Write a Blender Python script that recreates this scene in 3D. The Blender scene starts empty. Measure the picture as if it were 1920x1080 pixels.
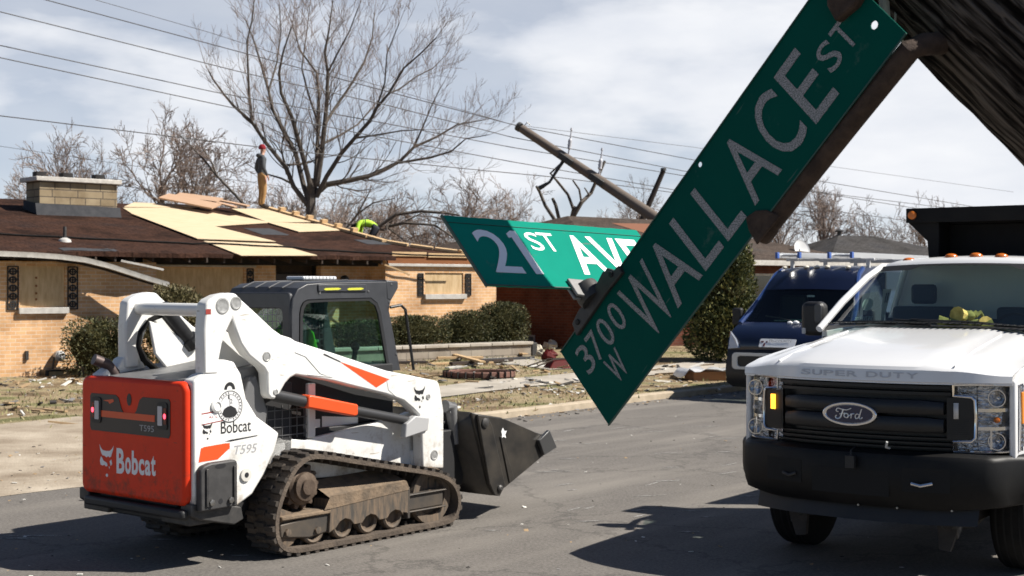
import bpy, bmesh, math, random
from mathutils import Vector, Matrix
R = math.radians
sc = bpy.context.scene
COL = sc.collection
# ---------------------------------------------------------------- camera, sky, sun
F, HY, CH = 2667.0, 533.0, 1.9          # focal length in photo pixels, horizon row, eye height
cam_d = bpy.data.cameras.new('camera')
cam = bpy.data.objects.new('camera', cam_d); COL.objects.link(cam)
cam.location = (0, 0, CH); cam.rotation_euler = (R(90), 0, 0)
cam_d.sensor_width = 36; cam_d.lens = F/1920*36
cam_d.shift_y = (HY-540)/1920
cam_d.clip_start = .05; cam_d.clip_end = 3000
cam_d.dof.use_dof = True; cam_d.dof.focus_distance = 5.0; cam_d.dof.aperture_fstop = 11
sc.camera = cam
SUN_EL, SUN_AZ = R(47), R(94)           # azimuth clockwise from +Y
sun_d = bpy.data.lights.new('sun', 'SUN'); sun_d.energy = 5.0; sun_d.angle = R(.5); sun_d.color = (1, .95, .87)
sun = bpy.data.objects.new('sun', sun_d); COL.objects.link(sun)
Ld = Vector((math.sin(SUN_AZ)*math.cos(SUN_EL), math.cos(SUN_AZ)*math.cos(SUN_EL), math.sin(SUN_EL)))
sun.rotation_euler = Ld.to_track_quat('Z', 'Y').to_euler()
sun.location = (20, 0, 30)
W = bpy.data.worlds.new('World'); sc.world = W; W.use_nodes = True
nt = W.node_tree; N = nt.nodes; LK = nt.links; N.clear()
out = N.new('ShaderNodeOutputWorld'); bg = N.new('ShaderNodeBackground'); LK.new(bg.outputs[0], out.inputs[0])
sky = N.new('ShaderNodeTexSky'); sky.sky_type = 'NISHITA'; sky.sun_disc = False
sky.sun_elevation = SUN_EL; sky.sun_rotation = SUN_AZ; sky.air_density = .6; sky.dust_density = .3; sky.ozone_density = 1.2
bg.inputs['Strength'].default_value = .06
tc = N.new('ShaderNodeTexCoord'); sep = N.new('ShaderNodeSeparateXYZ'); LK.new(tc.outputs['Generated'], sep.inputs[0])
mp = N.new('ShaderNodeMapping'); mp.inputs['Scale'].default_value = (5.2, 5.2, 15.0); mp.inputs['Location'].default_value = (.35, .3, .9)
LK.new(tc.outputs['Generated'], mp.inputs[0])
n1 = N.new('ShaderNodeTexNoise'); n1.inputs['Scale'].default_value = 1.0; n1.inputs['Detail'].default_value = 6; n1.inputs['Roughness'].default_value = .52
LK.new(mp.outputs[0], n1.inputs['Vector'])
n2 = N.new('ShaderNodeTexNoise'); n2.inputs['Scale'].default_value = 2.1; n2.inputs['Detail'].default_value = 5
LK.new(mp.outputs[0], n2.inputs['Vector'])
def wmath(op, a, b=None, c=None):
    m = N.new('ShaderNodeMath'); m.operation = op
    for i, x in enumerate((a, b, c)):
        if x is None: continue
        if isinstance(x, (int, float)): m.inputs[i].default_value = x
        else: LK.new(x, m.inputs[i])
    return m.outputs[0]
# more open blue on the left of the view and higher up, solid cloud low and to the right
cov = wmath('ADD', n1.outputs[0], wmath('MULTIPLY', sep.outputs['X'], .42))
high = N.new('ShaderNodeMapRange'); LK.new(sep.outputs['Z'], high.inputs[0])
high.inputs[1].default_value = .2; high.inputs[2].default_value = .42; high.inputs[3].default_value = 0; high.inputs[4].default_value = .8
cov = wmath('SUBTRACT', cov, high.outputs[0])
back = N.new('ShaderNodeMapRange'); LK.new(sep.outputs['Y'], back.inputs[0])      # the sky behind the viewer is clear
back.inputs[1].default_value = -.1; back.inputs[2].default_value = .6; back.inputs[3].default_value = .8; back.inputs[4].default_value = 0
cov = wmath('SUBTRACT', cov, back.outputs[0])
ms = N.new('ShaderNodeMapRange'); ms.interpolation_type = 'SMOOTHSTEP'; LK.new(cov, ms.inputs[0])
ms.inputs[1].default_value = .20; ms.inputs[2].default_value = .62; ms.inputs[3].default_value = .0
ms.inputs[4].default_value = 1.0
cr = N.new('ShaderNodeValToRGB'); LK.new(n2.outputs[0], cr.inputs[0])
cr.color_ramp.elements[0].position = .3; cr.color_ramp.elements[0].color = (8.6, 8.95, 9.7, 1)
cr.color_ramp.elements[1].position = .68; cr.color_ramp.elements[1].color = (10.3, 10.45, 10.8, 1)
thin = wmath('MULTIPLY', wmath('SUBTRACT', 1.0, wmath('MAXIMUM', wmath('MULTIPLY', high.outputs[0], 1.25), wmath('MULTIPLY', back.outputs[0], 1.25))), .52)   # thin veil ahead
cover = wmath('MAXIMUM', ms.outputs[0], thin)
mx = N.new('ShaderNodeMix'); mx.data_type = 'RGBA'
LK.new(cover, mx.inputs[0]); LK.new(sky.outputs[0], mx.inputs[6]); LK.new(cr.outputs[0], mx.inputs[7])
LK.new(mx.outputs[2], bg.inputs[0])
vs = sc.view_settings; vs.view_transform = 'Standard'; vs.look = 'None'; vs.gamma = 1; vs.use_curve_mapping = False
vs.exposure = .62
# ---------------------------------------------------------------- helpers
def P(px, py, d): return Vector(((px-960)/F*d, d, CH-(py-HY)/F*d))
def G(px, py, z=0.0):
    d = (CH-z)*F/(py-HY); return Vector(((px-960)/F*d, d, z))
MATS = {}
def mat(name, col, rough=.6, metal=0., col2=None, nscale=8., namt=.5, bump=0., bscale=None, spec=.5, coat=0., trans=0., emit=None, alpha=1., detail=5, stretch=None):
    if name in MATS: return MATS[name]
    m = bpy.data.materials.new(name); m.use_nodes = True; MATS[name] = m
    t = m.node_tree; b = t.nodes['Principled BSDF']
    b.inputs['Base Color'].default_value = (*col, 1); b.inputs['Roughness'].default_value = rough; b.inputs['Metallic'].default_value = metal
    b.inputs['Specular IOR Level'].default_value = spec; b.inputs['Coat Weight'].default_value = coat; b.inputs['Coat Roughness'].default_value = .08
    b.inputs['Transmission Weight'].default_value = trans; b.inputs['Alpha'].default_value = alpha
    if emit: b.inputs['Emission Color'].default_value = (*emit[:3], 1); b.inputs['Emission Strength'].default_value = emit[3]
    if col2 or bump:
        c = t.nodes.new('ShaderNodeTexCoord'); src = c.outputs['Object']
        if stretch:
            k = t.nodes.new('ShaderNodeMapping'); k.inputs['Scale'].default_value = stretch; t.links.new(src, k.inputs[0]); src = k.outputs[0]
        n = t.nodes.new('ShaderNodeTexNoise'); n.inputs['Scale'].default_value = nscale; n.inputs['Detail'].default_value = detail; n.inputs['Roughness'].default_value = .65
        t.links.new(src, n.inputs['Vector'])
        if col2:
            r = t.nodes.new('ShaderNodeValToRGB'); t.links.new(n.outputs[0], r.inputs[0])
            w = .30*(1-namt)+.02
            r.color_ramp.elements[0].position = .5-w; r.color_ramp.elements[1].position = .5+w
            r.color_ramp.elements[0].color = (*col, 1); r.color_ramp.elements[1].color = (*col2, 1)
            t.links.new(r.outputs[0], b.inputs['Base Color'])
        if bump:
            n3 = n
            if bscale:
                n3 = t.nodes.new('ShaderNodeTexNoise'); n3.inputs['Scale'].default_value = bscale; n3.inputs['Detail'].default_value = 4; t.links.new(src, n3.inputs['Vector'])
            bp = t.nodes.new('ShaderNodeBump'); bp.inputs['Strength'].default_value = bump; bp.inputs['Distance'].default_value = .02
            t.links.new(n3.outputs[0], bp.inputs['Height']); t.links.new(bp.outputs[0], b.inputs['Normal'])
    return m
def glass(name, tint, refl=.12, clear=.75, rough=.02):
    if name in MATS: return MATS[name]
    m = bpy.data.materials.new(name); m.use_nodes = True; MATS[name] = m
    t = m.node_tree; t.nodes.clear(); o = t.nodes.new('ShaderNodeOutputMaterial')
    tr = t.nodes.new('ShaderNodeBsdfTransparent'); tr.inputs[0].default_value = (*tint, 1)
    gl = t.nodes.new('ShaderNodeBsdfGlossy'); gl.inputs['Roughness'].default_value = rough
    fr = t.nodes.new('ShaderNodeLayerWeight'); fr.inputs[0].default_value = .5
    pw = t.nodes.new('ShaderNodeMath'); pw.operation = 'POWER'; t.links.new(fr.outputs['Facing'], pw.inputs[0]); pw.inputs[1].default_value = 4.0
    ad = t.nodes.new('ShaderNodeMath'); ad.operation = 'ADD'; ad.use_clamp = True; t.links.new(pw.outputs[0], ad.inputs[0]); ad.inputs[1].default_value = refl
    mi = t.nodes.new('ShaderNodeMixShader'); t.links.new(ad.outputs[0], mi.inputs[0]); t.links.new(tr.outputs[0], mi.inputs[1]); t.links.new(gl.outputs[0], mi.inputs[2])
    t.links.new(mi.outputs[0], o.inputs[0]); return m
class MB:
    def __init__(s): s.v = []; s.f = []; s.m = []
    def add(s, vs, fs, mi=0):
        k = len(s.v); s.v += [tuple(v) for v in vs]; s.f += [tuple(i+k for i in f) for f in fs]; s.m += [mi]*len(fs); return s
    def box(s, x0, x1, y0, y1, z0, z1, mi=0, M=None):
        vs = [Vector((x, y, z)) for z in (z0, z1) for y in (y0, y1) for x in (x0, x1)]
        if M: vs = [M @ v for v in vs]
        return s.add(vs, [(0, 2, 3, 1), (4, 5, 7, 6), (0, 1, 5, 4), (2, 6, 7, 3), (0, 4, 6, 2), (1, 3, 7, 5)], mi)
    def prism(s, poly, a, b, axis='y', mi=0):       # polygon in the two other axes, extruded a..b
        def mk(p, t):
            return (p[0], t, p[1]) if axis == 'y' else (t, p[0], p[1]) if axis == 'x' else (p[0], p[1], t)
        n = len(poly); ar = sum(poly[i][0]*poly[(i+1) % n][1]-poly[(i+1) % n][0]*poly[i][1] for i in range(n))
        if (ar < 0) != (axis == 'y'): poly = poly[::-1]
        if a > b: a, b = b, a
        vs = [mk(p, a) for p in poly]+[mk(p, b) for p in poly]
        fs = [tuple(range(n-1, -1, -1)), tuple(range(n, 2*n))]+[(i, (i+1) % n, n+(i+1) % n, n+i) for i in range(n)]
        return s.add(vs, fs, mi)
    def ring(s, outer, inner, a, b, axis='y', mi=0):  # same-length loops: a frame with a hole
        def mk(p, t):
            return (p[0], t, p[1]) if axis == 'y' else (t, p[0], p[1]) if axis == 'x' else (p[0], p[1], t)
        n = len(outer); vs = [mk(p, t) for t in (a, b) for L in (outer, inner) for p in L]; fs = []
        for i in range(n):
            j = (i+1) % n
            fs += [(i, j, n+j, n+i), (2*n+i, 3*n+i, 3*n+j, 2*n+j), (i, 2*n+i, 2*n+j, j), (n+i, n+j, 3*n+j, 3*n+i)]
        return s.add(vs, fs, mi)
    def tube(s, pts, r, n=8, mi=0, cap=True):
        pts = [Vector(p) for p in pts]; k = len(pts)
        rs = r if isinstance(r, (list, tuple)) else [r]*k
        vs = []; fs = []; up = None
        for i, p in enumerate(pts):
            d = (pts[min(i+1, k-1)]-pts[max(i-1, 0)])
            d = d.normalized() if d.length > 1e-9 else Vector((0, 0, 1))
            if up is None: up = d.orthogonal().normalized()
            up = (up-d*up.dot(d)); up = up.normalized() if up.length > 1e-6 else d.orthogonal().normalized()
            w = d.cross(up)
            for j in range(n):
                a = 2*math.pi*j/n; vs.append(p+(up*math.cos(a)+w*math.sin(a))*rs[i])
        for i in range(k-1):
            for j in range(n): fs.append((i*n+j, i*n+(j+1) % n, (i+1)*n+(j+1) % n, (i+1)*n+j))
        if cap and n > 2: fs += [tuple(range(n-1, -1, -1)), tuple(range((k-1)*n, k*n))]
        return s.add(vs, fs, mi)
    def cyl(s, p0, p1, r, n=16, mi=0, r1=None): return s.tube([p0, p1], [r, r if r1 is None else r1], n, mi)
    def sphere(s, c, r, nu=14, nv=9, mi=0, M=None):
        r = r if isinstance(r, (tuple, list)) else (r, r, r); vs = []; fs = []
        for i in range(nv+1):
            t = math.pi*i/nv
            for j in range(nu):
                a = 2*math.pi*j/nu; q = Vector((r[0]*math.sin(t)*math.cos(a), r[1]*math.sin(t)*math.sin(a), r[2]*math.cos(t)))
                if M: q = M @ q
                vs.append(Vector(c)+q)
        for i in range(nv):
            for j in range(nu): fs.append((i*nu+j, (i+1)*nu+j, (i+1)*nu+(j+1) % nu, i*nu+(j+1) % nu))
        return s.add(vs, fs, mi)
    def lathe(s, prof, c, axis, n=24, mi=0):          # prof: (radius, height along axis)
        ax = Vector(axis).normalized(); u = ax.orthogonal().normalized(); w = ax.cross(u); vs = []; fs = []; k = len(prof)
        for r_, h in prof:
            for j in range(n):
                a = 2*math.pi*j/n; vs.append(Vector(c)+ax*h+(u*math.cos(a)+w*math.sin(a))*r_)
        for i in range(k-1):
            for j in range(n): fs.append((i*n+j, i*n+(j+1) % n, (i+1)*n+(j+1) % n, (i+1)*n+j))
        fs += [tuple(range(n-1, -1, -1)), tuple(range((k-1)*n, k*n))]
        return s.add(vs, fs, mi)
    def loft(s, rows, mi=0, close=False):             # rows of equal length
        n = len(rows[0]); vs = [p for r_ in rows for p in r_]; fs = []
        for i in range(len(rows)-1):
            for j in range(n if close else n-1):
                fs.append((i*n+j, i*n+(j+1) % n, (i+1)*n+(j+1) % n, (i+1)*n+j))
        return s.add(vs, fs, mi)
    def text(s, body, o, ux, uy, w, h, depth=.003, mi=0, offset=0., shear=0., nudge=.001):
        o, ux, uy = Vector(o), Vector(ux).normalized(), Vector(uy).normalized(); uz = ux.cross(uy).normalized()
        c = bpy.data.curves.new('lettering_curve', 'FONT'); c.body = body; c.size = 1; c.offset = offset; c.shear = shear; c.resolution_u = 4
        ob = bpy.data.objects.new('lettering_temp', c); COL.objects.link(ob)
        dg = bpy.context.evaluated_depsgraph_get(); me = ob.evaluated_get(dg).to_mesh()
        vs = [Vector(v.co) for v in me.vertices]; fs = [tuple(p.vertices) for p in me.polygons]
        ob.evaluated_get(dg).to_mesh_clear(); bpy.data.objects.remove(ob); bpy.data.curves.remove(c)
        x0 = min(v.x for v in vs); x1 = max(v.x for v in vs); y0 = min(v.y for v in vs); y1 = max(v.y for v in vs)
        kx = w/(x1-x0) if w else h/(y1-y0); ky = h/(y1-y0) if h else kx
        q = [o+ux*((v.x-x0)*kx)+uy*((v.y-y0)*ky) for v in vs]
        n = len(q); ed = {}
        for f in fs:
            for i in range(len(f)):
                a, b = f[i], f[(i+1) % len(f)]; ed[(a, b)] = 1
        side = [(a, b, n+b, n+a) for (a, b) in ed if (b, a) not in ed]
        # front faces at nudge+depth, sides back to nudge
        return s.add([p+uz*nudge for p in q]+[p+uz*(nudge+depth) for p in q], [tuple(i+n for i in f) for f in fs]+side, mi)
    def plate(s, poly, o, ux, uy, depth=.003, mi=0, nudge=.001):   # flat polygon laid on a surface
        o, ux, uy = Vector(o), Vector(ux), Vector(uy); uz = ux.cross(uy).normalized(); n = len(poly)
        ar = sum(poly[i][0]*poly[(i+1) % n][1]-poly[(i+1) % n][0]*poly[i][1] for i in range(n))
        if ar < 0: poly = poly[::-1]
        q = [o+ux*a+uy*b for a, b in poly]
        return s.add([p+uz*nudge for p in q]+[p+uz*(nudge+depth) for p in q], [tuple(range(n, 2*n))]+[(i, (i+1) % n, n+(i+1) % n, n+i) for i in range(n)], mi)
    def build(s, name, mats, parent=None, smooth=True, bevel=0., seg=2, ang=32, kind=None, label=None):
        me = bpy.data.meshes.new(name); me.from_pydata(s.v, [], s.f)
        for m in (mats if isinstance(mats, (list, tuple)) else [mats]): me.materials.append(m)
        me.polygons.foreach_set('material_index', s.m); me.validate(); me.update()
        if smooth:
            me.polygons.foreach_set('use_smooth', [True]*len(me.polygons)); me.set_sharp_from_angle(angle=R(ang))
        o = bpy.data.objects.new(name, me); COL.objects.link(o)
        if parent: o.parent = parent
        if bevel:
            b = o.modifiers.new('bevel', 'BEVEL'); b.width = bevel; b.segments = seg; b.limit_method = 'ANGLE'; b.angle_limit = R(35); b.harden_normals = False
        if kind: o['kind'] = kind
        if label: o['label'] = label
        return o
def thing(name, label, cat, loc=(0, 0, 0), rotz=0., group=None, M=None):
    o = bpy.data.objects.new(name, None); COL.objects.link(o); o.empty_display_size = .2
    if M: o.matrix_world = M
    else: o.location = loc; o.rotation_euler = (0, 0, rotz)
    o['label'] = label; o['category'] = cat
    if group: o['group'] = group
    return o
def tag(o, label, cat, group=None):
    o['label'] = label; o['category'] = cat
    if group: o['group'] = group
    return o
def rrect(x0, x1, z0, z1, r, n=4):
    pts = []
    for cx, cz, a0 in ((x1-r, z1-r, 0), (x0+r, z1-r, 90), (x0+r, z0+r, 180), (x1-r, z0+r, 270)):
        for i in range(n+1):
            a = R(a0+90*i/n); pts.append((cx+r*math.cos(a), cz+r*math.sin(a)))
    return pts
def disc(cx, cz, r, n=20, r2=None): return [(cx+r*math.cos(2*math.pi*i/n), cz+(r2 or r)*math.sin(2*math.pi*i/n)) for i in range(n)]
def smooth_loop(pts, it=2):
    for _ in range(it):
        q = []
        for i in range(len(pts)):
            a, b = pts[i], pts[(i+1) % len(pts)]
            q += [(a[0]*.75+b[0]*.25, a[1]*.75+b[1]*.25), (a[0]*.25+b[0]*.75, a[1]*.25+b[1]*.75)]
        pts = q
    return pts
def sst(a, b, x):
    t = max(0, min(1, (x-a)/(b-a))); return t*t*(3-2*t)
def grime(m, col, zr, sc_=6.0):       # dusty splashes low down plus small scratches: real dirt on the paint
    t = m.node_tree; b = t.nodes['Principled BSDF']; src = b.inputs['Base Color'].links[0].from_socket
    c = t.nodes.new('ShaderNodeTexCoord'); n = t.nodes.new('ShaderNodeTexNoise'); n.inputs['Scale'].default_value = sc_; n.inputs['Detail'].default_value = 9; n.inputs['Roughness'].default_value = .72; t.links.new(c.outputs['Object'], n.inputs['Vector'])
    s = t.nodes.new('ShaderNodeSeparateXYZ'); t.links.new(c.outputs['Object'], s.inputs[0]); mr = t.nodes.new('ShaderNodeMapRange'); t.links.new(s.outputs[2], mr.inputs[0])
    mr.inputs[1].default_value = zr[0]; mr.inputs[2].default_value = zr[1]; mr.inputs[3].default_value = .20; mr.inputs[4].default_value = 0
    a = t.nodes.new('ShaderNodeMath'); a.operation = 'ADD'; t.links.new(n.outputs[0], a.inputs[0]); t.links.new(mr.outputs[0], a.inputs[1])
    r = t.nodes.new('ShaderNodeValToRGB'); t.links.new(a.outputs[0], r.inputs[0]); r.color_ramp.elements[0].position = .60; r.color_ramp.elements[1].position = .80; r.color_ramp.elements[1].color = (.8, .8, .8, 1)
    k = t.nodes.new('ShaderNodeMapping'); k.inputs['Scale'].default_value = (3, 3, 26); k.inputs['Rotation'].default_value = (.3, .5, 0); k.inputs['Location'].default_value = (sc_*1.7, 0, sc_); t.links.new(c.outputs['Object'], k.inputs[0])
    n2 = t.nodes.new('ShaderNodeTexNoise'); n2.inputs['Scale'].default_value = 2.2; n2.inputs['Detail'].default_value = 3; t.links.new(k.outputs[0], n2.inputs['Vector'])
    r2 = t.nodes.new('ShaderNodeValToRGB'); t.links.new(n2.outputs[0], r2.inputs[0]); r2.color_ramp.elements[0].position = .70; r2.color_ramp.elements[1].position = .73; r2.color_ramp.elements[1].color = (.7, .7, .7, 1)
    mxx = t.nodes.new('ShaderNodeMath'); mxx.operation = 'MAXIMUM'; t.links.new(r.outputs[0], mxx.inputs[0]); t.links.new(r2.outputs[0], mxx.inputs[1])
    x = t.nodes.new('ShaderNodeMix'); x.data_type = 'RGBA'; t.links.new(mxx.outputs[0], x.inputs[0]); t.links.new(src, x.inputs[6]); x.inputs[7].default_value = (*col, 1); t.links.new(x.outputs[2], b.inputs['Base Color'])
# shared materials
white_paint = mat('white_paint', (.80, .80, .79), .35, col2=(.70, .69, .66), nscale=3, namt=.3, coat=.3)
black_paint = mat('black_paint', (.012, .012, .013), .42, col2=(.02, .02, .021), nscale=20)
black_plastic = mat('black_plastic', (.014, .014, .015), .55, bump=.05, bscale=300)
rubber = mat('rubber', (.008, .008, .008), .9, spec=.2, col2=(.016, .015, .014), nscale=9)
steel = mat('steel', (.45, .44, .42), .4, 1., col2=(.3, .29, .27), nscale=15)
chrome = mat('chrome', (.75, .75, .76), .12, 1.)
dark_steel = mat('dark_steel', (.05, .05, .05), .55, .5, col2=(.09, .085, .08), nscale=12, bump=.1)
rust = mat('rust', (.035, .022, .016), .85, .2, col2=(.085, .055, .038), nscale=30, bump=.3)
pale_wood = mat('pale_wood', (.60, .42, .23), .8, col2=(.50, .33, .17), nscale=3, stretch=(1, 14, 14), bump=.1)
ply_wood = mat('plywood', (.66, .535, .37), .9, spec=.1, col2=(.52, .40, .25), nscale=2.2, namt=.2, stretch=(1, 7, 7), bump=.05)
dark_wood = mat('dark_wood', (.06, .04, .028), .9, col2=(.03, .022, .018), nscale=6)
bark = mat('bark', (.075, .062, .052), .95, col2=(.13, .11, .092), nscale=14, bump=.4)
twig = mat('twig_bark', (.18, .135, .11), .95, col2=(.28, .215, .18), nscale=3)
red_lens = mat('red_lens', (.45, .01, .012), .2, emit=(1, .05, .06, .8))
orange_lens = mat('orange_lens', (.55, .14, .02), .25)
# ---------------------------------------------------------------- terrain, road, kerb
KERB = [(-60, -52), (-20, -5.0), (-9, 7.8), (-6.3, 11.3), (-4.77, 13.27), (-4.11, 13.95), (-2.6, 16.6), (-.94, 19.19), (-.15, 20.11), (.97, 21.56), (2.47, 23.57), (3.73, 24.95), (7, 29), (14, 37.6), (60, 94), (200, 265)]
KERB = [Vector(p) for p in KERB]
HO = Vector((-10.03, 27.86)); HA = R(41.6); HU = Vector((math.cos(HA), math.sin(HA))); HN = Vector((-math.sin(HA), math.cos(HA)))
def kn(i):
    d = (KERB[min(i+1, len(KERB)-1)]-KERB[max(i-1, 0)]).normalized(); return Vector((-d.y, d.x))
def dense(step=.6):
    q = []
    for i in range(len(KERB)-1):
        a, b = KERB[i], KERB[i+1]; L = (b-a).length; k = max(1, min(40, int(L/step)))
        for j in range(k):
            t = j/k; q.append((a.lerp(b, t), kn(i).lerp(kn(i+1), t).normalized()))
    q.append((KERB[-1], kn(len(KERB)-1))); return q
KD = dense()
def apron(p):      # 1 on the lowered driveway mouth, 0 elsewhere
    return 1-sst(-3.0, -2.2, p.x) if p.x > -9 else sst(-13, -11, p.x)
def lawn_z(x, y, t=9):
    r = Vector((x, y))-HO; u, v = r.dot(HU), r.dot(HN)
    k = KD[0]
    z = .075*sst(.0, .25, t)
    z += .19*sst(-11, -3.6, v)*sst(2, 6.5, u)
    z += .012*math.sin(x*1.3)*math.cos(y*1.1)*sst(.3, 1.5, t)
    return z
gm = bpy.data.materials.new('dry_lawn_ground'); gm.use_nodes = True
t = gm.node_tree; b = t.nodes['Principled BSDF']; b.inputs['Roughness'].default_value = .95
c = t.nodes.new('ShaderNodeTexCoord')
def tex(t, c, s, d=6, rg=.6):
    n = t.nodes.new('ShaderNodeTexNoise'); n.inputs['Scale'].default_value = s; n.inputs['Detail'].default_value = d; n.inputs['Roughness'].default_value = rg; t.links.new(c.outputs['Object'], n.inputs['Vector']); return n
def ramp(t, src, stops):
    r = t.nodes.new('ShaderNodeValToRGB'); t.links.new(src, r.inputs[0]); e = r.color_ramp.elements
    while len(e) < len(stops): e.new(.5)
    for k, (p, cc) in enumerate(stops): e[k].position = p; e[k].color = (*cc, 1)
    return r
def mixc(t, f, a, b):
    m = t.nodes.new('ShaderNodeMix'); m.data_type = 'RGBA'
    if isinstance(f, float): m.inputs[0].default_value = f
    else: t.links.new(f, m.inputs[0])
    for i, x in ((6, a), (7, b)):
        if isinstance(x, tuple): m.inputs[i].default_value = (*x, 1)
        else: t.links.new(x, m.inputs[i])
    return m.outputs[2]
n1 = tex(t, c, .8, 5, .55); n2 = tex(t, c, 7); n3 = tex(t, c, 40)
r1 = ramp(t, n1.outputs[0], [(.36, (.09, .055, .03)), (.44, (.24, .165, .09)), (.51, (.42, .33, .20)), (.57, (.26, .23, .11)), (.62, (.12, .14, .04))])
r2 = ramp(t, n2.outputs[0], [(.35, (.15, .11, .07)), (.65, (.38, .31, .21))])
r3 = ramp(t, n3.outputs[0], [(.35, (.12, .09, .055)), (.7, (.42, .35, .24))])
col = mixc(t, .20, r1.outputs[0], r2.outputs[0]); col = mixc(t, .22, col, r3.outputs[0]); b.inputs['Specular IOR Level'].default_value = .1
t.links.new(col, b.inputs['Base Color'])
bp = t.nodes.new('ShaderNodeBump'); bp.inputs['Strength'].default_value = .8; bp.inputs['Distance'].default_value = .05; t.links.new(n3.outputs[0], bp.inputs['Height']); t.links.new(bp.outputs[0], b.inputs['Normal'])
offs = [.12, .25, .5, 1, 1.5, 2, 2.6, 3.2, 3.8, 4.5, 5.5, 6.5, 7.5, 8.5, 9.5, 10.5, 12, 14, 17, 21, 28, 40, 80, 160, 320]
rows = []
for p, n in KD:
    rows.append([(p.x+n.x*o, p.y+n.y*o, lawn_z(p.x+n.x*o, p.y+n.y*o, o)*(1 if apron(p) == 0 or o > 4.4 else 1-apron(p)*.93*(1-sst(0, 4.4, o)))) for o in offs])
MB().loft(rows).build('lawn_ground', gm, kind='structure')
MB().add([(-900, -900, -.02), (1200, -900, -.02), (1200, 1500, -.02), (-900, 1500, -.02)], [(0, 1, 2, 3)]).build('terrain', gm, kind='structure', smooth=False)
# asphalt
am = bpy.data.materials.new('worn_asphalt'); am.use_nodes = True; t = am.node_tree; b = t.nodes['Principled BSDF']; b.inputs['Roughness'].default_value = .9; b.inputs['Specular IOR Level'].default_value = .25
c = t.nodes.new('ShaderNodeTexCoord')
n1 = tex(t, c, .35, 7); n2 = tex(t, c, 3, 8, .7); n3 = tex(t, c, 38, 8, .85)
r1 = ramp(t, n1.outputs[0], [(.32, (.098, .088, .078)), (.5, (.152, .136, .118)), (.68, (.12, .108, .095))])
r2 = ramp(t, n2.outputs[0], [(.3, (.08, .075, .07)), (.7, (.18, .167, .152))])
r3 = ramp(t, n3.outputs[0], [(.40, (.035, .033, .031)), (.62, (.32, .295, .268))])
col = mixc(t, .45, r1.outputs[0], r2.outputs[0]); col = mixc(t, .4, col, r3.outputs[0])
# dusty tyre streaks along the street
mpn = t.nodes.new('ShaderNodeMapping'); mpn.vector_type = 'TEXTURE'; mpn.inputs['Rotation'].default_value = (0, 0, R(50)); mpn.inputs['Scale'].default_value = (7, .9, 1)
t.links.new(c.outputs['Object'], mpn.inputs[0]); n4 = t.nodes.new('ShaderNodeTexNoise'); n4.inputs['Scale'].default_value = 1.6; n4.inputs['Detail'].default_value = 7; t.links.new(mpn.outputs[0], n4.inputs['Vector'])
r4 = ramp(t, n4.outputs[0], [(.48, (0, 0, 0)), (.70, (.55, .55, .55))])
col = mixc(t, r4.outputs[0], col, (.26, .237, .207))
# hairline cracks
vo = t.nodes.new('ShaderNodeTexVoronoi'); vo.feature = 'DISTANCE_TO_EDGE'; vo.inputs['Scale'].default_value = .42
wp = t.nodes.new('ShaderNodeMixRGB') if False else None
ad = t.nodes.new('ShaderNodeVectorMath'); ad.operation = 'MULTIPLY_ADD'; t.links.new(n2.outputs['Color'], ad.inputs[0]); ad.inputs[1].default_value = (.9, .9, .9); t.links.new(c.outputs['Object'], ad.inputs[2]); t.links.new(ad.outputs[0], vo.inputs['Vector'])
r5 = ramp(t, vo.outputs['Distance'], [(.0, (1, 1, 1)), (.016, (0, 0, 0))])
mf = t.nodes.new('ShaderNodeMath'); mf.operation = 'MULTIPLY'; t.links.new(r5.outputs[0], mf.inputs[0]); mf.inputs[1].default_value = .5
col = mixc(t, mf.outputs[0], col, (.04, .038, .036))
t.links.new(col, b.inputs['Base Color'])
bp = t.nodes.new('ShaderNodeBump'); bp.inputs['Strength'].default_value = .5; bp.inputs['Distance'].default_value = .01; t.links.new(n3.outputs[0], bp.inputs['Height']); t.links.new(bp.outputs[0], b.inputs['Normal'])
rows = [[(p.x-n.x*o, p.y-n.y*o, 0) for o in (0, 1, 4, 12, 20)] for p, n in KD]
rows = [r_ for r_ in rows]
MB().loft([list(reversed(r_)) for r_ in rows]).build('road', am, kind='structure')
concrete = mat('old_concrete', (.46, .38, .28), .9, col2=(.34, .28, .20), nscale=5, bump=.3, bscale=60, detail=8)
conc_pale = mat('pale_concrete', (.46, .415, .35), .9, col2=(.32, .285, .235), nscale=2.2, bump=.25, bscale=70, detail=9)
m = MB(); prof = [(-.02, -.01), (-.015, .085), (.02, .105), (.14, .105), (.16, .06)]
kr = [(p, n) for p, n in KD if p.x > -2.3]
m.loft([[(p.x+n.x*a, p.y+n.y*a, z) for a, z in prof] for p, n in kr]); m.build('kerb', concrete, kind='structure')
kl = [(p, n) for p, n in KD if p.x <= -2.2 and p.x > -12]
m = MB(); m.loft([[(p.x+n.x*a, p.y+n.y*a, .004+.012*sst(-.5, 0, a)+.085*sst(0, 4.3, a)) for a in (-.5, -.25, 0, .5, 1, 2, 3, 4.3)] for p, n in kl]); m.build('driveway_apron', mat('dirty_concrete', (.48, .415, .33), .95, col2=(.20, .155, .11), nscale=1.1, namt=.35, bump=.5, bscale=40, detail=12, spec=.1), kind='structure')
ks = [(p, n) for p, n in KD if -2.5 < p.x < 60]
m = MB(); m.loft([[(p.x+n.x*a, p.y+n.y*a, lawn_z(p.x+n.x*a, p.y+n.y*a, a)+.018) for a in (2.5, 2.9, 3.3, 3.65)] for p, n in ks]); m.build('sidewalk', conc_pale, kind='structure')
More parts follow.
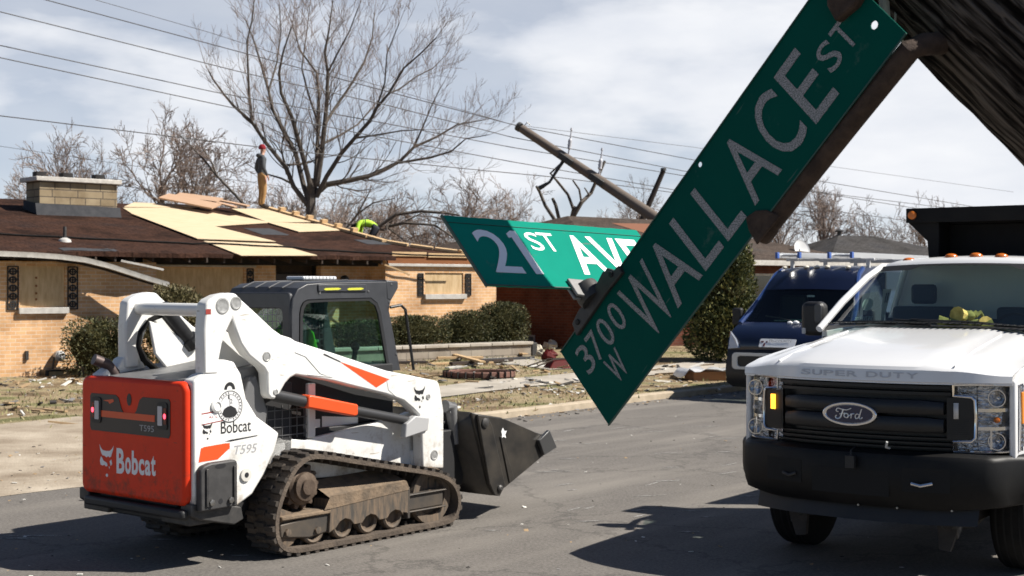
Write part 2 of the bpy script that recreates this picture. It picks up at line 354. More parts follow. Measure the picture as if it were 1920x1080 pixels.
# front path from the sidewalk to the house
m = MB(); a0 = KD[0]
pa = [Vector((1.2, 28.6)), Vector((.2, 30.3)), Vector((-.6, 31.2))]
m.loft([[(q.x+s_*HU.x*.6, q.y+s_*HU.y*.6, lawn_z(q.x+s_*HU.x*.6, q.y+s_*HU.y*.6)+.015) for s_ in (-1, 0, 1)] for q in pa]); m.build('front_path', conc_pale, kind='structure')
rng = random.Random(3)
# grass blades and litter (nobody could count them)
gmat = mat('dry_grass', (.38, .32, .18), .9, col2=(.17, .19, .06), nscale=.5, namt=.5)
m = MB()
for _ in range(70000):
    p, n = KD[rng.randrange(len(KD))]
    if not (-9 < p.x < 9): continue
    o = .2+rng.random()**1.0*11; q = p+n*o+Vector((rng.uniform(-.4, .4), rng.uniform(-.4, .4)))
    if 2.4 < o < 3.8 and p.x > -3.2: continue
    if o < 4.6 and p.x < -3.2: continue
    r_ = q-HO
    if r_.dot(HN) > -.2: continue
    if math.sin(q.x*1.1+2)+math.sin(q.y*.9)+rng.uniform(-1.2, 1.2) < -.3: continue
    z = lawn_z(q.x, q.y, o); a = rng.random()*6.28; h = rng.uniform(.02, .075); w = rng.uniform(.008, .02)
    dx, dy = math.cos(a)*w, math.sin(a)*w
    m.add([(q.x-dx, q.y-dy, z-.01), (q.x+dx, q.y+dy, z-.01), (q.x+rng.uniform(-.05, .05), q.y+rng.uniform(-.05, .05), z+h)], [(0, 1, 2)])
m.build('lawn_grass', gmat, smooth=False, kind='stuff')
chipm = [mat('litter_pale', (.62, .60, .55), .8), mat('litter_tan', (.36, .25, .14), .85), mat('litter_grey', (.22, .21, .20), .85), mat('litter_dark', (.04, .035, .03), .9)]
def chips(name, spots, n, size, wts, seed):
    rg = random.Random(seed); m = MB()
    for _ in range(n):
        c = rg.choice(spots); q = Vector((c[0]+rg.gauss(0, c[2]), c[1]+rg.gauss(0, c[3])))
        z = c[4] if len(c) > 4 else lawn_z(q.x, q.y); s_ = size*rg.uniform(.35, 1.5)*(rg.random()+.4)
        M = Matrix.Translation((q.x, q.y, z+s_*.18)) @ Matrix.Rotation(rg.random()*6.28, 4, 'Z') @ Matrix.Rotation(rg.uniform(-.5, .5), 4, 'X') @ Matrix.Rotation(rg.uniform(-.4, .4), 4, 'Y')
        k = rg.uniform(.3, .9); m.box(-s_, s_, -s_*k, s_*k, -s_*.12, s_*.12, rg.choices((0, 1, 2, 3), wts)[0], M)
    return m.build(name, chipm, smooth=False, kind='stuff')
chips('lawn_litter', [(1.3, 25.0, 1.0, .7), (.6, 24.3, .7, .5), (-1.5, 22, 1.2, .8), (0, 27, 2.2, 1.8), (-7.5, 24, 2, 2.2), (3, 27.5, 1.5, 1.2), (-9, 27, 1.6, .9), (-7.5, 27, 1.3, .9)], 1500, .026, (5, 3, 3, 1), 5)
rgw = random.Random(77); mw = MB()
for _ in range(170):
    cx, cy, sx, sy = rgw.choice(((-1.2, 29.2, 1.6, 1.1), (.9, 29.5, 1.2, 1.2), (2.0, 27.5, 1.2, .8), (-.5, 25.8, 1.3, .6), (-8.6, 25.8, 1.6, 1.0), (-6.6, 21.5, 1.2, 1.3), (3.2, 29, 1.0, 1.0)))
    q = Vector((cx+rgw.gauss(0, sx), cy+rgw.gauss(0, sy))); L = rgw.uniform(.05, .26); w = rgw.uniform(.012, .05)
    if (q-HO).dot(HN) > -3.7 and (q-HO).dot(HU) > 3: continue
    M = Matrix.Translation((q.x, q.y, lawn_z(q.x, q.y)+.03)) @ Matrix.Rotation(rgw.random()*6.28, 4, 'Z') @ Matrix.Rotation(rgw.uniform(-.25, .25), 4, 'Y')
    mw.box(-L, L, -w, w, -.012, .012, rgw.choices((0, 1, 2, 3), (3, 5, 2, 3))[0], M)
mw.build('splintered_board_litter', chipm, smooth=False, kind='stuff')
chips('apron_grit', [(-5.2, 15.5, .9, 1.5, .05), (-5.9, 16.5, .8, 1.2, .06), (-4.6, 13.5, .6, .8, .02)], 240, .013, (2, 3, 3, 2), 9)
chips('gutter_litter', [(p.x-n.x*.15, p.y-n.y*.15, .16, .16, .0) for p, n in KD if -2 < p.x < 6], 420, .018, (1, 4, 2, 2), 6)
chips('road_litter', [(-1, 9, 2.5, 1.6, .0), (1.4, 12, 2, 2.6, .0), (3, 17, 2.5, 2.5, .0), (-3.5, 9.3, 1, 1, .0)], 340, .011, (3, 3, 2, 3), 7)
# scraped pale scuffs on the asphalt
sm = mat('chalky_scuff', (.42, .41, .39), .9, col2=(.2, .19, .18), nscale=30, namt=.8)
m = MB()
for _ in range(46):
    q = G(rng.uniform(880, 1400), 800+rng.random()**1.5*200)
    a = R(rng.choice((8, 14, 20, 52)) + rng.uniform(-9, 9)); L = rng.uniform(.08, .42); w = rng.uniform(.008, .022); k = 7; pts = []
    for i in range(k+1): pts.append((L*(i/k-.5), w*(1-abs(2*i/k-1))*rng.uniform(.4, 1)+.002))
    for i in range(k, -1, -1): pts.append((L*(i/k-.5), -w*(1-abs(2*i/k-1))*rng.uniform(.4, 1)-.002))
    m.prism([(q.x+x*math.cos(a)-y*math.sin(a), q.y+x*math.sin(a)+y*math.cos(a)) for x, y in pts], .003, .0045, 'z')
for (x, y, L) in ((60, 1005, .45), (35, 1010, .3), (450, 1042, .12), (300, 1012, .2)):
    q = G(x, y); m.prism([(q.x-L/2, q.y), (q.x, q.y+.018), (q.x+L/2, q.y+.006), (q.x+.1*L, q.y-.012)], .003, .0045, 'z')
m.build('road_scuffs', sm, smooth=False, kind='structure')
# ---------------------------------------------------------------- brick houses
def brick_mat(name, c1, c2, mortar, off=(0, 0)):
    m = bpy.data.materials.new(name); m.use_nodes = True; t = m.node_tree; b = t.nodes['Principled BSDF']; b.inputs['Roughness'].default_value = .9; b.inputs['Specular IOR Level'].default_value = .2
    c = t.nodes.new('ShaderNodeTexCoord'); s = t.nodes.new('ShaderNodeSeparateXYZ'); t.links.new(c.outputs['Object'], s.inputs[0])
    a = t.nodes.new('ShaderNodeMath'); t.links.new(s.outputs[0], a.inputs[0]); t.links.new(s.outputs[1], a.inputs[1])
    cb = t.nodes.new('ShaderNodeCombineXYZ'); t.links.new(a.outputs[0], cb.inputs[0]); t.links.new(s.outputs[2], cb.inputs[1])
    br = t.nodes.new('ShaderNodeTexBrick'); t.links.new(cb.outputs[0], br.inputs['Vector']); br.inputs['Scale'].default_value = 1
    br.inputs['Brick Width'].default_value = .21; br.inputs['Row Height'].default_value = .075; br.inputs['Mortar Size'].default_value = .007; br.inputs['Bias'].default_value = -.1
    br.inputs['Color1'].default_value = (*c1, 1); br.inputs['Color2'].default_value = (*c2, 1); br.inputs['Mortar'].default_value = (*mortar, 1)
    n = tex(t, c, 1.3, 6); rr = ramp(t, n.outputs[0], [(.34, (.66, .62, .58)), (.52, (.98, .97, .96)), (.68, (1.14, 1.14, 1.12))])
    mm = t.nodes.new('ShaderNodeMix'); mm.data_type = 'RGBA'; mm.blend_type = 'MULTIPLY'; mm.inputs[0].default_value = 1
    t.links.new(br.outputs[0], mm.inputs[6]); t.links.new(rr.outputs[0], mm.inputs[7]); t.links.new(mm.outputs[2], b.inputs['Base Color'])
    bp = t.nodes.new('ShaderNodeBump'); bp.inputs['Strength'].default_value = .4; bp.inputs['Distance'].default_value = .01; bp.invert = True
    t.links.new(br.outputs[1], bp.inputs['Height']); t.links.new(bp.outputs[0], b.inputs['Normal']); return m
brick = brick_mat('tan_brick', (.72, .45, .245), (.60, .345, .17), (.70, .57, .43))
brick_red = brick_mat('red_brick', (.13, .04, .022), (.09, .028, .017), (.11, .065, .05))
stone = brick_mat('flagstone', (.36, .29, .19), (.27, .21, .13), (.12, .1, .08))
br_ = [n for n in stone.node_tree.nodes if n.type == 'TEX_BRICK'][0]; br_.inputs['Brick Width'].default_value = .62; br_.inputs['Row Height'].default_value = .17; br_.inputs['Mortar Size'].default_value = .012; br_.squash = .6; br_.squash_frequency = 2
wallstone = brick_mat('grey_wall_stone', (.33, .29, .24), (.27, .235, .195), (.13, .115, .1))
br_ = [n for n in wallstone.node_tree.nodes if n.type == 'TEX_BRICK'][0]; br_.inputs['Brick Width'].default_value = .6; br_.inputs['Row Height'].default_value = .15
def shingle_mat(name, c1, c2, c3):
    m = bpy.data.materials.new(name); m.use_nodes = True; t = m.node_tree; b = t.nodes['Principled BSDF']; b.inputs['Roughness'].default_value = .95; b.inputs['Specular IOR Level'].default_value = .08
    c = t.nodes.new('ShaderNodeTexCoord'); n1 = tex(t, c, .9, 7); n2 = tex(t, c, 16, 5)
    r1 = ramp(t, n1.outputs[0], [(.35, c1), (.5, c2), (.68, c3)]); r2 = ramp(t, n2.outputs[0], [(.3, (.55, .55, .55)), (.7, (1.4, 1.4, 1.4))])
    mm = t.nodes.new('ShaderNodeMix'); mm.data_type = 'RGBA'; mm.blend_type = 'MULTIPLY'; mm.inputs[0].default_value = 1
    t.links.new(r1.outputs[0], mm.inputs[6]); t.links.new(r2.outputs[0], mm.inputs[7])
    wv = t.nodes.new('ShaderNodeTexBrick'); wv.inputs['Scale'].default_value = 1; wv.inputs['Brick Width'].default_value = .3; wv.inputs['Row Height'].default_value = .14; wv.inputs['Mortar Size'].default_value = .012
    wv.inputs['Color1'].default_value = (1, 1, 1, 1); wv.inputs['Color2'].default_value = (.7, .7, .7, 1); wv.inputs['Mortar'].default_value = (.35, .35, .35, 1); t.links.new(c.outputs['Object'], wv.inputs['Vector'])
    m2 = t.nodes.new('ShaderNodeMix'); m2.data_type = 'RGBA'; m2.blend_type = 'MULTIPLY'; m2.inputs[0].default_value = .8; t.links.new(mm.outputs[2], m2.inputs[6]); t.links.new(wv.outputs[0], m2.inputs[7])
    t.links.new(m2.outputs[2], b.inputs['Base Color']); bp = t.nodes.new('ShaderNodeBump'); bp.inputs['Strength'].default_value = .7; bp.inputs['Distance'].default_value = .02; t.links.new(n2.outputs[0], bp.inputs['Height']); t.links.new(bp.outputs[0], b.inputs['Normal'])
    return m
shingle = shingle_mat('brown_shingle', (.028, .0155, .0115), (.064, .032, .022), (.042, .026, .022))
shingle_g = shingle_mat('grey_shingle', (.055, .052, .05), (.085, .08, .078), (.07, .068, .07))
shingle_t = shingle_mat('tan_shingle', (.075, .058, .048), (.10, .076, .062), (.085, .072, .064))
tarpaper = mat('tar_paper', (.03, .032, .037), .9, col2=(.05, .05, .055), nscale=6, bump=.2)
boarding = mat('window_plywood', (.62, .46, .27), .85, col2=(.44, .30, .15), nscale=4, stretch=(3, 3, .6))
near_black = mat('soffit_dark', (.014, .011, .01), .95)  # near-black colour for painted eave shade and dark hidden parts
frame_w = mat('weathered_white', (.55, .53, .49), .8, col2=(.38, .36, .33), nscale=8)
glass_dk = mat('dark_window_glass', (.015, .018, .022), .08, spec=.8)
def roof_z(v): return 2.53+(v+.6)*.2103
HH = thing('brick_house', 'tan brick ranch house with torn brown roof being patched with plywood', 'house', (HO.x, HO.y, 0), HA)
# walls in house coordinates: x along the front, y into the house
def wall_open(m, x0, x1, z0, z1, y, th, ops):      # wall slab with rectangular openings, butted strips
    xs = x0
    for (a, b, c, d) in sorted(ops):
        if a > xs: m.box(xs, a, y, y+th, z0, z1)
        m.box(a, b, y, y+th, z0, c); m.box(a, b, y, y+th, d, z1); xs = b
    if xs < x1: m.box(xs, x1, y, y+th, z0, z1)
m = MB()
wall_open(m, -5.5, 3.35, -.3, 2.36, 0, .2, [(.40, 1.335, 1.44, 2.27)])
m.box(3.15, 3.35, .2, 1.0, -.3, 2.50)
wall_open(m, 3.35, 6.80, -.3, 2.36, .8, .2, [(3.68, 5.96, 1.35, 2.27)])
wall_open(m, 8.05, 9.36, -.3, 2.36, .8, .2, [])
m.box(9.36, 9.56, .2, 1.0, -.3, 2.50)
wall_open(m, 9.36, 12.87, -.3, 2.58, 0, .2, [(10.56, 11.78, 1.66, 2.18)])
m.box(12.67, 12.87, .2, 12.4, -.3, 2.50); m.box(-5.5, 12.87, 12.4, 12.6, -.3, 2.50); m.box(-5.5, -5.3, .2, 12.4, -.3, 2.5)
m.build('wall', brick, HH, smooth=False)
# porch recess: dark back with the entrance door
MB().box(6.80, 8.05, 1.2, 1.3, -.3, 2.5).build('porch_wall', dark_wood, HH, smooth=False)
dd = MB().box(6.95, 7.85, 1.14, 1.2, .1, 2.15); do = dd.build('door', mat('door_paint', (.05, .035, .025), .5), HH, bevel=.01)
MB().sphere((7.75, 1.11, 1.1), .035).build('door_handle', steel, do)
MB().lathe([(.05, 0), (.09, .05), (.10, .12), (.06, .2), (.02, .22)], (8.62, .74, 2.02), (0, -1, 0)).build('porch_light', dark_steel, HH)
# boarded windows: panel, sill, shutters
def scroll_shutter(x0, x1, z0, z1, y):
    m = MB(); m.ring(rrect(x0, x1, z0, z1, .01, 1), rrect(x0+.022, x1-.022, z0+.022, z1-.022, .008, 1), y-.03, y-.003)
    k = 5; h = (z1-z0-.05)/k; cx = (x0+x1)/2; w = (x1-x0)/2-.03
    for i in range(k):
        cz = z0+.025+h*(i+.5)
        m.ring([(cx+w*math.cos(a*.7854), cz+h*.46*math.sin(a*.7854)) for a in range(8)], [(cx+w*.62*math.cos(a*.7854), cz+h*.27*math.sin(a*.7854)) for a in range(8)], y-.025, y-.006)
        m.box(cx-.01, cx+.01, y-.022, y-.008, cz-h*.27, cz+h*.27); m.box(cx-w*.6, cx+w*.6, y-.019, y-.009, cz-.01, cz+.01)
    return m.build('shutter', mat('wrought_iron', (.012, .011, .011), .6), HH)
for (a, b, c, d, y, sh) in ((.40, 1.335, 1.44, 2.27, 0, ((.14, .37), (1.38, 1.60))), (3.68, 5.96, 1.35, 2.27, .8, ((6.02, 6.2),)), (10.56, 11.78, 1.66, 2.18, 0, ((10.33, 10.50), (11.84, 12.02)))):
    MB().box(a+.002, b-.002, y+.03, y+.06, c+.002, d-.002).build('window_board', boarding, HH, smooth=False)
    if y == 0: MB().box(a-.05, b+.05, y-.09, y-.002, c-.13, c-.004).build('window_sill', frame_w, HH, bevel=.008)
    for (p, q) in sh: scroll_shutter(p, q, c+.0 if y else c-.05, d-.01, y)
MB().box(3.62, 6.24, .73, .795, 2.285, 2.33).build('window_header', frame_w, HH, bevel=.005)
# nail heads / knots on the left board
for z in (2.03, 1.87, 1.72, 1.60): m = MB(); m.lathe([(.026, 0), (.022, .004)], (.745, .03, z), (0, -1, 0), 10); m.build('knot', mat('wood_knot', (.22, .09, .03), .9), HH)
# roof: hip with front, right and back slopes
e, rz = -.6, roof_z(6.2)
rows_u = (-6.5, 13.4)
m = MB(); th = .09
A, B_, C_, D_ = (-6.5, -.5, roof_z(-.5)), (13.0, .0, roof_z(0)), (10.0, 6.2, rz), (-6.5, 6.2, rz)
K1, K2, K3 = (10.2, 3.2, roof_z(3.2)), (10.45, 1.2, roof_z(1.2)), (11.6, .22, roof_z(.22))
B0, B1 = (9.3, -.5, roof_z(-.5)), (9.3, -.03, roof_z(-.03))
E_, F_ = (-6.5, 13.2, 2.50), (13.0, 13.2, 2.50)
def jag(a, b, n, s_, seed):
    rg = random.Random(seed); return [tuple(a[k]+(b[k]-a[k])*i/n+(rg.uniform(-s_, s_) if k == 1 and 0 < i < n else 0) for k in range(3)) for i in range(n+1)]
fr_edge = jag(A, B0, 50, .05, 2)+jag(B1, B_, 14, .03, 3); fr_edge = [(x, y, roof_z(y)) for x, y, z in fr_edge]
def slab(poly):
    n = len(poly); m.add([p for p in poly]+[(p[0], p[1], p[2]-th) for p in poly], [tuple(range(n)), tuple(range(2*n-1, n-1, -1))]+[(i, n+i, n+(i+1) % n, (i+1) % n) for i in range(n)])
slab(fr_edge+[K3, K2, K1, C_, D_]); slab([B_, F_, K3]); slab([K3, F_, K2]); slab([K2, F_, K1]); slab([K1, F_, C_]); slab([F_, E_, D_, C_])
m.build('roof', shingle, HH, smooth=False)
# exposed rafter tails under the torn eave
m0 = MB().box(-.02, .02, -.56, .75, 0, .10)
for i in range(27):
    x = -2.0+i*.42
    k = MB().add([(x-.02, -.46, roof_z(-.46)-th-.105), (x+.02, -.46, roof_z(-.46)-th-.105), (x+.02, .82, roof_z(.82)-th-.13), (x-.02, .82, roof_z(.82)-th-.13), (x-.02, -.46, roof_z(-.46)-th-.004), (x+.02, -.46, roof_z(-.46)-th-.004), (x+.02, .82, roof_z(.82)-th-.004), (x-.02, .82, roof_z(.82)-th-.004)], [(0, 3, 2, 1), (4, 5, 6, 7), (0, 1, 5, 4), (2, 3, 7, 6), (1, 2, 6, 5), (0, 4, 7, 3)])
    k.build('rafter', dark_wood, HH, smooth=False)
MB().box(-5.5, 9.30, .21, .25, 2.33, 2.66).build('eave_shade_strip', near_black, HH, smooth=False)  # near-black strip painted in as the shade under the eave
MB().box(-5.4, 12.7, 1.05, 1.1, 2.50, 2.8).build('attic_void', near_black, HH, smooth=False)  # black sheet standing in for the unlit attic space
# tar paper patches and torn strips on the front slope
def onroof(poly, name, mt, dz, th_=.012, bend=None):
    m = MB(); n = len(poly)
    top = [(u, v, roof_z(v)+dz+th_+(bend(u, v) if bend else 0)) for u, v in poly]; bot = [(x, y, z-th_) for x, y, z in top]
    m.add(top+bot, [tuple(range(n)), tuple(range(2*n-1, n-1, -1))]+[(i, n+i, n+(i+1) % n, (i+1) % n) for i in range(n)])
    k = m.build(name, mt, HH, smooth=False); return k
def rough_poly(u0, u1, v0, v1, seed, k=7, j=.12):
    rg = random.Random(seed); p = [(u0+(u1-u0)*i/k, v0+rg.uniform(-j, j)) for i in range(k+1)]+[(u1-(u1-u0)*i/k, v1+rg.uniform(-j, j)) for i in range(k+1)]
    return [p[i] for i in range(len(p))]
for i, a in enumerate([(-.6, 1.6, 5.3, 5.6), (1.1, 2.2, -.42, -.15), (-1.0, .3, 2.4, 2.65), (-.9, .1, .6, .75), (9.6, 10.4, 1.1, 1.7), (4.8, 5.0, 5.2, 5.8), (2.0, 2.3, -.4, -.2)]):
    onroof(rough_poly(*a, i, 6, .05), 'tar_patch', tarpaper, .006, .004)
onroof(rough_poly(7.2, 8.0, 2.05, 2.95, 21, 5, .05), 'tar_patch', tarpaper, .006, .004)
# new plywood sheathing
for poly, dz in (([(5.0, 4.32), (5.22, 5.32), (7.2, 5.75), (8.0, 4.35), (6.3, 3.4)], .012), ([(5.3, 5.4), (5.95, 6.18), (8.3, 6.18), (7.3, 5.72)], .03),
                 ([(4.95, 4.34), (6.1, 3.80), (6.88, .93), (4.92, 1.08)], .034), ([(4.95, .86), (6.75, .70), (6.98, -.64), (4.93, -.78)], .02),
                 ([(6.15, 3.78), (6.35, 2.9), (8.5, 3.75), (8.05, 4.7)], .024),
                 ([(8.45, 3.8), (8.6, 5.85), (9.75, 6.1), (9.95, 4.1)], .018), ([(8.4, 3.75), (8.5, 2.45), (10.0, 2.85), (10.25, 3.75)], .026)):
    onroof(poly, 'plywood_sheet', ply_wood, dz, .014)
# pale hip boards and blocks
HPL = [Vector(C_), Vector(K1), Vector(K2), Vector(K3), Vector(B_)]
def hip(s_):
    L = [(HPL[i+1]-HPL[i]).length for i in range(4)]; t_ = s_*sum(L)
    for i in range(4):
        if t_ <= L[i] or i == 3: return HPL[i].lerp(HPL[i+1], t_/L[i])
        t_ -= L[i]
for i in range(13):
    a, b = hip(.0+i*.077), hip(.0+i*.077+.071); L = (b-a).length; d = (b-a).normalized(); nf = Vector((0, -.2103, 1)).normalized(); sd_ = d.cross(nf).normalized()
    QH = Matrix(((d.x, sd_.x, nf.x, 0), (d.y, sd_.y, nf.y, 0), (d.z, sd_.z, nf.z, 0), (0, 0, 0, 1)))
    MB().box(0, L, -.03, .15, .014, .075, 0, Matrix.Translation(a) @ QH).build('hip_board', pale_wood, HH, smooth=False)
    if i < 6: MB().box(L-.02, L+.10, -.06, .12, .079, .16, 0, Matrix.Translation(a) @ QH).build('hip_block', pale_wood, HH, smooth=False)
# loose boards left lying by the ridge
for i, (u0, v0, an, L, w, dz, lab) in enumerate(((7.15, 5.45, 2.2, 1.5, .55, .14, 'widest loose pinkish board lying on the roof sheathing'), (7.55, 5.75, 2.25, 1.2, .45, .20, 'loose board leaning over the widest board near the ridge'), (8.35, 5.6, 2.0, 1.3, .14, .14, 'narrow loose board nearest the man on the roof'), (8.1, 5.62, 2.1, 1.0, .14, .10, 'short narrow board lying beside the boards near the ridge'))):
    M = Matrix.Translation((u0, v0, roof_z(v0)+dz+.10)) @ Matrix.Rotation(math.atan(.2103)+R(13), 4, 'X') @ Matrix.Rotation(an, 4, 'Z') @ Matrix.Rotation(R((9, 12, 12, 8)[i]), 4, 'Y')
    o = MB().box(-L/2, L/2, -w/2, w/2, -.018, .018).build('plank', mat('pink_board', (.50, .33, .22), .85, col2=(.42, .26, .16), nscale=4, stretch=(1, 9, 9)), None, smooth=False)
    o.matrix_world = Matrix.Translation((HO.x, HO.y, 0)) @ Matrix.Rotation(HA, 4, 'Z') @ M; tag(o, lab, 'board', 'loose boards on the roof')
for (u0, u1, v0, z) in ((9.5, 10.55, -.05, 2.60), (10.6, 11.9, -.06, 2.58), (11.93, 12.95, -.05, 2.61)):
    MB().box(u0, u1, v0-.03, v0, z-.02, z+.085).build('eave_board', pale_wood, HH, smooth=False)
MB().box(9.4, 12.9, -.08, -.003, 2.33, 2.40).build('wall_ledge', frame_w, HH, bevel=.01)
MB().box(9.4, 12.9, -.045, -.003, 2.402, 2.57).build('fascia_board', mat('raw_fascia', (.26, .095, .028), .85, col2=(.18, .065, .02), nscale=5, stretch=(1, 8, 8)), HH, smooth=False)
# gutter that has come loose and hangs in front of the left window
pts = [(-5.4, -.50, 2.47), (-3, -.50, 2.48), (-.3, -.50, 2.49), (.45, -.51, 2.47), (1.0, -.52, 2.44), (1.5, -.53, 2.385), (2.0, -.55, 2.27), (2.45, -.57, 2.135), (2.9, -.60, 2.0), (3.3, -.62, 1.89)]
m = MB(); sec = [(-.05, -.05), (.05, -.05), (.055, .045), (.06, .055), (.04, .055), (.042, -.035), (-.042, -.035), (-.042, .055), (-.055, .055)]
m.loft([[(p[0], p[1]-a, p[2]+b) for a, b in sec] for p in pts], close=True); m.build('gutter', frame_w, HH)
m = MB(); m.loft([[(p[0], p[1]+.05, p[2]-.055), (p[0], p[1]+.3*(1-max(0, (p[0]-1)/4)), p[2]-.06), (p[0], p[1]+.3*(1-max(0, (p[0]-1)/4)), p[2]-.085), (p[0], p[1]+.05, p[2]-.085)] for p in pts], close=True); m.build('soffit_panel', near_black, HH)
MB().tube([(2.3, -.5, 2.38), (2.8, -.62, 2.28), (3.15, -.7, 2.2)], .03, 4).build('loose_trim', frame_w, HH)
MB().tube([(9.0, -.45, 2.36), (9.3, -.6, 2.24), (9.55, -.7, 2.12)], .025, 4).build('loose_trim', pale_wood, HH)
# chimney
m = MB(); m.box(2.52, 4.42, 4.0, 4.75, 3.2, 4.26); ch = m.build('chimney', stone, HH, smooth=False)
MB().box(2.40, 4.50, 3.90, 4.85, 4.262, 4.37).build('chimney_cap', mat('cap_concrete', (.6, .57, .52), .9, col2=(.42, .39, .35), nscale=12, bump=.3), ch, bevel=.015)
for x in (2.68, 3.32, 4.12): MB().ring(rrect(x-.13, x+.13, 4.25, 4.5, .03, 2), rrect(x-.10, x+.10, 4.28, 4.47, .02, 2), 4.372, 4.50, 'z').build('chimney_flue', mat('sooty_clay', (.02, .018, .018), .9), ch)
MB().add([(2.42, 3.93, roof_z(3.93)), (4.5, 3.93, roof_z(3.93)), (4.5, 4.0, roof_z(4)+.22), (2.42, 4.0, roof_z(4)+.26), (2.45, 4.75, roof_z(4.75)+.2), (2.45, 4.0, roof_z(4)+.26), (2.45, 4.75, roof_z(4.75)-.1), (2.45, 3.93, roof_z(3.93)-.1)], [(0, 1, 2, 3), (7, 3, 4, 6)]).build('chimney_flashing', tarpaper, ch, smooth=False)
k = MB().lathe([(.14, -.03), (.12, .03), (.05, .07)], (1.62, .65, roof_z(.65)), (0, 0, 1)); vo_ = k.build('vent_flashing', mat('lead', (.5, .48, .45), .6), HH)
MB().cyl((1.62, .65, roof_z(.65)), (1.62, .65, roof_z(.65)+.30), .035, 12).build('vent_pipe', dark_steel, HH)
# loose power drop lying across the roof
pts = []
for i in range(50):
    u = -5+i*.34; v = 2.05-.16*i*.34+.03*math.sin(i*1.7); v = max(v, -.4); pts.append((u, v, roof_z(v)+.025+(.03 if 4.8 < u < 7.2 else 0)))
o = MB().tube(pts, .02, 6).build('fallen_cable', rubber, None); o.location = (HO.x, HO.y, 0); o.rotation_euler = (0, 0, HA)
tag(o, 'black power cable lying across the brown house roof', 'cable')
# meter, cellar window, foundation items
MB().lathe([(.09, 0), (.11, .06), (.11, .16), (.05, .2)], (1.16, -.02, .46), (0, -1, 0)).build('gas_meter', mat('meter_grey', (.4, .4, .4), .5), HH)
MB().tube([(1.16, -.1, .46), (1.05, -.12, .44), (1.02, -.1, .1)], .022).build('gas_pipe', dark_steel, HH)
MB().box(.5, .56, -.05, 0, .4, .58).build('outdoor_tap', dark_steel, HH)
MB().box(.9, 1.9, -.25, -.205, -.05, .16).build('cellar_window_board', boarding, HH, smooth=False)
MB().ring(rrect(.8, 2.0, -.08, .20, .02, 1), rrect(.87, 1.93, -.06, .165, .02, 1), -.27, -.003).build('cellar_window_frame', dark_steel, HH)
# retaining wall of the planter bed
pl = thing('retaining_wall', 'low grey block retaining wall in front of the trimmed hedges', 'wall', (HO.x, HO.y, 0), HA)
MB().box(3.5, 10.95, -3.45, -3.15, -.05, .52).build('block_wall', wallstone, pl, smooth=False)
m = MB()
for i in range(12): m.box(3.46+i*.626, 3.46+i*.626+.615, -3.50, -3.1, .522, .592)
m.build('coping', conc_pale, pl, bevel=.012)
MB().box(10.95, 11.1, -3.48, -3.12, -.05, .56).build('end_post', dark_steel, pl, bevel=.01)
m = MB(); m.box(3.5, 10.9, -3.14, -.01, .0, .44); o = m.build('planting_bed', gm, smooth=False, kind='structure'); o.location = (HO.x, HO.y, 0); o.rotation_euler = (0, 0, HA)
# neighbouring house with dark shaded side wall
N2 = Vector((2.27, 35.67))
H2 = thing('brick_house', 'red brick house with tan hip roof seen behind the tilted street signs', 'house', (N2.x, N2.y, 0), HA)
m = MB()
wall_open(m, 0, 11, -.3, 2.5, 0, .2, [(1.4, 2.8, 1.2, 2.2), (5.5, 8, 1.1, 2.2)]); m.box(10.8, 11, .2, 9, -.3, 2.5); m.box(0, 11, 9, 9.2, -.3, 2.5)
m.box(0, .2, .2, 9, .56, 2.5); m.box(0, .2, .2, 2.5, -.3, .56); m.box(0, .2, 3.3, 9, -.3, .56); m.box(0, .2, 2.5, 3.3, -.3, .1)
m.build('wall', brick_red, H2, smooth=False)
for a, b, c, d in ((1.4, 2.8, 1.2, 2.2), (5.5, 8, 1.1, 2.2)):
    f = MB().ring(rrect(a, b, c, d, .01, 1), rrect(a+.06, b-.06, c+.06, d-.06, .01, 1), .02, .1).build('window', frame_w, H2); MB().box(a+.06, b-.06, .06, .07, c+.06, d-.06).build('pane', glass_dk, f, smooth=False)
f = MB().ring(rrect(2.5, 3.3, .1, .56, .01, 1), rrect(2.55, 3.25, .15, .51, .01, 1), -.02, .08, 'x').build('cellar_window', mat('cellar_frame', (.25, .25, .26), .6), H2)
MB().box(.02, .03, 2.55, 3.25, .15, .51).build('pane', mat('cellar_glass', (.08, .1, .12), .2), f, smooth=False); MB().box(-.03, .0, 2.88, 2.92, .15, .51).build('mullion', frame_w, f, smooth=False)
m = MB(); a = [(-.6, -.6, 2.5), (11.6, -.6, 2.5), (11.6, 9.8, 2.5), (-.6, 9.8, 2.5), (3.2, 4.6, 3.88), (7.0, 4.6, 3.88)]
m.add(a, [(0, 1, 5, 4), (1, 2, 5), (2, 3, 4, 5), (3, 0, 4), (3, 2, 1, 0)]); m.build('roof', shingle_t, H2, smooth=False)
m = MB(); m.box(-.65, 11.65, -.68, -.605, 2.42, 2.56); m.box(11.605, 11.68, -.6, 9.8, 2.42, 2.56); m.box(-.68, -.605, -.6, 9.8, 2.42, 2.56); m.build('gutter', frame_w, H2, smooth=False)
onp = MB().add([(4.3, 2.6, 3.36), (6.4, 2.4, 3.31), (6.1, 3.9, 3.71), (4.2, 3.8, 3.68)], [(0, 1, 2, 3)]).build('bare_decking', mat('rusty_decking', (.20, .08, .04), .9), H2, smooth=False)
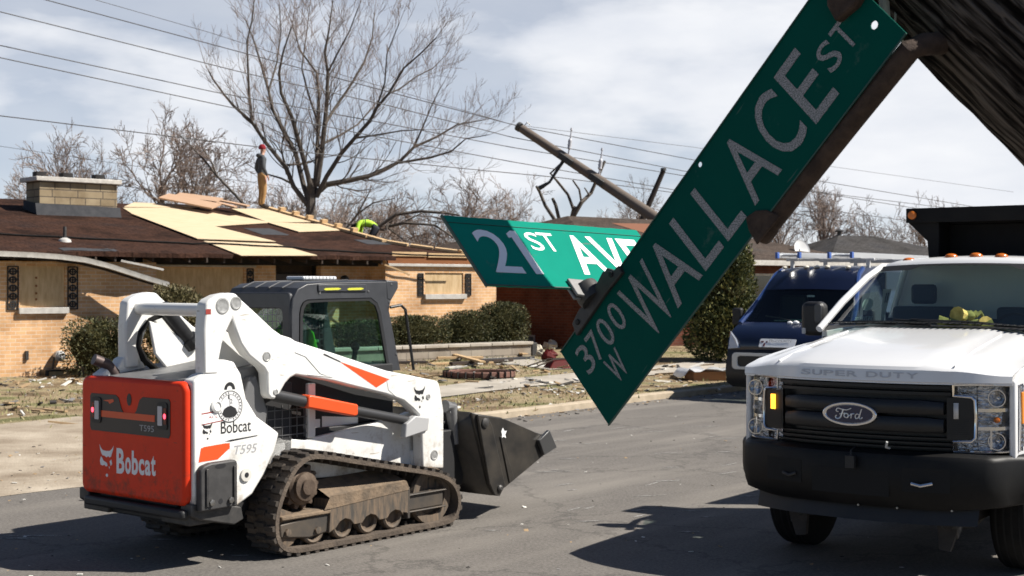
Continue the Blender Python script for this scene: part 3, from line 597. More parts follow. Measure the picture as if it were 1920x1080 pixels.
# satellite dish on that roof
q = P(1500, 469, 42.5)
dsh = thing('satellite_dish', 'small white satellite dish on the roof behind the blue van', 'satellite dish', q)
M = Vector((.50, -.82, .30)).to_track_quat('Z', 'Y').to_matrix().to_4x4()
m = MB(); v = []
for i in range(6):
    r_ = .3*i/5; v.append((r_+.001, .10*(r_/.3)**2))
m.lathe(v+[(.3, .09), (.001, -.01)], (0, 0, 0), (.50, -.82, .30), 20); m.build('dish', mat('dish_white', (.75, .75, .74), .5), dsh)
MB().tube([(0, 0, -.02), (.02, .15, -.15), (.02, .2, -.75)], .025).build('mast', dark_steel, dsh)
MB().tube([(0, -.05, -.28), (-.1, -.38, .02)], .015).build('feed_arm', dark_steel, dsh)
# grey roofed house farther off on the right
q = Vector(((1560-960)/F*58, 58))
H3 = thing('house', 'grey roofed single storey house behind the dump truck', 'house', (q.x, q.y, 0), R(20))
m = MB(); wall_open(m, 0, 9, -.2, 2.55, 0, .2, [(1, 2.4, 1, 2.1), (5, 7.4, 1, 2.1)]); m.box(0, .2, .2, 8, -.2, 2.55); m.box(8.8, 9, .2, 8, -.2, 2.55); m.box(0, 9, 8, 8.2, -.2, 2.55); m.build('wall', brick, H3, smooth=False)
for a, b in ((1, 2.4), (5, 7.4)):
    f = MB().ring(rrect(a, b, 1, 2.1, .01, 1), rrect(a+.06, b-.06, 1.06, 2.04, .01, 1), .02, .1).build('window', frame_w, H3); MB().box(a+.06, b-.06, .06, .07, 1.06, 2.04).build('pane', glass_dk, f, smooth=False)
m = MB(); a = [(-.6, -.6, 2.6), (9.6, -.6, 2.6), (9.6, 8.6, 2.6), (-.6, 8.6, 2.6), (2.9, 4.0, 4.05), (4.6, 4.0, 4.05)]
m.add(a, [(0, 1, 5, 4), (1, 2, 5), (2, 3, 4, 5), (3, 0, 4), (3, 2, 1, 0)]); m.build('roof', shingle_g, H3, smooth=False)
k = MB(); k.cyl((3.0, 4.1, 3.9), (3.0, 4.1, 4.22), .09); k.lathe([(.17, 0), (.2, .04), (.05, .12)], (3.0, 4.1, 4.22), (0, 0, 1)); k.build('roof_vent', dark_steel, H3)
m = MB(); m.box(-.66, 9.66, -.68, -.605, 2.5, 2.64); m.build('gutter', frame_w, H3, smooth=False)
# ---------------------------------------------------------------- vegetation
def foliage(m, boxes, n, size, rg, up=.3, mi=3):
    for _ in range(n):
        c, r_, pw = rg.choices(boxes, [b[2] for b in boxes])[0]
        while 1:
            q = Vector((rg.uniform(-1, 1), rg.uniform(-1, 1), rg.uniform(-1, 1)))
            if (abs(q.x)**3+abs(q.y)**3+abs(q.z)**3) <= 1 and rg.random() < .25+.75*max(abs(q.x), abs(q.y), abs(q.z)): break
        p = Vector(c)+Vector((q.x*r_[0], q.y*r_[1], q.z*r_[2]))
        d = Vector((q.x+rg.gauss(0, .5), q.y+rg.gauss(0, .5), q.z+up+rg.gauss(0, .5))).normalized()
        w = d.orthogonal().normalized(); w.rotate(Matrix.Rotation(rg.random()*6.28, 3, d)); s_ = size*rg.uniform(.6, 1.4)
        m.add([p-w*s_*.4, p+w*s_*.4, p+d*s_*1.2+w*s_*.15], [(0, 1, 2)], rg.randrange(mi))
def leafset(n, cols): return [mat(n+'_leaf_%s' % w, c, .7) for w, c in zip(('dark', 'mid', 'light'), cols)]
yew = leafset('yew', ((.03, .036, .010), (.065, .07, .02), (.115, .105, .035)))
jun = leafset('juniper', ((.09, .08, .03), (.16, .135, .06), (.22, .19, .10)))
spruce = leafset('spruce', ((.035, .05, .014), (.085, .10, .028), (.19, .18, .05)))
def hpt(u, v, z=0): q = HO+HU*u+HN*v; return (q.x, q.y, z)
def shrub(name, label, loc, rotz, lobes, n, size, mats, seed, group=None, stems=5, up=.3, cat='shrub'):
    rg = random.Random(seed); t_ = thing(name, label, cat, loc, rotz, group); m = MB(); bx = []
    for c, r_ in lobes:
        bx.append((c, r_, r_[0]*r_[1]*r_[2]))
        for _ in range(3 if name == 'hedge' else 7):      # small bulges so that the outline is uneven
            a = Vector((rg.uniform(-1, 1), rg.uniform(-1, 1), rg.uniform(-.5, 1))); k = rg.uniform(.22, .42)
            bx.append((Vector(c)+Vector((a.x*r_[0]*.8, a.y*r_[1]*.8, a.z*r_[2]*.8)), (r_[0]*k, r_[1]*k, r_[2]*k), r_[0]*r_[1]*r_[2]*.14))
    foliage(m, bx, n, size, rg, up); m.build('foliage', mats, t_, smooth=False)
    m = MB()
    for c, r_ in lobes:
        k0 = len(m.v); m.sphere(c, tuple(.76*x for x in r_), 16, 11)
        for i in range(k0, len(m.v)):
            d = Vector(m.v[i])-Vector(c); m.v[i] = tuple(Vector(c)+d*rg.uniform(.82, 1.08))
    m.build('inner_twigs', mat('inner_twigs', (.022, .021, .010), 1., col2=(.05, .044, .02), nscale=30, bump=.8, spec=.05), t_, smooth=False)
    m = MB()
    for i in range(stems):
        c, r_ = rg.choice(lobes); x, y = c[0]+rg.uniform(-.5, .5)*r_[0], c[1]+rg.uniform(-.5, .5)*r_[1]
        m.tube([(x*.8, y*.8, -.05), (x, y, c[2]*.6), (x+rg.uniform(-.1, .1), y, c[2]+r_[2]*.5)], [.03, .02, .008], 5)
    m.build('stem', bark, t_); return t_
for (u, w, h, s_, lab) in ((8.35, .72, .50, 11, 'long low trimmed yew hedge nearest the loader cab'), (9.85, .50, .56, 12, 'middle trimmed yew hedge behind the retaining wall'), (10.95, .52, .68, 13, 'tallest round trimmed yew hedge at the house corner'), (7.0, .6, .45, 14, 'half hidden trimmed yew hedge behind the loader cab')):
    shrub('hedge', lab, hpt(u, -2.45, .40), HA, [((0, 0, h*.80), (w*1.32, .44, h*.80))], 15000, .032, yew, s_, 'trimmed hedges in the front bed', 6, .35, 'hedge')
shrub('shrub', 'dark round yew bush against the wall left of the loader', hpt(1.45, -1.0), HA, [((0, 0, .66), (.60, .5, .60)), ((.6, -.1, .55), (.5, .45, .52))], 15000, .034, yew, 15, None, 6)
shrub('shrub', 'tall olive green juniper bush behind the loader arms', hpt(3.05, -1.5), HA, [((-.1, 0, 1.0), (.75, .6, .78)), ((.45, 0, .8), (.75, .6, .65)), ((-.05, 0, 1.55), (.42, .4, .35))], 19000, .045, jun, 16, None, 6, .6)
q = Vector(((1352-960)/F*31.5, 31.5))
shrub('evergreen_tree', 'bushy dark green conifer on the lawn beside the blue van', (q.x, q.y, lawn_z(q.x, q.y)), 0, [((0, 0, .75), (.82, .8, .75)), ((.05, 0, 1.5), (.72, .7, .7)), ((.15, 0, 2.1), (.5, .5, .45)), ((.35, 0, 2.35), (.28, .3, .3))], 30000, .055, spruce, 17, None, 5, .7, 'tree')
# bare trees
def branch(m, p, d, L, r_, lev, rg, spread=.6, upb=.12, n=4, curl=.16, kids=(4, 6), ratio=.62, minr=.004, term=0):
    k = max(3, min(6, int(L/.35)+2)); pts = [p]; dd = d.normalized(); rs = [r_]
    for i in range(k):
        dd = (dd+Vector((rg.gauss(0, curl), rg.gauss(0, curl), rg.gauss(0, curl)+upb))).normalized(); p = p+dd*(L/k); pts.append(p); rs.append(max(minr*.7, r_*(1-.72*(i+1)/k)))
    m.tube(pts, rs, n if r_ > .02 else 3, 0 if r_ > .018 else 1, False)
    if lev <= 0: return
    for j in range(rg.randint(*kids)):
        t_ = rg.uniform(.22, 1.0) if j else 1.0; i = min(k-1, int(t_*k)); q = pts[i].lerp(pts[i+1], t_*k-i)
        ax = (pts[i+1]-pts[i]).normalized(); o = ax.orthogonal().normalized(); o.rotate(Matrix.Rotation(rg.random()*6.28, 3, ax))
        a = rg.uniform(.45, 1.1)*spread; nd = ax*math.cos(a)+o*math.sin(a)
        branch(m, q, nd, L*ratio*rg.uniform(.65, 1.15)*(1.1-.35*t_), max(minr, rs[i]*.62), lev-1, rg, spread, upb, n, curl, kids, ratio, minr)
# big bare maple behind the house: main limbs as they stand, twigs grown from them
rg = random.Random(8)
BT = P(586, 404, 48.5); BT = Vector((BT.x, BT.y, 0))
big = thing('bare_tree', 'tallest bare spreading tree behind the house roof', 'tree', BT)
def L2(pts, d0, d1):      # limb drawn in the frontal plane, running from depth d0 to d1
    k = len(pts)-1; return [P(360+x/2.572, y/2.572, d0+(d1-d0)*i/k)-BT for i, (x, y) in enumerate(pts)]
limbs = [([(578, 1500), (576, 1150), (572, 1000), (575, 900), (578, 860)], 0, 0, 17, 11),
 ([(574, 1010), (490, 900), (455, 810), (350, 680), (290, 590), (200, 510), (150, 450), (100, 380), (80, 340)], 0, -1.5, 7.5, 1.5),
 ([(290, 590), (275, 450), (270, 330), (265, 200), (290, 100), (300, 0)], -.8, -1.2, 4.2, 1.2),
 ([(575, 1000), (540, 900), (500, 740), (430, 610), (390, 530), (370, 440), (330, 300), (300, 200), (260, 100)], 0, 1.5, 8, 1.5),
 ([(580, 950), (560, 850), (520, 700), (480, 560), (430, 450), (420, 350), (440, 250), (480, 130)], 0, -2, 8, 1.5),
 ([(590, 950), (600, 800), (610, 600), (612, 450), (600, 350), (520, 240), (480, 100)], 0, 2.5, 7, 1.4),
 ([(600, 900), (625, 740), (640, 600), (650, 500), (655, 350), (640, 250), (660, 150), (680, 0)], 0, -.8, 8.5, 1.4),
 ([(640, 600), (690, 520), (760, 420), (830, 300), (870, 180), (880, 60)], -.3, 1.8, 5, 1.3),
 ([(600, 950), (650, 850), (720, 740), (790, 660), (860, 580), (890, 520), (950, 450), (1020, 330), (1100, 260), (1180, 180)], 0, -1.5, 7, 1.4),
 ([(640, 690), (720, 650), (800, 600), (870, 520)], 0, 2, 4, 2),
 ([(790, 665), (900, 650), (1010, 630), (1120, 625)], -.7, -2, 3.2, 1.2),
 ([(600, 930), (650, 890), (760, 870), (850, 850), (920, 820), (1000, 780), (1070, 710), (1180, 660), (1280, 600), (1400, 580)], 0, 1.5, 9, 1.3),
 ([(1000, 785), (1150, 760), (1250, 730), (1320, 670), (1430, 650)], .7, -.5, 3.8, 1.1),
 ([(1070, 710), (1110, 620), (1160, 500), (1200, 420)], .8, .2, 3.2, 1.1),
 ([(650, 890), (720, 880), (800, 860)], 0, -.6, 4, 2),
 ([(490, 890), (430, 860), (355, 838)], 0, .6, 4, 2), ([(462, 840), (450, 797)], 0, 0, 6, 5), ([(450, 797), (520, 790), (575, 780)], 0, .4, 3.5, 3),
 ([(655, 350), (700, 260), (760, 150), (800, 40)], -.4, -2, 3, 1.2), ([(370, 440), (410, 300), (430, 150), (420, 20)], .8, 2.2, 3.4, 1.2),
 ([(610, 600), (560, 450), (530, 330), (550, 180), (570, 20)], 1, 3, 3.6, 1.2), ([(950, 450), (1000, 430), (1080, 370), (1160, 330), (1210, 280)], -.9, .3, 2.6, 1.1),
 ([(890, 520), (930, 400), (940, 260), (1000, 110)], -.6, -2, 3, 1.1)]
ms = MB(); mt = MB(); lim = MB()
for i, (pts, d0, d1, r0, r1) in enumerate(limbs):
    q = L2(pts, 48.5+d0, 48.5+d1); k = len(q); sc_ = 48.5/F
    rs = [(r0+(r1-r0)*j/(k-1))*sc_*.68 for j in range(k)]
    (ms if i == 0 else lim).tube(q, rs, 8 if r0 > 4 else 5, 0, False)
    if i == 0: continue
    for j in range(1, k):
        a, b = q[j-1], q[j]; L = (b-a).length
        if j == 1 and r0 > 6: continue
        for _ in range(max(1, int(L*4.4))):
            t_ = rg.random(); p = a.lerp(b, t_); ax = (b-a).normalized(); o = ax.orthogonal().normalized(); o.rotate(Matrix.Rotation(rg.random()*6.28, 3, ax))
            an = rg.uniform(.35, .95); fr_ = (j-1+t_)/(k-1)
            if p.z < 3.6 and rg.random() < .6: continue
            branch(mt, p, ax*math.cos(an)+o*math.sin(an), rg.uniform(.9, 1.9)*(1.15-.5*fr_), max(.007, rs[j]*.36), 2, rg, .62, .13, 4, .13, (3, 5), .62, .0055)
    e = q[-1]; branch(mt, e, (q[-1]-q[-2]), 1.3, max(.009, rs[-1]*.8), 2, rg, .6, .12, 4, .13, (3, 5), .62, .0055)
ms.build('trunk', bark, big); lim.build('limb', bark, big); mt.build('crown', [bark, twig], big)
# smaller bare trees: three grown forms, copied
def small_tree(seed, h, form):
    rg = random.Random(seed); m = MB(); tr = MB()
    if form == 'twin':
        for s_ in (-1, 1):
            tr.tube([(s_*.12, 0, -.2), (s_*.35, .1, h*.28), (s_*.3, 0, h*.42), (s_*.6, 0, h*.55)], [.15, .12, .10, .08], 7, 0, False)
            for _ in range(11): branch(m, Vector((s_*.45, 0, h*rg.uniform(.36, .55))), Vector((rg.gauss(s_*.4, .6), rg.gauss(0, .6), 1)), h*.24, .05, 3, rg, .75, .05, 4, .24, (4, 6), .64, .0105)
    else:
        tr.tube([(0, 0, -.2), (.08, 0, h*.2), (-.05, .05, h*.4), (.05, 0, h*.5)], [.17, .14, .11, .08], 7, 0, False)
        for i in range(15 if form == 'round' else 13):
            z = h*rg.uniform(.26 if form == 'round' else .12, .5)
            branch(m, Vector((0, 0, z)), Vector((rg.gauss(0, .75), rg.gauss(0, .75), 1 if form == 'round' else 1.5)), h*(.27 if form == 'round' else .3), .055, 3, rg, .75, .06, 4, .2, (3, 6), .66, .0105)
    return tr, m
protos = {}
for nm, (sd, h, fm) in dict(a=(31, 8, 'round'), b=(32, 8, 'twin'), c=(33, 8, 'tall'), d=(37, 8, 'round')).items():
    tr, m = small_tree(sd, h, fm); t_ = thing('bare_tree', 'x', 'tree'); a = tr.build('trunk', twig, t_); b = m.build('crown', [twig, twig], t_); protos[nm] = [t_, (a, b), False, sorted(v.co.z for v in b.data.vertices)[-60], sorted(abs(v.co.x) for v in b.data.vertices)[-200]]
def plant(kind, px, ptop, d, lab, rot=0, wid=1., base=0, grp=None):
    t_, ch, used, hh_, _w = protos[kind]
    if used:
        r_ = t_.copy(); COL.objects.link(r_)
        for c_ in ch: k = c_.copy(); COL.objects.link(k); k.parent = r_
    else: r_ = t_; protos[kind][2] = True
    top = CH-(ptop-HY)/F*d; s_ = top/hh_
    r_.location = ((px-960)/F*d, d, base); r_.scale = (s_*wid, s_*wid, s_); r_.rotation_euler = (0, 0, rot); r_['label'] = lab; r_['category'] = 'tree'
    if grp: r_['group'] = grp
    elif 'group' in r_: del r_['group']
    return r_
plant('a', 125, 236, 62, 'round reddish bare tree above the chimney', .4, .9)
plant('d', 185, 262, 66, 'smaller bare tree right of the chimney flues', 2.4, .8)
plant('b', 330, 200, 56, 'forked twin stemmed bare tree left of the man on the roof', .3, .85)
plant('a', 35, 315, 75, 'low bare tree at the far left edge behind the roof', 1.9, .9)
plant('a', 872, 322, 66, 'round bare tree with fine twigs left of the leaning pole', 3.1, 1.15)
plant('c', 945, 320, 70, 'narrow bare tree beside the leaning pole top', 1.2, .9)
plant('c', 1462, 345, 64, 'bare tree directly above the blue van ladder', .8, .95)
plant('b', 1545, 330, 66, 'forked bare tree behind the satellite dish', 1.4, .8)
plant('c', 1645, 372, 75, 'thin bare tree behind the grey roofed house', 2.2, 1.0)
plant('d', 1745, 360, 80, 'pale bare tree left of the dump body', 2.9, .8)
plant('c', 1200, 330, 80, 'faint thin bare tree behind the broken pole', .2, .7)
plant('a', 1130, 395, 95, 'distant bare tree under the leaning pole', .9, .9)
gb = 'thicket of bare trees behind the roof ridge'
for i, (x, y, d, k) in enumerate(((430, 345, 60, 'd'), (500, 335, 64, 'a'), (545, 342, 58, 'd'), (640, 350, 62, 'a'), (700, 345, 58, 'd'), (745, 368, 66, 'a'), (790, 372, 72, 'd'), (470, 360, 75, 'c'), (665, 372, 78, 'a'), (600, 372, 80, 'd'), (250, 372, 85, 'd'), (385, 340, 80, 'c'), (1010, 398, 90, 'd'))):
    plant(k, x, y, d, 'low bare tree of the brown thicket behind the roof ridge', i*1.3, 1.15, 0, gb)
# broken limbs of the storm
def limb_thing(name, label, paths, d, tw=True, seed=1, rr=1.):
    rg = random.Random(seed); q0 = P(*paths[0][0][0], d); t_ = thing(name, label, 'tree' if 'snag' in name else 'branch', (q0.x, q0.y, 0) if name == 'broken_tree' else q0); m = MB(); k = MB(); b0 = Vector(t_.location)
    for pts, r0, r1 in paths:
        q = [P(x, y, d+rg.uniform(-.3, .3))-b0 for x, y in pts]; n = len(q); rs = [(r0+(r1-r0)*i/(n-1))*d/F for i in range(n)]
        m.tube(q, rs, 6)
        if tw:
            for i in range(1, n):
                for _ in range(3):
                    ax = (q[i]-q[i-1]).normalized(); o = ax.orthogonal().normalized(); o.rotate(Matrix.Rotation(rg.random()*6.28, 3, ax)); branch(k, q[i-1].lerp(q[i], rg.random()), ax+o*.8, rg.uniform(.5, 1.1), .012, 2, rg, .7, .03, 4, .16, (2, 4), .6, .006)
    m.build('limb', bark, t_)
    if k.v: k.build('twigs', [bark, twig], t_)
    return t_
limb_thing('fallen_branch', 'long bare limb leaning over the ridge left of the man', [([(462, 388), (438, 362), (407, 330), (383, 300), (360, 276), (337, 253)], 3.2, 1.0), ([(407, 330), (395, 300), (380, 280)], 2, 1)], 46, True, 3)
limb_thing('fallen_branch', 'dark broken limb hanging right of the big tree above the yellow jacket', [([(700, 432), (742, 402), (790, 396), (840, 400), (862, 404)], 3.8, 2.0), ([(742, 402), (730, 420), (722, 432), (690, 424), (640, 418)], 3, 1.5), ([(724, 425), (760, 418), (815, 422), (850, 445)], 3.2, 1.5), ([(724, 425), (745, 440), (765, 458)], 2.2, 1.2), ([(760, 415), (790, 400)], 1.6, 1.2)], 47, True, 4)
limb_thing('fallen_branch', 'bare grey limb resting behind the yellow jacketed roofer', [([(640, 440), (668, 405), (685, 375), (695, 355)], 2.4, 1), ([(672, 400), (700, 380), (740, 372)], 1.8, .8)], 50, True, 5)
limb_thing('broken_tree', 'snapped bare snag with upturned stubs under the leaning pole', [([(1072, 560), (1073, 410), (1078, 388)], 6, 5), ([(1076, 404), (1090, 380), (1108, 362), (1122, 330), (1134, 302)], 4.5, 2.6), ([(1075, 392), (1065, 365), (1045, 340), (1032, 325), (1050, 308)], 3, 1.8), ([(1090, 378), (1086, 355), (1074, 338)], 2.2, 1.6), ([(1040, 412), (1022, 385), (1012, 360), (1006, 350)], 3.6, 2.6), ([(1048, 410), (1042, 385), (1036, 372)], 3.6, 3), ([(1105, 366), (1096, 352)], 1.8, 1.2)], 52, False, 6)
# ---------------------------------------------------------------- utility poles and wires
polewood = mat('pole_wood', (.19, .155, .13), .95, col2=(.12, .095, .078), nscale=10, stretch=(6, 6, 1), bump=.3)
a = P(978, 241, 50); b = P(1228, 408, 47.5); c_ = b+(b-a)*1.3
b0 = Vector((c_.x, c_.y, 0))
po = thing('utility_pole', 'snapped grey utility pole leaning far over with white insulators', 'utility pole', c_)
MB().tube([a-c_, (a+b)/2-c_, b-c_, Vector()], [.15, .175, .2, .24], 12).build('pole', polewood, po)
ax = (b-a).normalized()
for t_, nm in ((.36, 1060), (.59, 1110)):
    q = a.lerp(b, t_)-c_
    MB().lathe([(.03, -.05), (.03, .3), (.075, .34), (.06, .40), (.075, .46), (.06, .52), (.075, .58), (.06, .64), (.03, .68), (.02, .95), (.045, .97), (.03, 1.05)], q+Vector((.0, 0, .05)), (.12, 0, 1), 12).build('insulator', mat('porcelain', (.52, .52, .55), .3), po)
    MB().box(-.3, .3, -.26, .26, -.10, .10, 0, Matrix.Translation(q) @ ax.to_track_quat('X', 'Z').to_matrix().to_4x4()).build('pole_bracket', dark_steel, po, bevel=.02)
q = a-c_; MB().lathe([(.17, 0), (.17, .12), (.06, .16)], q-ax*.06, -ax, 12).build('pole_cap', dark_steel, po); MB().tube([q+Vector((.1, 0, .1)), q+Vector((.2, 0, .22)), q+Vector((.3, 0, .12))], .02).build('wire_clip', steel, po)
q = a.lerp(b, .34)-c_; MB().tube([q, q+Vector((-.3, -.1, -.45)), q+Vector((-.55, -.1, -.85)), q+Vector((-.9, 0, -1.05))], [.07, .06, .05, .09], 6).build('hanging_bracket', dark_steel, po)
a2, b2 = P(1244, 320, 53), P(1192, 440, 53); g2 = b2+(b2-a2)*((b2.z)/(a2.z-b2.z))
p2_ = thing('utility_pole', 'short dark leaning pole stub behind the fallen grey pole', 'utility pole', g2)
MB().tube([a2-g2, b2-g2, Vector()], [.09, .12, .14], 10).build('pole', mat('dark_pole_wood', (.035, .026, .022), .9), p2_); MB().lathe([(.12, 0), (.1, .1)], a2-g2, (0, 0, 1), 10).build('pole_cap', dark_steel, p2_)
wm = mat('wire_black', (.05, .045, .045), .6)
def wire(label, pts, ds, r_):
    q = [P(x, y, d) for (x, y), d in zip(pts, ds)]; b0 = q[0].copy(); full = []
    for i in range(len(q)-1):
        for j in range(8): full.append(q[i].lerp(q[i+1], j/8)-b0)
    full.append(q[-1]-b0); o = MB().tube(full, r_, 5).build('utility_wire', wm); o.location = b0; o['label'] = label; o['category'] = 'wire'; o['group'] = 'sagging utility wires'
wire('topmost thin wire leaving the top of the photo left of the big tree', [(60, -60), (180, 0), (397, 62), (640, 140), (959, 233), (1300, 276), (1900, 360)], (40, 41, 45, 49, 54, 62, 80), .009)
wire('wire entering at the top edge that runs to the top of the leaning pole', [(-60, -42), (87, 0), (460, 100), (694, 163), (978, 238), (1296, 299), (1900, 400)], (38, 40, 44, 47, 50, 58, 80), .015)
wire('second wire from the top at the left edge', [(-70, 5), (0, 22), (460, 137), (729, 198), (959, 257), (1279, 320), (1900, 420)], (38, 40, 44, 47, 50, 58, 80), .015)
wire('third wire from the top at the left edge', [(-70, 70), (0, 85), (400, 172), (700, 227), (959, 276), (1279, 329), (1900, 405)], (38, 40, 44, 47, 50, 58, 80), .015)
wire('fourth wire from the top at the left edge', [(-70, 94), (0, 108), (427, 200), (700, 255), (959, 303), (1258, 355), (1900, 440)], (38, 40, 44, 47, 50, 58, 80), .015)
wire('lowest heavy wire passing behind the man on the roof', [(-70, 207), (0, 217), (547, 283), (880, 317), (1050, 333), (1255, 360), (1900, 470)], (38, 40, 44, 47, 50, 58, 80), .015)
wire('faint low wire behind the chimney', [(-60, 262), (0, 274), (230, 308), (420, 335), (700, 372)], (60, 60, 62, 64, 66), .010)
# ---------------------------------------------------------------- street signs on the broken pole
SA = Vector((.4726, -.5109, .7181)); SV = Vector((-.4565, .555, .6954)); SB = Vector((.7538, .6564, -.029))
SA.normalize(); SV = (SV-SA*SV.dot(SA)).normalized(); SB = SA.cross(SV).normalized()
if SB.x < 0: SB = -SB
SP = Vector((.1677, 3.2788, 1.6608)); SH = .2286; SL = 1.0915; SS = .1623; SW = .0441; SE = .2997
def frame_m(o, x, y, z): return Matrix(((x.x, y.x, z.x, o.x), (x.y, y.y, z.y, o.y), (x.z, y.z, z.z, o.z), (0, 0, 0, 1)))
def sign_green(nm, c, c2):
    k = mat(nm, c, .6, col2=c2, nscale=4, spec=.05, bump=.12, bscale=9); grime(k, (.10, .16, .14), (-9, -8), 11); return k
green = sign_green('sign_green_shaded', (.0, .085, .062), (.0, .072, .054))  # green darkened so the colour carries this blade's shade
greenb = sign_green('sign_green_sunlit', (.002, .235, .165), (.002, .205, .145))  # same sign green, brightened to carry the sunlight on this blade
sheet = bpy.data.materials.new('worn_reflective_sheeting'); sheet.use_nodes = True; t = sheet.node_tree; b = t.nodes['Principled BSDF']; b.inputs['Roughness'].default_value = .5
c = t.nodes.new('ShaderNodeTexCoord'); n = tex(t, c, 420, 2, .8); r_ = ramp(t, n.outputs[0], [(.42, (.05, .08, .07)), (.50, (.26, .25, .25)), (.58, (.44, .42, .42))]); t.links.new(r_.outputs[0], b.inputs['Base Color'])
white_sheet = mat('white_sheeting', (.92, .92, .93), .5)
# local frame of a blade: x along, y = towards the viewer's face normal, z up the blade
M1 = frame_m(SP, SA, -SB, SV)          # left handed guard below
def blade_frame(o, x, up):
    n = x.cross(up).normalized(); return frame_m(o, x, -n, up)   # -y faces the reader
m1 = blade_frame(SP, SA, SV)
s1 = thing('street_sign', 'green WALLACE ST street name sign hanging diagonally from the wooden pole', 'street sign', M=m1)
# blade with rolled edges and bolt holes
def blade(L0, L1, z0, z1, holes, seed):
    rg = random.Random(seed); m = MB(); y0, y1 = -.0015, .0015
    xs = [L0+(L1-L0)*i/40 for i in range(41)]
    lo = [(x, z0+rg.uniform(-.0008, .0008)) for x in xs]; hi = [(x, z1+rg.uniform(-.0008, .0008)) for x in reversed(xs)]
    bm = bmesh.new(); loops = [lo+hi]
    edges = []
    for lp in [lo+hi]+[disc(hx, hz, hr, 14) for hx, hz, hr in holes]:
        vs = [bm.verts.new((x, y0, z)) for x, z in lp]; edges += [bm.edges.new((vs[i], vs[(i+1) % len(vs)])) for i in range(len(vs))]
    bmesh.ops.triangle_fill(bm, use_beauty=True, edges=edges); fs = bm.faces[:]
    r_ = bmesh.ops.extrude_face_region(bm, geom=fs); bmesh.ops.translate(bm, vec=(0, .003, 0), verts=[g for g in r_['geom'] if isinstance(g, bmesh.types.BMVert)])
    bmesh.ops.recalc_face_normals(bm, faces=bm.faces[:]); bm.verts.index_update()
    m.add([v.co.copy() for v in bm.verts], [tuple(v.index for v in f.verts) for f in bm.faces]); bm.free(); return m
m = blade(0, SL+.004, -SH/2, SH/2, [(1.064, -.0447, .0085), (.5913, .1005, .006), (.03, -.105, .0)][:2], 4)
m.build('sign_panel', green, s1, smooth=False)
m = MB()
for s_ in (-1, 1): m.box(.0, SL+.004, -.004, -.0016, s_*SH/2-.0015, s_*SH/2+.0015)
m.build('panel_edge', mat('sign_edge', (.02, .07, .05), .5), s1, smooth=False)
FY = -.0016
def letter(m, ch, x0, x1, z0, z1, off=.0): m.text(ch, (x0, FY, z0), (1, 0, 0), (0, 0, 1), x1-x0, z1-z0, .0006, 0, off, 0, .0003)
m = MB()
for ch, x0, x1, off in (('A', .333, .432, .002), ('L', .444, .514, .002), ('L', .530, .599, .002), ('A', .630, .727, .002), ('C', .742, .826, .002), ('E', .845, .922, .002)):
    letter(m, ch, x0, x1, -.075, .075, off)
for ch, x0, x1 in (('S', .938, .980), ('T', .988, 1.030)): letter(m, ch, x0, x1, -.036, .029, .005)
for ch, x0, x1 in (('3', .033, .071), ('7', .078, .112), ('0', .122, .158), ('0', .172, .208)): letter(m, ch, x0, x1, .008, .081, .002)
letter(m, 'W', .086, .138, -.070, -.001, .006)
m.build('lettering', sheet, s1, smooth=False)
m = MB(); letter(m, 'W', .226, .336, -.074, .080, .002); m.build('lettering', sheet, s1, smooth=False)
# rusty support tube along the lower edge, with its end clamp
m = MB(); m.tube([(.585, .020, -.116), (.9, .020, -.123), (1.072, .022, -.127), (1.088, .05, -.126), (1.10, .13, -.12)], .0215, 14); m.build('support_tube', rust, s1)
m = MB(); m.prism([(.578, -.138), (.585, -.10), (.598, -.076), (.625, -.085), (.645, -.105), (.66, -.14)], -.007, -.002, 'y'); m.lathe([(.020, 0), (.0235, .004), (.0235, .035), (.022, .04)], (.58, .020, -.116), (1, 0, -.02), 14); m.build('tube_clamp', rust, s1, bevel=.004)
m = MB(); m.prism([(1.02, .02), (1.03, .06), (1.055, .085), (1.10, .10), (1.2, .11), (1.2, .02), (1.07, .005)], -.02, .03, 'y'); m.build('pole_clamp', rust, s1, bevel=.006)
# cross bracket between the two blades (on the upper edge of the first)
m = MB()
m.prism([(.072, .098), (.082, .128), (.12, .135), (.15, .13), (.185, .133), (.235, .142), (.262, .118), (.279, .116), (.276, .096), (.2, .100), (.12, .098)], -.012, .0, 'y')
m.prism([(.085, .112), (.262, .112), (.24, .150), (.1, .145)], .004, .014, 'y')
m.build('bracket_jaw', dark_steel, s1, bevel=.002)
for x in (.098, .25): m = MB(); m.lathe([(.007, 0), (.007, .003), (.003, .0035)], (x, -.012, .117), (0, -1, 0), 6); m.build('bracket_bolt', mat('bolt_black', (.004, .004, .004), .6), s1, smooth=False)
m = MB(); m.lathe([(.03, -.005), (.034, .01), (.03, .04)], (SS, .0, SH/2+.012), (0, 0, 1), 16); m.build('bracket_hub', dark_steel, s1)
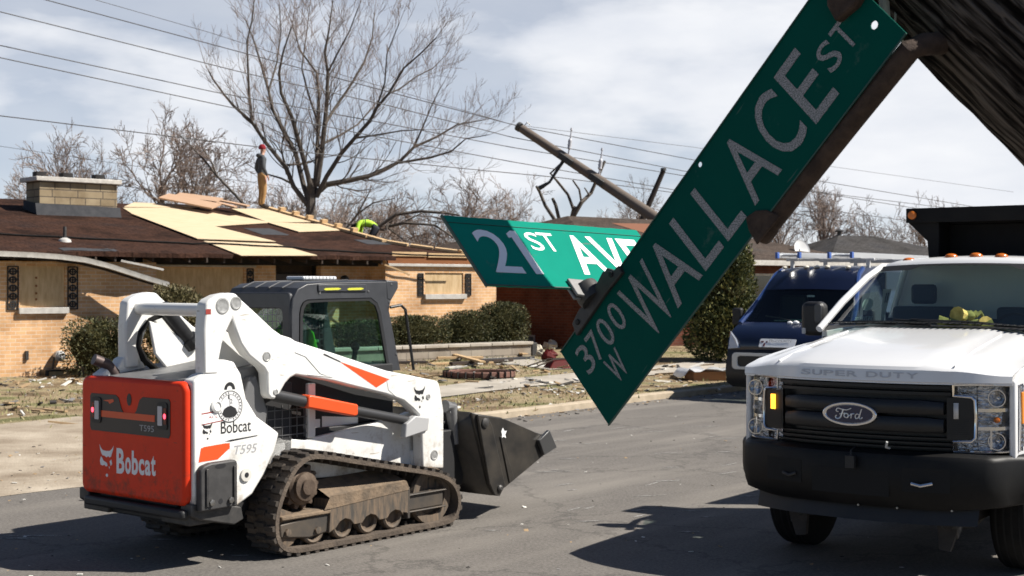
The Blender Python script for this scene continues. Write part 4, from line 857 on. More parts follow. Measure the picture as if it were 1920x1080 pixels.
# second blade
SQ = SP+SA*SS+SV*(SH/2+SW)
m2 = blade_frame(SQ, SB, SV) if SB.cross(SV).dot(Vector((0, -1, 0))) > 0 else blade_frame(SQ, SB, SV)
s2 = thing('street_sign', 'sunlit green 21ST AVE street name sign crossing behind the larger sign', 'street sign', M=m2)
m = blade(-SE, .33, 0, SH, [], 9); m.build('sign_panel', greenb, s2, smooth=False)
m = MB(); m.box(-SE-.003, -SE, -.0035, .0035, -.001, SH+.001); m.box(-SE, .33, -.0036, -.0016, .0, .003); m.box(-SE, .33, -.0032, -.0016, SH-.025, SH-.024); m.build('panel_edge', mat('sign_edge', (.02, .07, .05), .5), s2, smooth=False)
m = MB()
for ch, x0, x1, z0, z1, off in (('2', -.248, -.160, .044, .186, .006), ('S', -.086, -.045, .126, .188, .002), ('T', -.044, .006, .126, .190, .002), ('A', .026, .124, .050, .188, .016), ('V', .118, .212, .050, .188, .016), ('E', .222, .292, .050, .188, .016)):
    letter(m, ch, x0, x1, z0, z1, off)
m.plate([(-.130, .044), (-.106, .044), (-.106, .190), (-.122, .190), (-.140, .178), (-.140, .164), (-.130, .167)], (0, FY, 0), (1, 0, 0), (0, 0, 1), .0006, 0, .0003)
m.build('lettering', white_sheet, s2, smooth=False)
m = MB(); m.prism([(-.052, -.026), (-.05, .026), (.02, .022), (.06, .002), (.08, -.03), (.0, -.034)], -.010, -.003, 'y'); m.prism([(-.052, -.026), (-.05, .024), (.08, .01), (.08, -.03)], .003, .010, 'y'); m.build('bracket_jaw', mat('galvanised', (.26, .255, .25), .6, .1, col2=(.19, .185, .18), nscale=30), s2, bevel=.002)
m = MB(); m.plate(disc(-.022, .006, .007, 12, .005), (0, -.010, 0), (1, 0, 0), (0, 0, 1), .001, 0, .0003); m.build('bracket_bolt', mat('bolt_black', (.004, .004, .004), .6), s2, smooth=False)
# heavy weathered pole in the corner, hanging over the view
wp = bpy.data.materials.new('weathered_pole_wood'); wp.use_nodes = True; t = wp.node_tree; b = t.nodes['Principled BSDF']; b.inputs['Roughness'].default_value = 1; b.inputs['Specular IOR Level'].default_value = .05
c = t.nodes.new('ShaderNodeTexCoord'); k = t.nodes.new('ShaderNodeMapping'); k.inputs['Scale'].default_value = (70, 70, 3.0); t.links.new(c.outputs['Object'], k.inputs[0])
n = t.nodes.new('ShaderNodeTexNoise'); n.inputs['Scale'].default_value = 1.3; n.inputs['Detail'].default_value = 7; t.links.new(k.outputs[0], n.inputs['Vector'])
r_ = ramp(t, n.outputs[0], [(.40, (.008, .006, .005)), (.5, (.045, .036, .029)), (.60, (.14, .115, .095))]); t.links.new(r_.outputs[0], b.inputs['Base Color'])
bp = t.nodes.new('ShaderNodeBump'); bp.inputs['Strength'].default_value = 1; bp.inputs['Distance'].default_value = .02; t.links.new(n.outputs[0], bp.inputs['Height']); t.links.new(bp.outputs[0], b.inputs['Normal'])
RP = .16; c0 = SP+SA*1.168+SB*.245+SV*.75; pz = -SV          # the pole is parallel to the blades' upright axis
MX = pz.to_track_quat('Z', 'Y').to_matrix().to_4x4(); MX.translation = c0
wpole = thing('wooden_pole', 'thick dark splintered wooden pole crossing the upper right corner', 'pole', M=MX)
rg = random.Random(12); rows = []; NL = 44
for i in range(46):
    z = 2.3*i/45; row = []
    for j in range(NL):
        a = 2*math.pi*j/NL; g = .0012*math.sin(a*13+.2*math.sin(z*3))+.0012*math.sin(a*19+1)+rg.gauss(0, .0022)-.008*max(0, math.sin(a*3+z*2.2)-.8)
        zz = z+(.05*math.sin(a*5)+.03*math.sin(a*11+2) if i == 0 else 0)
        row.append(((RP+g)*math.cos(a), (RP+g)*math.sin(a), zz))
    rows.append(row)
m = MB(); m.loft(rows, close=True); k = len(m.v); m.add([(0, 0, .06)], []); m.f += [(k, (j+1) % NL, j) for j in range(NL)]; m.m += [0]*NL
m.build('pole', wp, wpole)
for i in range(10):
    m = MB(); a = rg.random()*6.28; L = rg.uniform(.08, .3); z = rg.uniform(.1, 1.4); x, y = (RP+.004)*math.cos(a), (RP+.004)*math.sin(a); m.tube([(x, y, z), (x*1.02, y*1.02, z+L*.5), (x, y, z+L)], [.003, .009, .002], 5)
    m.build('splinter', wp, wpole)
# steel strap wrapped round pole and clamp
st = mat('strap_steel', (.50, .54, .47), .5, .0, col2=(.40, .43, .38), nscale=8)
for va, wv_ in ((.17, .010), (.115, .002)):      # two bands drawn from the clamp back round the pole
    a0 = SP+SA*1.075+SV*va-SB*.004; a1_ = SP+SA*1.10+SV*(va-.01)+SB*.05; q0 = P(1652 if va > .15 else 1684, -70, 2.86); q1 = P(1660 if va > .15 else 1677, 34 if va > .15 else 58, 2.80)
    iv = MX.inverted(); m = MB(); wv = Vector((wv_, 0, 0)); m.loft([[iv @ (q0-wv), iv @ (q0+wv)], [iv @ (q1-wv), iv @ (q1+wv)], [iv @ (q1+Vector((.06, .10, -.02))-wv), iv @ (q1+Vector((.06, .10, -.02))+wv)]])
    o = m.build('steel_strap', st, wpole); sl = o.modifiers.new('thick', 'SOLIDIFY'); sl.thickness = .0015
# ---------------------------------------------------------------- compact track loader
LA = R(50.5)
TL = thing('track_loader', 'white compact track loader with red tailgate and black bucket on the street', 'track loader', (-1.697, 10.856, 0), LA)
lw = mat('loader_white', (.82, .82, .80), .38, col2=(.70, .69, .65), nscale=2.2, namt=.25, coat=.2); grime(lw, (.30, .24, .17), (.38, .92))
lred = mat('loader_red', (.82, .048, .010), .5, col2=(.70, .040, .010), nscale=3, coat=.0, spec=.25, bump=.06, bscale=14); grime(lred, (.16, .05, .03), (.40, .75), 9)
lorange = mat('decal_red', (.75, .09, .02), .4)
cabg = mat('cab_charcoal', (.035, .037, .042), .45, col2=(.05, .052, .057), nscale=8)
dirt = mat('dried_mud', (.26, .185, .12), .95, col2=(.12, .092, .066), nscale=9, bump=.5, bscale=30, detail=8)
mudst = mat('muddy_steel', (.06, .055, .048), .8, .1, col2=(.19, .135, .09), nscale=6, stretch=(5, 5, 1), bump=.2)
fgr = mat('frame_grey', (.045, .045, .046), .6, .3, col2=(.12, .095, .07), nscale=5, namt=.3); mudrub = mat('dusty_rubber', (.018, .017, .017), .85, col2=(.085, .066, .05), nscale=7, namt=.3, bump=.2, bscale=60)
mudedge = mat('muddy_track_edge', (.07, .054, .042), .95, col2=(.13, .10, .075), nscale=10, bump=.5, bscale=50)
bkt = mat('bucket_black', (.030, .029, .028), .42, .35, col2=(.075, .066, .055), nscale=4, bump=.1)
decalw = mat('decal_white', (.86, .86, .86), .5); decalb = mat('decal_black', (.02, .02, .022), .5); decalg = mat('decal_grey', (.35, .35, .36), .5)
grey_st = mat('machine_grey', (.22, .22, .22), .55, .3, col2=(.14, .14, .14), nscale=8)
X, Y, Z = Vector((1, 0, 0)), Vector((0, 1, 0)), Vector((0, 0, 1))
# chassis
m = MB(); m.box(-1.38, .95, -.44, .44, .30, .84); m.box(-.40, .72, -.40, .40, .84, 1.28); m.box(-1.36, -.42, -.5, .5, .45, 1.20); m.build('chassis', mat('chassis_black', (.018, .018, .019), .6), TL, bevel=.01)
for s_ in (-1, 1):
    m = MB(); m.prism([(-.68, .50), (.98, .44), (1.0, .80), (.80, .90), (.62, .86), (-.30, .77), (-.50, .80), (-.62, .86), (-.80, .78)], s_*.445, s_*.50, 'y'); m.build('side_panel', lw, TL, bevel=.01)
    # rear upright with rounded top
    m = MB(); up_ = [(-1.40, .44), (-1.40, 1.262), (-1.335, 1.30), (-1.25, 1.315), (-1.22, 1.365), (-1.15, 1.395), (-1.06, 1.375), (-1.0, 1.29), (-.955, 1.12), (-.86, .99), (-.72, .90), (-.66, .86), (-.70, .74), (-.80, .58), (-.9, .46), (-1.04, .39)]
    m.prism(up_, *((-.52, -.635) if s_ < 0 else (.42, .52)), 'y'); m.build('rear_upright', lw, TL, bevel=.014)
    m = MB(); m.box(-1.41, -1.05, s_*.30, s_*.60, .30, .40); m.prism([(-1.42, .452), (-1.42, .37), (-1.36, .34), (-1.06, .27), (-.98, .30), (-1.0, .385), (-1.05, .40)], s_*.52, s_*.64, 'y'); m.build('bumper_corner', dark_steel, TL, bevel=.01)
MB().box(-1.47, -1.2, -.60, .52, .345, .41).build('rear_bumper', mat('chassis_black', (.018, .018, .019), .6), TL, bevel=.02)
# engine cover between the uprights
m = MB(); m.add([(-1.38, -.5, 1.245), (-1.38, .5, 1.245), (-.55, .5, 1.36), (-.55, -.5, 1.36), (-1.38, -.5, 1.15), (-1.38, .5, 1.15), (-.55, .5, 1.15), (-.55, -.5, 1.15)], [(0, 3, 2, 1), (0, 4, 7, 3), (1, 2, 6, 5), (0, 1, 5, 4), (3, 7, 6, 2)]); m.build('engine_cover', grey_st, TL, bevel=.01)
# tailgate
tg = MB(); tp = rrect(-.61, .575, .43, 1.255, .07, 5); TXF = -1.45; q = []
for y, z in tp: q.append((y, z+(.02*max(0, 1-(y/.2)**2)*max(0, (z-1.2)/.055) if z > 1.2 else 0)))
tg.prism(q, TXF, -1.36, 'x'); TG = tg.build('tailgate', lred, TL, bevel=.032, seg=3)
TX = TXF-.0002; ty, tz = Vector((0, -1, 0)), Z     # reading direction on the rear face
def tail(poly, mt, nm, dep=.003, nud=.0006, par=None): return MB().plate(poly, (TX, 0, 0), ty, tz, dep, 0, nud).build(nm, mt, par or TG, smooth=False)
pan = [(-.455, .90), (-.44, .875), (.44, .875), (.455, .90), (.455, 1.115), (.44, 1.135), (.155, 1.135), (.12, 1.115), (.085, 1.04), (.05, 1.005), (0, .995), (-.05, 1.005), (-.085, 1.04), (-.12, 1.115), (-.155, 1.135), (-.44, 1.135), (-.455, 1.115)]
tail(pan, mat('tail_panel_black', (.03, .024, .024), .45), 'light_panel')
tail([(-.33, .975), (.29, .975), (.29, 1.02), (-.33, 1.02)], lorange, 'red_stripe', .002, .004)
tail(disc(0, 1.11, .026, 16, .042), decalb, 'latch_hole', .002, .001)
for s_ in (-1, 1):
    b_ = tail(rrect(s_*.375-.055, s_*.375+.055, .93, 1.11, .02, 2), black_plastic, 'tail_light', .006, .004)
    MB().plate(rrect(s_*.36-.028-.0*s_, s_*.36+.02, .955, 1.085, .006, 2), (TX, 0, 0), ty, tz, .004, 0, .0105).build('reverse_lens', mat('clear_lens', (.55, .55, .58), .15), b_, smooth=False)
    MB().plate(rrect(s_*.41-.014, s_*.41+.014, .965, 1.075, .004, 2), (TX, 0, 0), ty, tz, .003, 0, .0105).build('brake_lens', mat('brake_dark', (.12, .008, .01), .25), b_, smooth=False)
    MB().plate(disc(s_*.41, 1.02, .013, 10, .018), (TX, 0, 0), ty, tz, .003, 0, .0140).build('brake_glow', mat('brake_glow', (.6, .02, .03), .3, emit=(1, .06, .1, 2.5)), b_, smooth=False)
m = MB(); m.text('T595', (TX, -.12, .905), ty, tz, .16, .042, .001, 0, .004, .0, .0040); m.build('lettering', decalg, TG, smooth=False)
m = MB(); m.plate([(-.30, 1.09), (-.18, 1.105), (-.17, 1.09), (-.22, 1.07), (-.24, 1.085)], (TX, 0, 0), ty, tz, .001, 0, .004); m.build('brand_mark', lorange, TG, smooth=False)
m = MB()
for ch, x0, x1, z0, z1 in (('B', -.09, .0, .595, .77), ('o', .01, .075, .60, .715), ('b', .085, .155, .60, .765), ('c', .163, .225, .605, .715), ('a', .233, .295, .608, .712), ('t', .30, .35, .61, .745)):
    m.text(ch, (TX, -(x0-.055), z0), ty, tz, x1-x0, z1-z0, .0015, 0, .03, .0, .0006)
m.build('lettering', decalw, TG, smooth=False)
def cathead(o, ux, uy, s_, mt, par, dep=.0012):
    m = MB(); o = Vector(o)
    for poly in ([(.0, 1), (.07, .92), (.22, .83), (.49, .81), (.76, .83), (.92, .92), (1, 1), (.96, .86), (.88, .76), (.82, .65), (.71, .62), (.62, .66), (.49, .61), (.36, .66), (.22, .66), (.12, .74), (.04, .86)],
                 [(.10, .62), (.20, .58), (.28, .50), (.40, .47), (.54, .43), (.57, .35), (.46, .32), (.36, .37), (.24, .34), (.08, .36), (.03, .48)], [(.72, .50), (.84, .56), (.90, .42), (.80, .36)], [(.66, .34), (.74, .32), (.70, .26)], disc(.53, .05, .075, 10, .055)):
        m.plate([(a*s_, b*s_*1.34) for a, b in poly], o, ux, uy, dep, 0, .0008)
    return m.build('animal_emblem', mt, par, smooth=False)
cathead((TX, .345, .56), ty, tz, .165, decalw, TG, .0015)
# exhaust
m = MB(); m.tube([(-1.25, .42, 1.18), (-1.27, .43, 1.27), (-1.32, .44, 1.33), (-1.42, .46, 1.37)], [.035, .038, .038, .04], 12); m.build('exhaust_pipe', mat('exhaust_steel', (.10, .075, .07), .5, .6), TL)
# lift arms
arm = [(-1.315, 1.30), (-1.318, 1.60), (-1.30, 1.77), (-1.27, 1.80), (-1.20, 1.828), (-1.11, 1.842), (-1.05, 1.838), (-1.005, 1.80), (-.86, 1.695), (-.72, 1.590), (-.64, 1.545), (-.553, 1.522), (-.508, 1.498), (-.148, 1.40), (.40, 1.247), (.95, 1.143), (.985, 1.125), (1.002, 1.08), (1.045, .90), (1.045, .44), (.80, .47), (.785, .80), (.76, .885), (.694, .936), (.588, 1.005), (.40, 1.066), (.1, 1.135), (-.148, 1.195), (-.508, 1.258), (-.56, 1.24), (-.605, 1.205), (-.64, 1.16), (-.672, 1.115), (-.705, 1.10), (-.74, 1.105), (-.768, 1.135), (-.772, 1.283), (-.802, 1.321), (-.935, 1.411), (-1.005, 1.494), (-1.05, 1.59), (-1.078, 1.665), (-1.13, 1.58), (-1.165, 1.50), (-1.19, 1.40), (-1.2, 1.30)]
for s_ in (-1, 1):
    yo, yi, dx_ = (-.64, -.535, 0) if s_ < 0 else (.50, .40, .12)
    A_ = MB().prism([(x+dx_, z) for x, z in arm], yi, yo, 'y').build('lift_arm', lw, TL, bevel=.014)
    for x, z, r_ in ((-1.165, 1.755, .048), (-1.05, 1.772, .040), (-.78, 1.40, .03), (-.70, 1.15, .018), (.86, 1.02, .02), (.93, .56, .035)):
        m = MB(); m.lathe([(r_*1.15, 0), (r_*1.15, .004), (r_*.95, .006), (r_*.8, .003), (r_*.3, .004)], (x+dx_, yo, z), (0, s_, 0), 20); m.build('pivot_pin', mat('pin_pale', (.42, .42, .41), .45, .2, col2=(.25, .25, .24), nscale=30), A_)
    if s_ < 0:
        MB().plate([(-.24, 1.400), (-.08, 1.338), (-.08, 1.330), (-.25, 1.392)], (0, yo, 0), X, Z, .001, 0, .0006).build('decal', decalb, A_, smooth=False)
        MB().plate([(-.085, 1.335), (.43, 1.180), (.29, 1.125)], (0, yo, 0), X, Z, .001, 0, .0006).build('decal', lorange, A_, smooth=False)
        cathead((.70, yo, .94), X, Z, .125, decalb, A_)
        MB().plate([(-1.305, 1.735), (-1.262, 1.735), (-1.262, 1.70), (-1.305, 1.70)], (0, yo, 0), X, Z, .001, 0, .0006).build('decal', mat('decal_maroon', (.3, .04, .03), .5), A_, smooth=False)
        m = MB(); m.tube([(-.52, yo, 1.42), (-.42, yo, 1.385), (-.28, yo, 1.26), (-.16, yo, 1.225), (-.4, yo, 1.255)], .004, 5); m.tube([(.40, yo, 1.18), (.42, yo, 1.10), (.50, yo, 1.045)], .003, 5); m.build('panel_line', mat('seam_shadow', (.45, .45, .44), .6), A_)
m = MB(); m.cyl((-1.2, -.54, 1.725), (-1.08, .41, 1.725), .045, 18); m.build('cross_tube', lw, TL)
m = MB(); m.box(.80, 1.04, -.54, .54, .46, .60); m.build('cross_member', lw, TL, bevel=.02)
# rear links, hoses and cylinders
for s_ in (-1, 1):
    m = MB(); ky = 1 if s_ < 0 else .70; m.tube([(-.98, s_*.38*ky, 1.74), (-.74, s_*.38*ky, 1.49)], .055, 14); m.lathe([(.05, 0), (.075, .01), (.075, .08), (.05, .10)], (-.76, s_*.38*ky, 1.51), (.24, 0, -.25), 10); m.build('lift_cylinder', black_paint, TL)
    m = MB(); m.prism([(-1.1, 1.64), (-.98, 1.60), (-.62, 1.40), (-.62, 1.22), (-.9, 1.24), (-1.05, 1.40)], s_*.40*ky, s_*.36*ky, 'y'); m.build('inner_plate', lw, TL, bevel=.01)
    m = MB()
    for k in range(3): m.tube([(-.96, s_*(.44-.03*k)*ky, 1.68), (-1.05-.012*k, s_*(.45-.03*k)*ky, 1.645), (-1.13-.012*k, s_*(.46-.03*k)*ky, 1.56), (-1.15-.01*k, s_*(.46-.03*k)*ky, 1.46), (-1.11, s_*(.46-.03*k)*ky, 1.36), (-1.02, s_*(.45-.03*k)*ky, 1.29), (-.9, s_*(.44-.03*k)*ky, 1.26)], .016, 8)
    m.build('hydraulic_hose', rubber, TL)
    m = MB(); m.tube([(-.70, s_*.60, 1.13), (-.38, s_*.60, 1.058), (.66, s_*.60, .848)], [.042, .042, .036], 14); m.build('tilt_cylinder', mat('cylinder_grey', (.06, .06, .062), .4, .4), TL)
    m = MB(); m.prism([(-.40, 1.10), (-.38, 1.112), (.09, 1.012), (.09, .935), (.06, .925), (-.41, 1.02)], s_*.555, s_*.655, 'y'); m.build('cylinder_guard', lorange, TL, bevel=.012)
    m = MB()
    for k in range(2): m.tube([(-.93, s_*.47, 1.23-.05*k), (-.80, s_*.48, 1.25-.05*k), (-.72, s_*.47, 1.33)], .02, 8)
    m.build('hose_fitting', steel, TL)
    # rear side guards under the arms
    m = MB(); m.prism([(-.86, 1.26), (-.80, 1.26), (-.70, 1.02), (-.72, .88), (-.86, .98), (-.93, 1.08)], s_*.49, s_*.56, 'y'); m.build('strut_cover', mat('strut_grey', (.12, .12, .122), .55), TL, bevel=.012)
    # grille in the side opening
    m = MB()
    for k in range(6): m.box(-.66+.07*k, -.654+.07*k, s_*.500, s_*.505, .80, 1.04)
    for k in range(4): m.box(-.66, -.29, s_*.506, s_*.510, .82+.06*k, .826+.06*k)
    m.build('side_grille', mat('grille_wire', (.14, .14, .14), .5, .5), TL, smooth=False)
    MB().box(-.67, -.28, s_*.455, s_*.46, .76, 1.05).build('grille_back', near_black, TL, smooth=False)
    m = MB(); m.box(-.27, -.20, s_*.47, s_*.51, .78, 1.18); m.build('door_post', lw, TL, bevel=.01)
    # white notice decals in the dark opening
    m = MB(); m.plate([(-.16, .83), (-.06, .825), (-.06, .90), (-.16, .905)], (0, -.4012 if s_ < 0 else .4012, 0), X*(-s_ if s_ > 0 else 1), Z, .001); m.plate([(-.04, .825), (.33, .80), (.33, .885), (-.04, .92)], (0, -.4012 if s_ < 0 else .4012, 0), X*(-s_ if s_ > 0 else 1), Z, .001); m.build('notice_decal', mat('decal_pale', (.8, .8, .8), .4), TL, smooth=False)
    # cast bracket at the lower front of the arm
    m = MB(); m.prism([(.60, .83), (.70, .885), (.86, .86), (.84, .76), (.58, .72)], s_*.60, s_*.66, 'y'); m.build('front_bracket', mat('bracket_grey', (.42, .42, .42), .5), TL, bevel=.01)
# decals on the right upright
ys = -.635
def sidep(poly, mt, nm, d=.001, nud=.0006): return MB().plate(poly, (0, ys, 0), X, Z, d, 0, nud).build(nm, mt, TL, smooth=False)
m = MB(); m.text('Bobcat', (-1.175, ys, .895), X, Z, .26, .082, .001, 0, .004, 0, .0006); m.build('lettering', decalb, TL, smooth=False)
cathead((-1.33, ys, .868), X, Z, .085, decalb, TL)
sidep([(-1.36, .722), (-1.10, .79), (-1.13, .83), (-1.32, .82)], lorange, 'decal'); sidep([(-1.14, .842), (-1.09, .838), (-.86, .856), (-.86, .862), (-1.09, .850)], decalb, 'decal'); sidep([(-1.36, .722), (-1.20, .728), (-1.10, .795), (-1.10, .83), (-1.34, .815)], lorange, 'decal', .0008, .0012)
m = MB(); m.text('T595', (-1.06, ys, .745), X, Z, .20, .062, .001, 0, .004, .25, .0006); m.build('lettering', decalg, TL, smooth=False)
sd = sidep(disc(-1.10, 1.075, .108, 32), mat('seal_white', (.70, .70, .70), .5), 'round_seal', .001, .0016)
m = MB(); m.ring(disc(-1.10, 1.075, .108, 32), disc(-1.10, 1.075, .102, 32), ys-.0030, ys-.0027); m.ring(disc(-1.10, 1.075, .082, 32), disc(-1.10, 1.075, .079, 32), ys-.0030, ys-.0027); m.plate([(-1.165, 1.03), (-1.15, 1.06), (-1.12, 1.075), (-1.09, 1.08), (-1.05, 1.06), (-1.035, 1.03), (-1.06, 1.005), (-1.1, .998), (-1.14, 1.005)], (0, ys, 0), X, Z, .0003, 0, .0028)
for i in range(26):
    a = 2*math.pi*i/26
    if i % 7 == 6: continue
    m.plate([(-1.10+math.cos(a+d_)*r_, 1.075+math.sin(a+d_)*r_) for d_, r_ in ((-.05, .086), (.05, .086), (.03, .097), (-.04, .098))], (0, ys, 0), X, Z, .0003, 0, .0028)
m.text('1', (-1.115, ys, 1.125), X, Z, .012, .028, .0003, 0, 0, 0, .0028); m.text('2', (-1.098, ys, 1.095), X, Z, .02, .03, .0003, 0, 0, 0, .0028); m.plate([(-1.102, 1.08), (-1.098, 1.08), (-1.098, 1.13), (-1.102, 1.13)], (0, ys, 0), X, Z, .0003, 0, .0028); m.build('seal_print', decalb, sd, smooth=False)
st_ = sidep([(-1.335, .965), (-1.13, .985), (-1.13, 1.06), (-1.335, 1.045)], decalw, 'warning_sticker', .0008, .0006)
m = MB(); m.plate([(-1.335, 1.036), (-1.13, 1.051), (-1.13, 1.06), (-1.335, 1.045)], (0, ys, 0), X, Z, .0004, 0, .0015); m.plate([(-1.335, .965), (-1.13, .985), (-1.13, .991), (-1.335, .971)], (0, ys, 0), X, Z, .0004, 0, .0015); m.text('ACL', (-1.28, ys, 1.005), X, Z, .08, .018, .0004, 0, .01, 0, .0015); m.build('sticker_print', mat('decal_maroon', (.3, .04, .03), .5), st_, smooth=False)
m = MB(); m.lathe([(.045, 0), (.045, .012), (.03, .02), (.026, .012), (.012, .013)], (-1.215, ys, 1.085), (0, -1, 0), 18); m.build('lock_boss', lw, TL); MB().plate([(-1.10+.046*math.cos(R(a)), 1.19+.05*math.sin(R(a))) for a in range(0, 181, 15)]+[(-1.10+.024*math.cos(R(a)), 1.19+.026*math.sin(R(a))) for a in range(180, -1, -20)], (0, ys, 0), X, Z, .001).build('hook_slot', decalb, TL, smooth=False)
m = MB(); m.lathe([(.045, 0), (.045, .014), (.022, .016)], (-.965, ys, .60), (0, -1, 0), 18); pb = m.build('pin_boss', mat('boss_white', (.62, .60, .55), .5), TL); MB().plate(disc(-.965, .60, .018, 12), (0, ys-.016, 0), X, Z, .001).build('boss_hole', decalb, pb, smooth=False)
# weight block on the upright
m = MB(); m.prism([(-1.385, .40), (-1.385, .67), (-1.36, .70), (-1.30, .715), (-1.09, .72), (-1.075, .70), (-1.075, .405)], ys-.055, ys-.001, 'y'); wb = m.build('counterweight', mat('weight_grey', (.075, .073, .072), .6, .3, col2=(.045, .044, .044), nscale=10), TL, bevel=.012)
m = MB(); m.plate(disc(-1.22, .69, .045, 14, .016), (0, ys-.055, 0), X, Z, .001, 0, .0006); m.plate(disc(-1.22, .455, .018, 12), (0, ys-.055, 0), X, Z, .001, 0, .0006); m.build('slot', decalb, wb, smooth=False)
for x in (-1.30, -1.14): m = MB(); m.lathe([(.022, 0), (.022, .018), (.012, .02)], (x, ys-.055, .455), (0, -1, 0), 6); m.build('weight_bolt', steel, wb)
for x in (-1.345, -1.115): m = MB(); m.box(x, x+.02, ys-.068, ys-.055, .43, .68); m.build('weight_rib', dark_steel, wb, bevel=.003)
# tracks
trk = [(-.50, .725), (-.35, .718), (0, .642), (.54, .530), (.80, .478), (.95, .435), (1.07, .36), (1.135, .25), (1.14, .14), (1.09, .045), (1.0, .0), (.60, -.0), (0, -.0), (-.45, .0), (-.66, .008), (-.77, .06), (-.825, .16), (-.825, .30), (-.78, .44), (-.71, .56), (-.63, .66)]
def resample(p, n):
    L = [0]
    for i in range(len(p)): L.append(L[-1]+math.dist(p[i], p[(i+1) % len(p)]))
    q = []; k = 0
    for j in range(n):
        s_ = L[-1]*j/n
        while L[k+1] < s_: k += 1
        t_ = (s_-L[k])/(L[k+1]-L[k]); a, b = p[k], p[(k+1) % len(p)]; q.append((a[0]+(b[0]-a[0])*t_, a[1]+(b[1]-a[1])*t_))
    return q
loop = resample(smooth_loop(trk, 2), 104)
def nrm(i):
    a, b = loop[i-1], loop[(i+1) % len(loop)]; d = math.dist(a, b); return ((b[1]-a[1])/-d, (b[0]-a[0])/d)
nn = [nrm(i) for i in range(104)]
for s_ in (-1, 1):
    tr = thing  # noqa
    yo, yi = s_*.76, s_*.46
    ins = lambda d_: [(loop[i][0]-nn[i][0]*d_, loop[i][1]-nn[i][1]*d_) for i in range(104)]
    m = MB(); m.ring(ins(.022), ins(.055), min(yo, yi), max(yo, yi)); B_t = m.build('track', mudedge, TL)
    m = MB()
    for i in range(0, 104, 2):
        a, b = loop[i], loop[(i+1) % 104]; n_ = nn[i]; tx, tz_ = n_[1], -n_[0]
        for (y0, y1, sh) in ((yo-s_*.004, yo-s_*.095, 0), (yo-s_*.10, yo-s_*.195, .018), (yo-s_*.20, yi+s_*.004, 0)):
            c0 = (a[0]+b[0])/2+tx*sh, (a[1]+b[1])/2+tz_*sh; w = .0215
            q = []
            for y in (y0, y1):
                for (du, dn) in ((-w, -.024), (w, -.024), (w*.72, .002), (-w*.72, .002)): q.append((c0[0]+tx*du+n_[0]*dn, y, c0[1]+tz_*du+n_[1]*dn))
            m.add(q, [(0, 1, 2, 3), (7, 6, 5, 4), (0, 4, 5, 1), (1, 5, 6, 2), (2, 6, 7, 3), (3, 7, 4, 0)])
    m.build('track_lugs', mudrub, B_t, smooth=False, kind=None)
    m = MB()
    for i in range(0, 104, 2):
        a = loop[i]; n_ = nn[i]; tx, tz_ = n_[1], -n_[0]; q = []
        for y in (s_*.56, s_*.66):
            for (du, dn) in ((-.016, -.054), (.016, -.054), (.009, -.085), (-.009, -.085)): q.append((a[0]+tx*du+n_[0]*dn, y, a[1]+tz_*du+n_[1]*dn))
        m.add(q, [(0, 1, 2, 3), (7, 6, 5, 4), (0, 4, 5, 1), (1, 5, 6, 2), (2, 6, 7, 3), (3, 7, 4, 0)])
    m.build('drive_lugs', mudrub, B_t, smooth=False)
    ym = s_*.61
    m = MB(); n_t = 13; gear = []
    for i in range(n_t*4):
        a = 2*math.pi*i/(n_t*4); r_ = .165 if i % 4 in (0, 1) else .135; gear.append((-.47+r_*math.cos(a), .47+r_*math.sin(a)))
    m.prism(gear, ym-.04, ym+.04, 'y'); m.lathe([(.13, 0), (.13, .06), (.105, .075), (.10, .10), (.06, .11), (.055, .125)], (-.47, ym, .47), (0, s_, 0), 24)
    for i in range(8): a = 2*math.pi*i/8; m.lathe([(.014, 0), (.014, .02)], (-.47+.085*math.cos(a), ym+s_*.08, .47+.085*math.sin(a)), (0, s_, 0), 6)
    m.build('drive_sprocket', mat('sprocket_mud', (.08, .055, .04), .7, .4, col2=(.15, .11, .08), nscale=14, bump=.4), B_t)
    m = MB()
    m.lathe([(.215, -.09), (.225, -.06), (.21, -.04), (.21, .04), (.225, .06), (.215, .09), (.15, .085), (.14, .05), (.06, .05), (.05, .08)], (.84, ym, .255), (0, s_, 0), 28); m.build('front_idler', mudst, B_t)
    m = MB(); m.lathe([(.13, -.08), (.14, .0), (.13, .08), (.05, .085)], (-.66, ym, .19), (0, s_, 0), 22); m.build('rear_idler', mudst, B_t)
    for x in (-.40, -.12, .14, .40):
        m = MB(); m.lathe([(.085, -.10), (.10, -.09), (.10, -.03), (.06, -.025), (.06, .025), (.10, .03), (.10, .09), (.085, .10), (.07, .09), (.065, .06), (.03, .055)], (x, ym, .155), (0, s_, 0), 22); m.build('track_roller', mudst, B_t)
    m = MB(); w0, w1 = s_*.55, s_*.735
    bot = [(.54, .165), (.48, .175)]
    for cx in (.40, .14, -.12): bot += [(cx+.09, .15), (cx+.05, .19), (cx, .205), (cx-.05, .19), (cx-.09, .15)]
    m.prism([(-.28, .12), (-.26, .36), (.50, .40), (.54, .38)]+bot, w0, w1, 'y'); m.build('undercarriage_frame', mudst, B_t, bevel=.015)
    m = MB(); m.add([(-.28, w1, .30), (-.27, w1, .37), (.52, w1, .405), (.55, w1, .35), (-.27, s_*.50, .47), (.50, s_*.50, .49)], [(0, 3, 2, 1), (1, 2, 5, 4)]); m.add([(-.33, w1+s_*.004, .29), (-.27, w1+s_*.006, .385), (.51, w1+s_*.006, .412), (.545, w1+s_*.004, .34)], [(0, 1, 2, 3)] if s_ > 0 else [(3, 2, 1, 0)]); m.build('mud_cake', dirt, B_t, smooth=False)
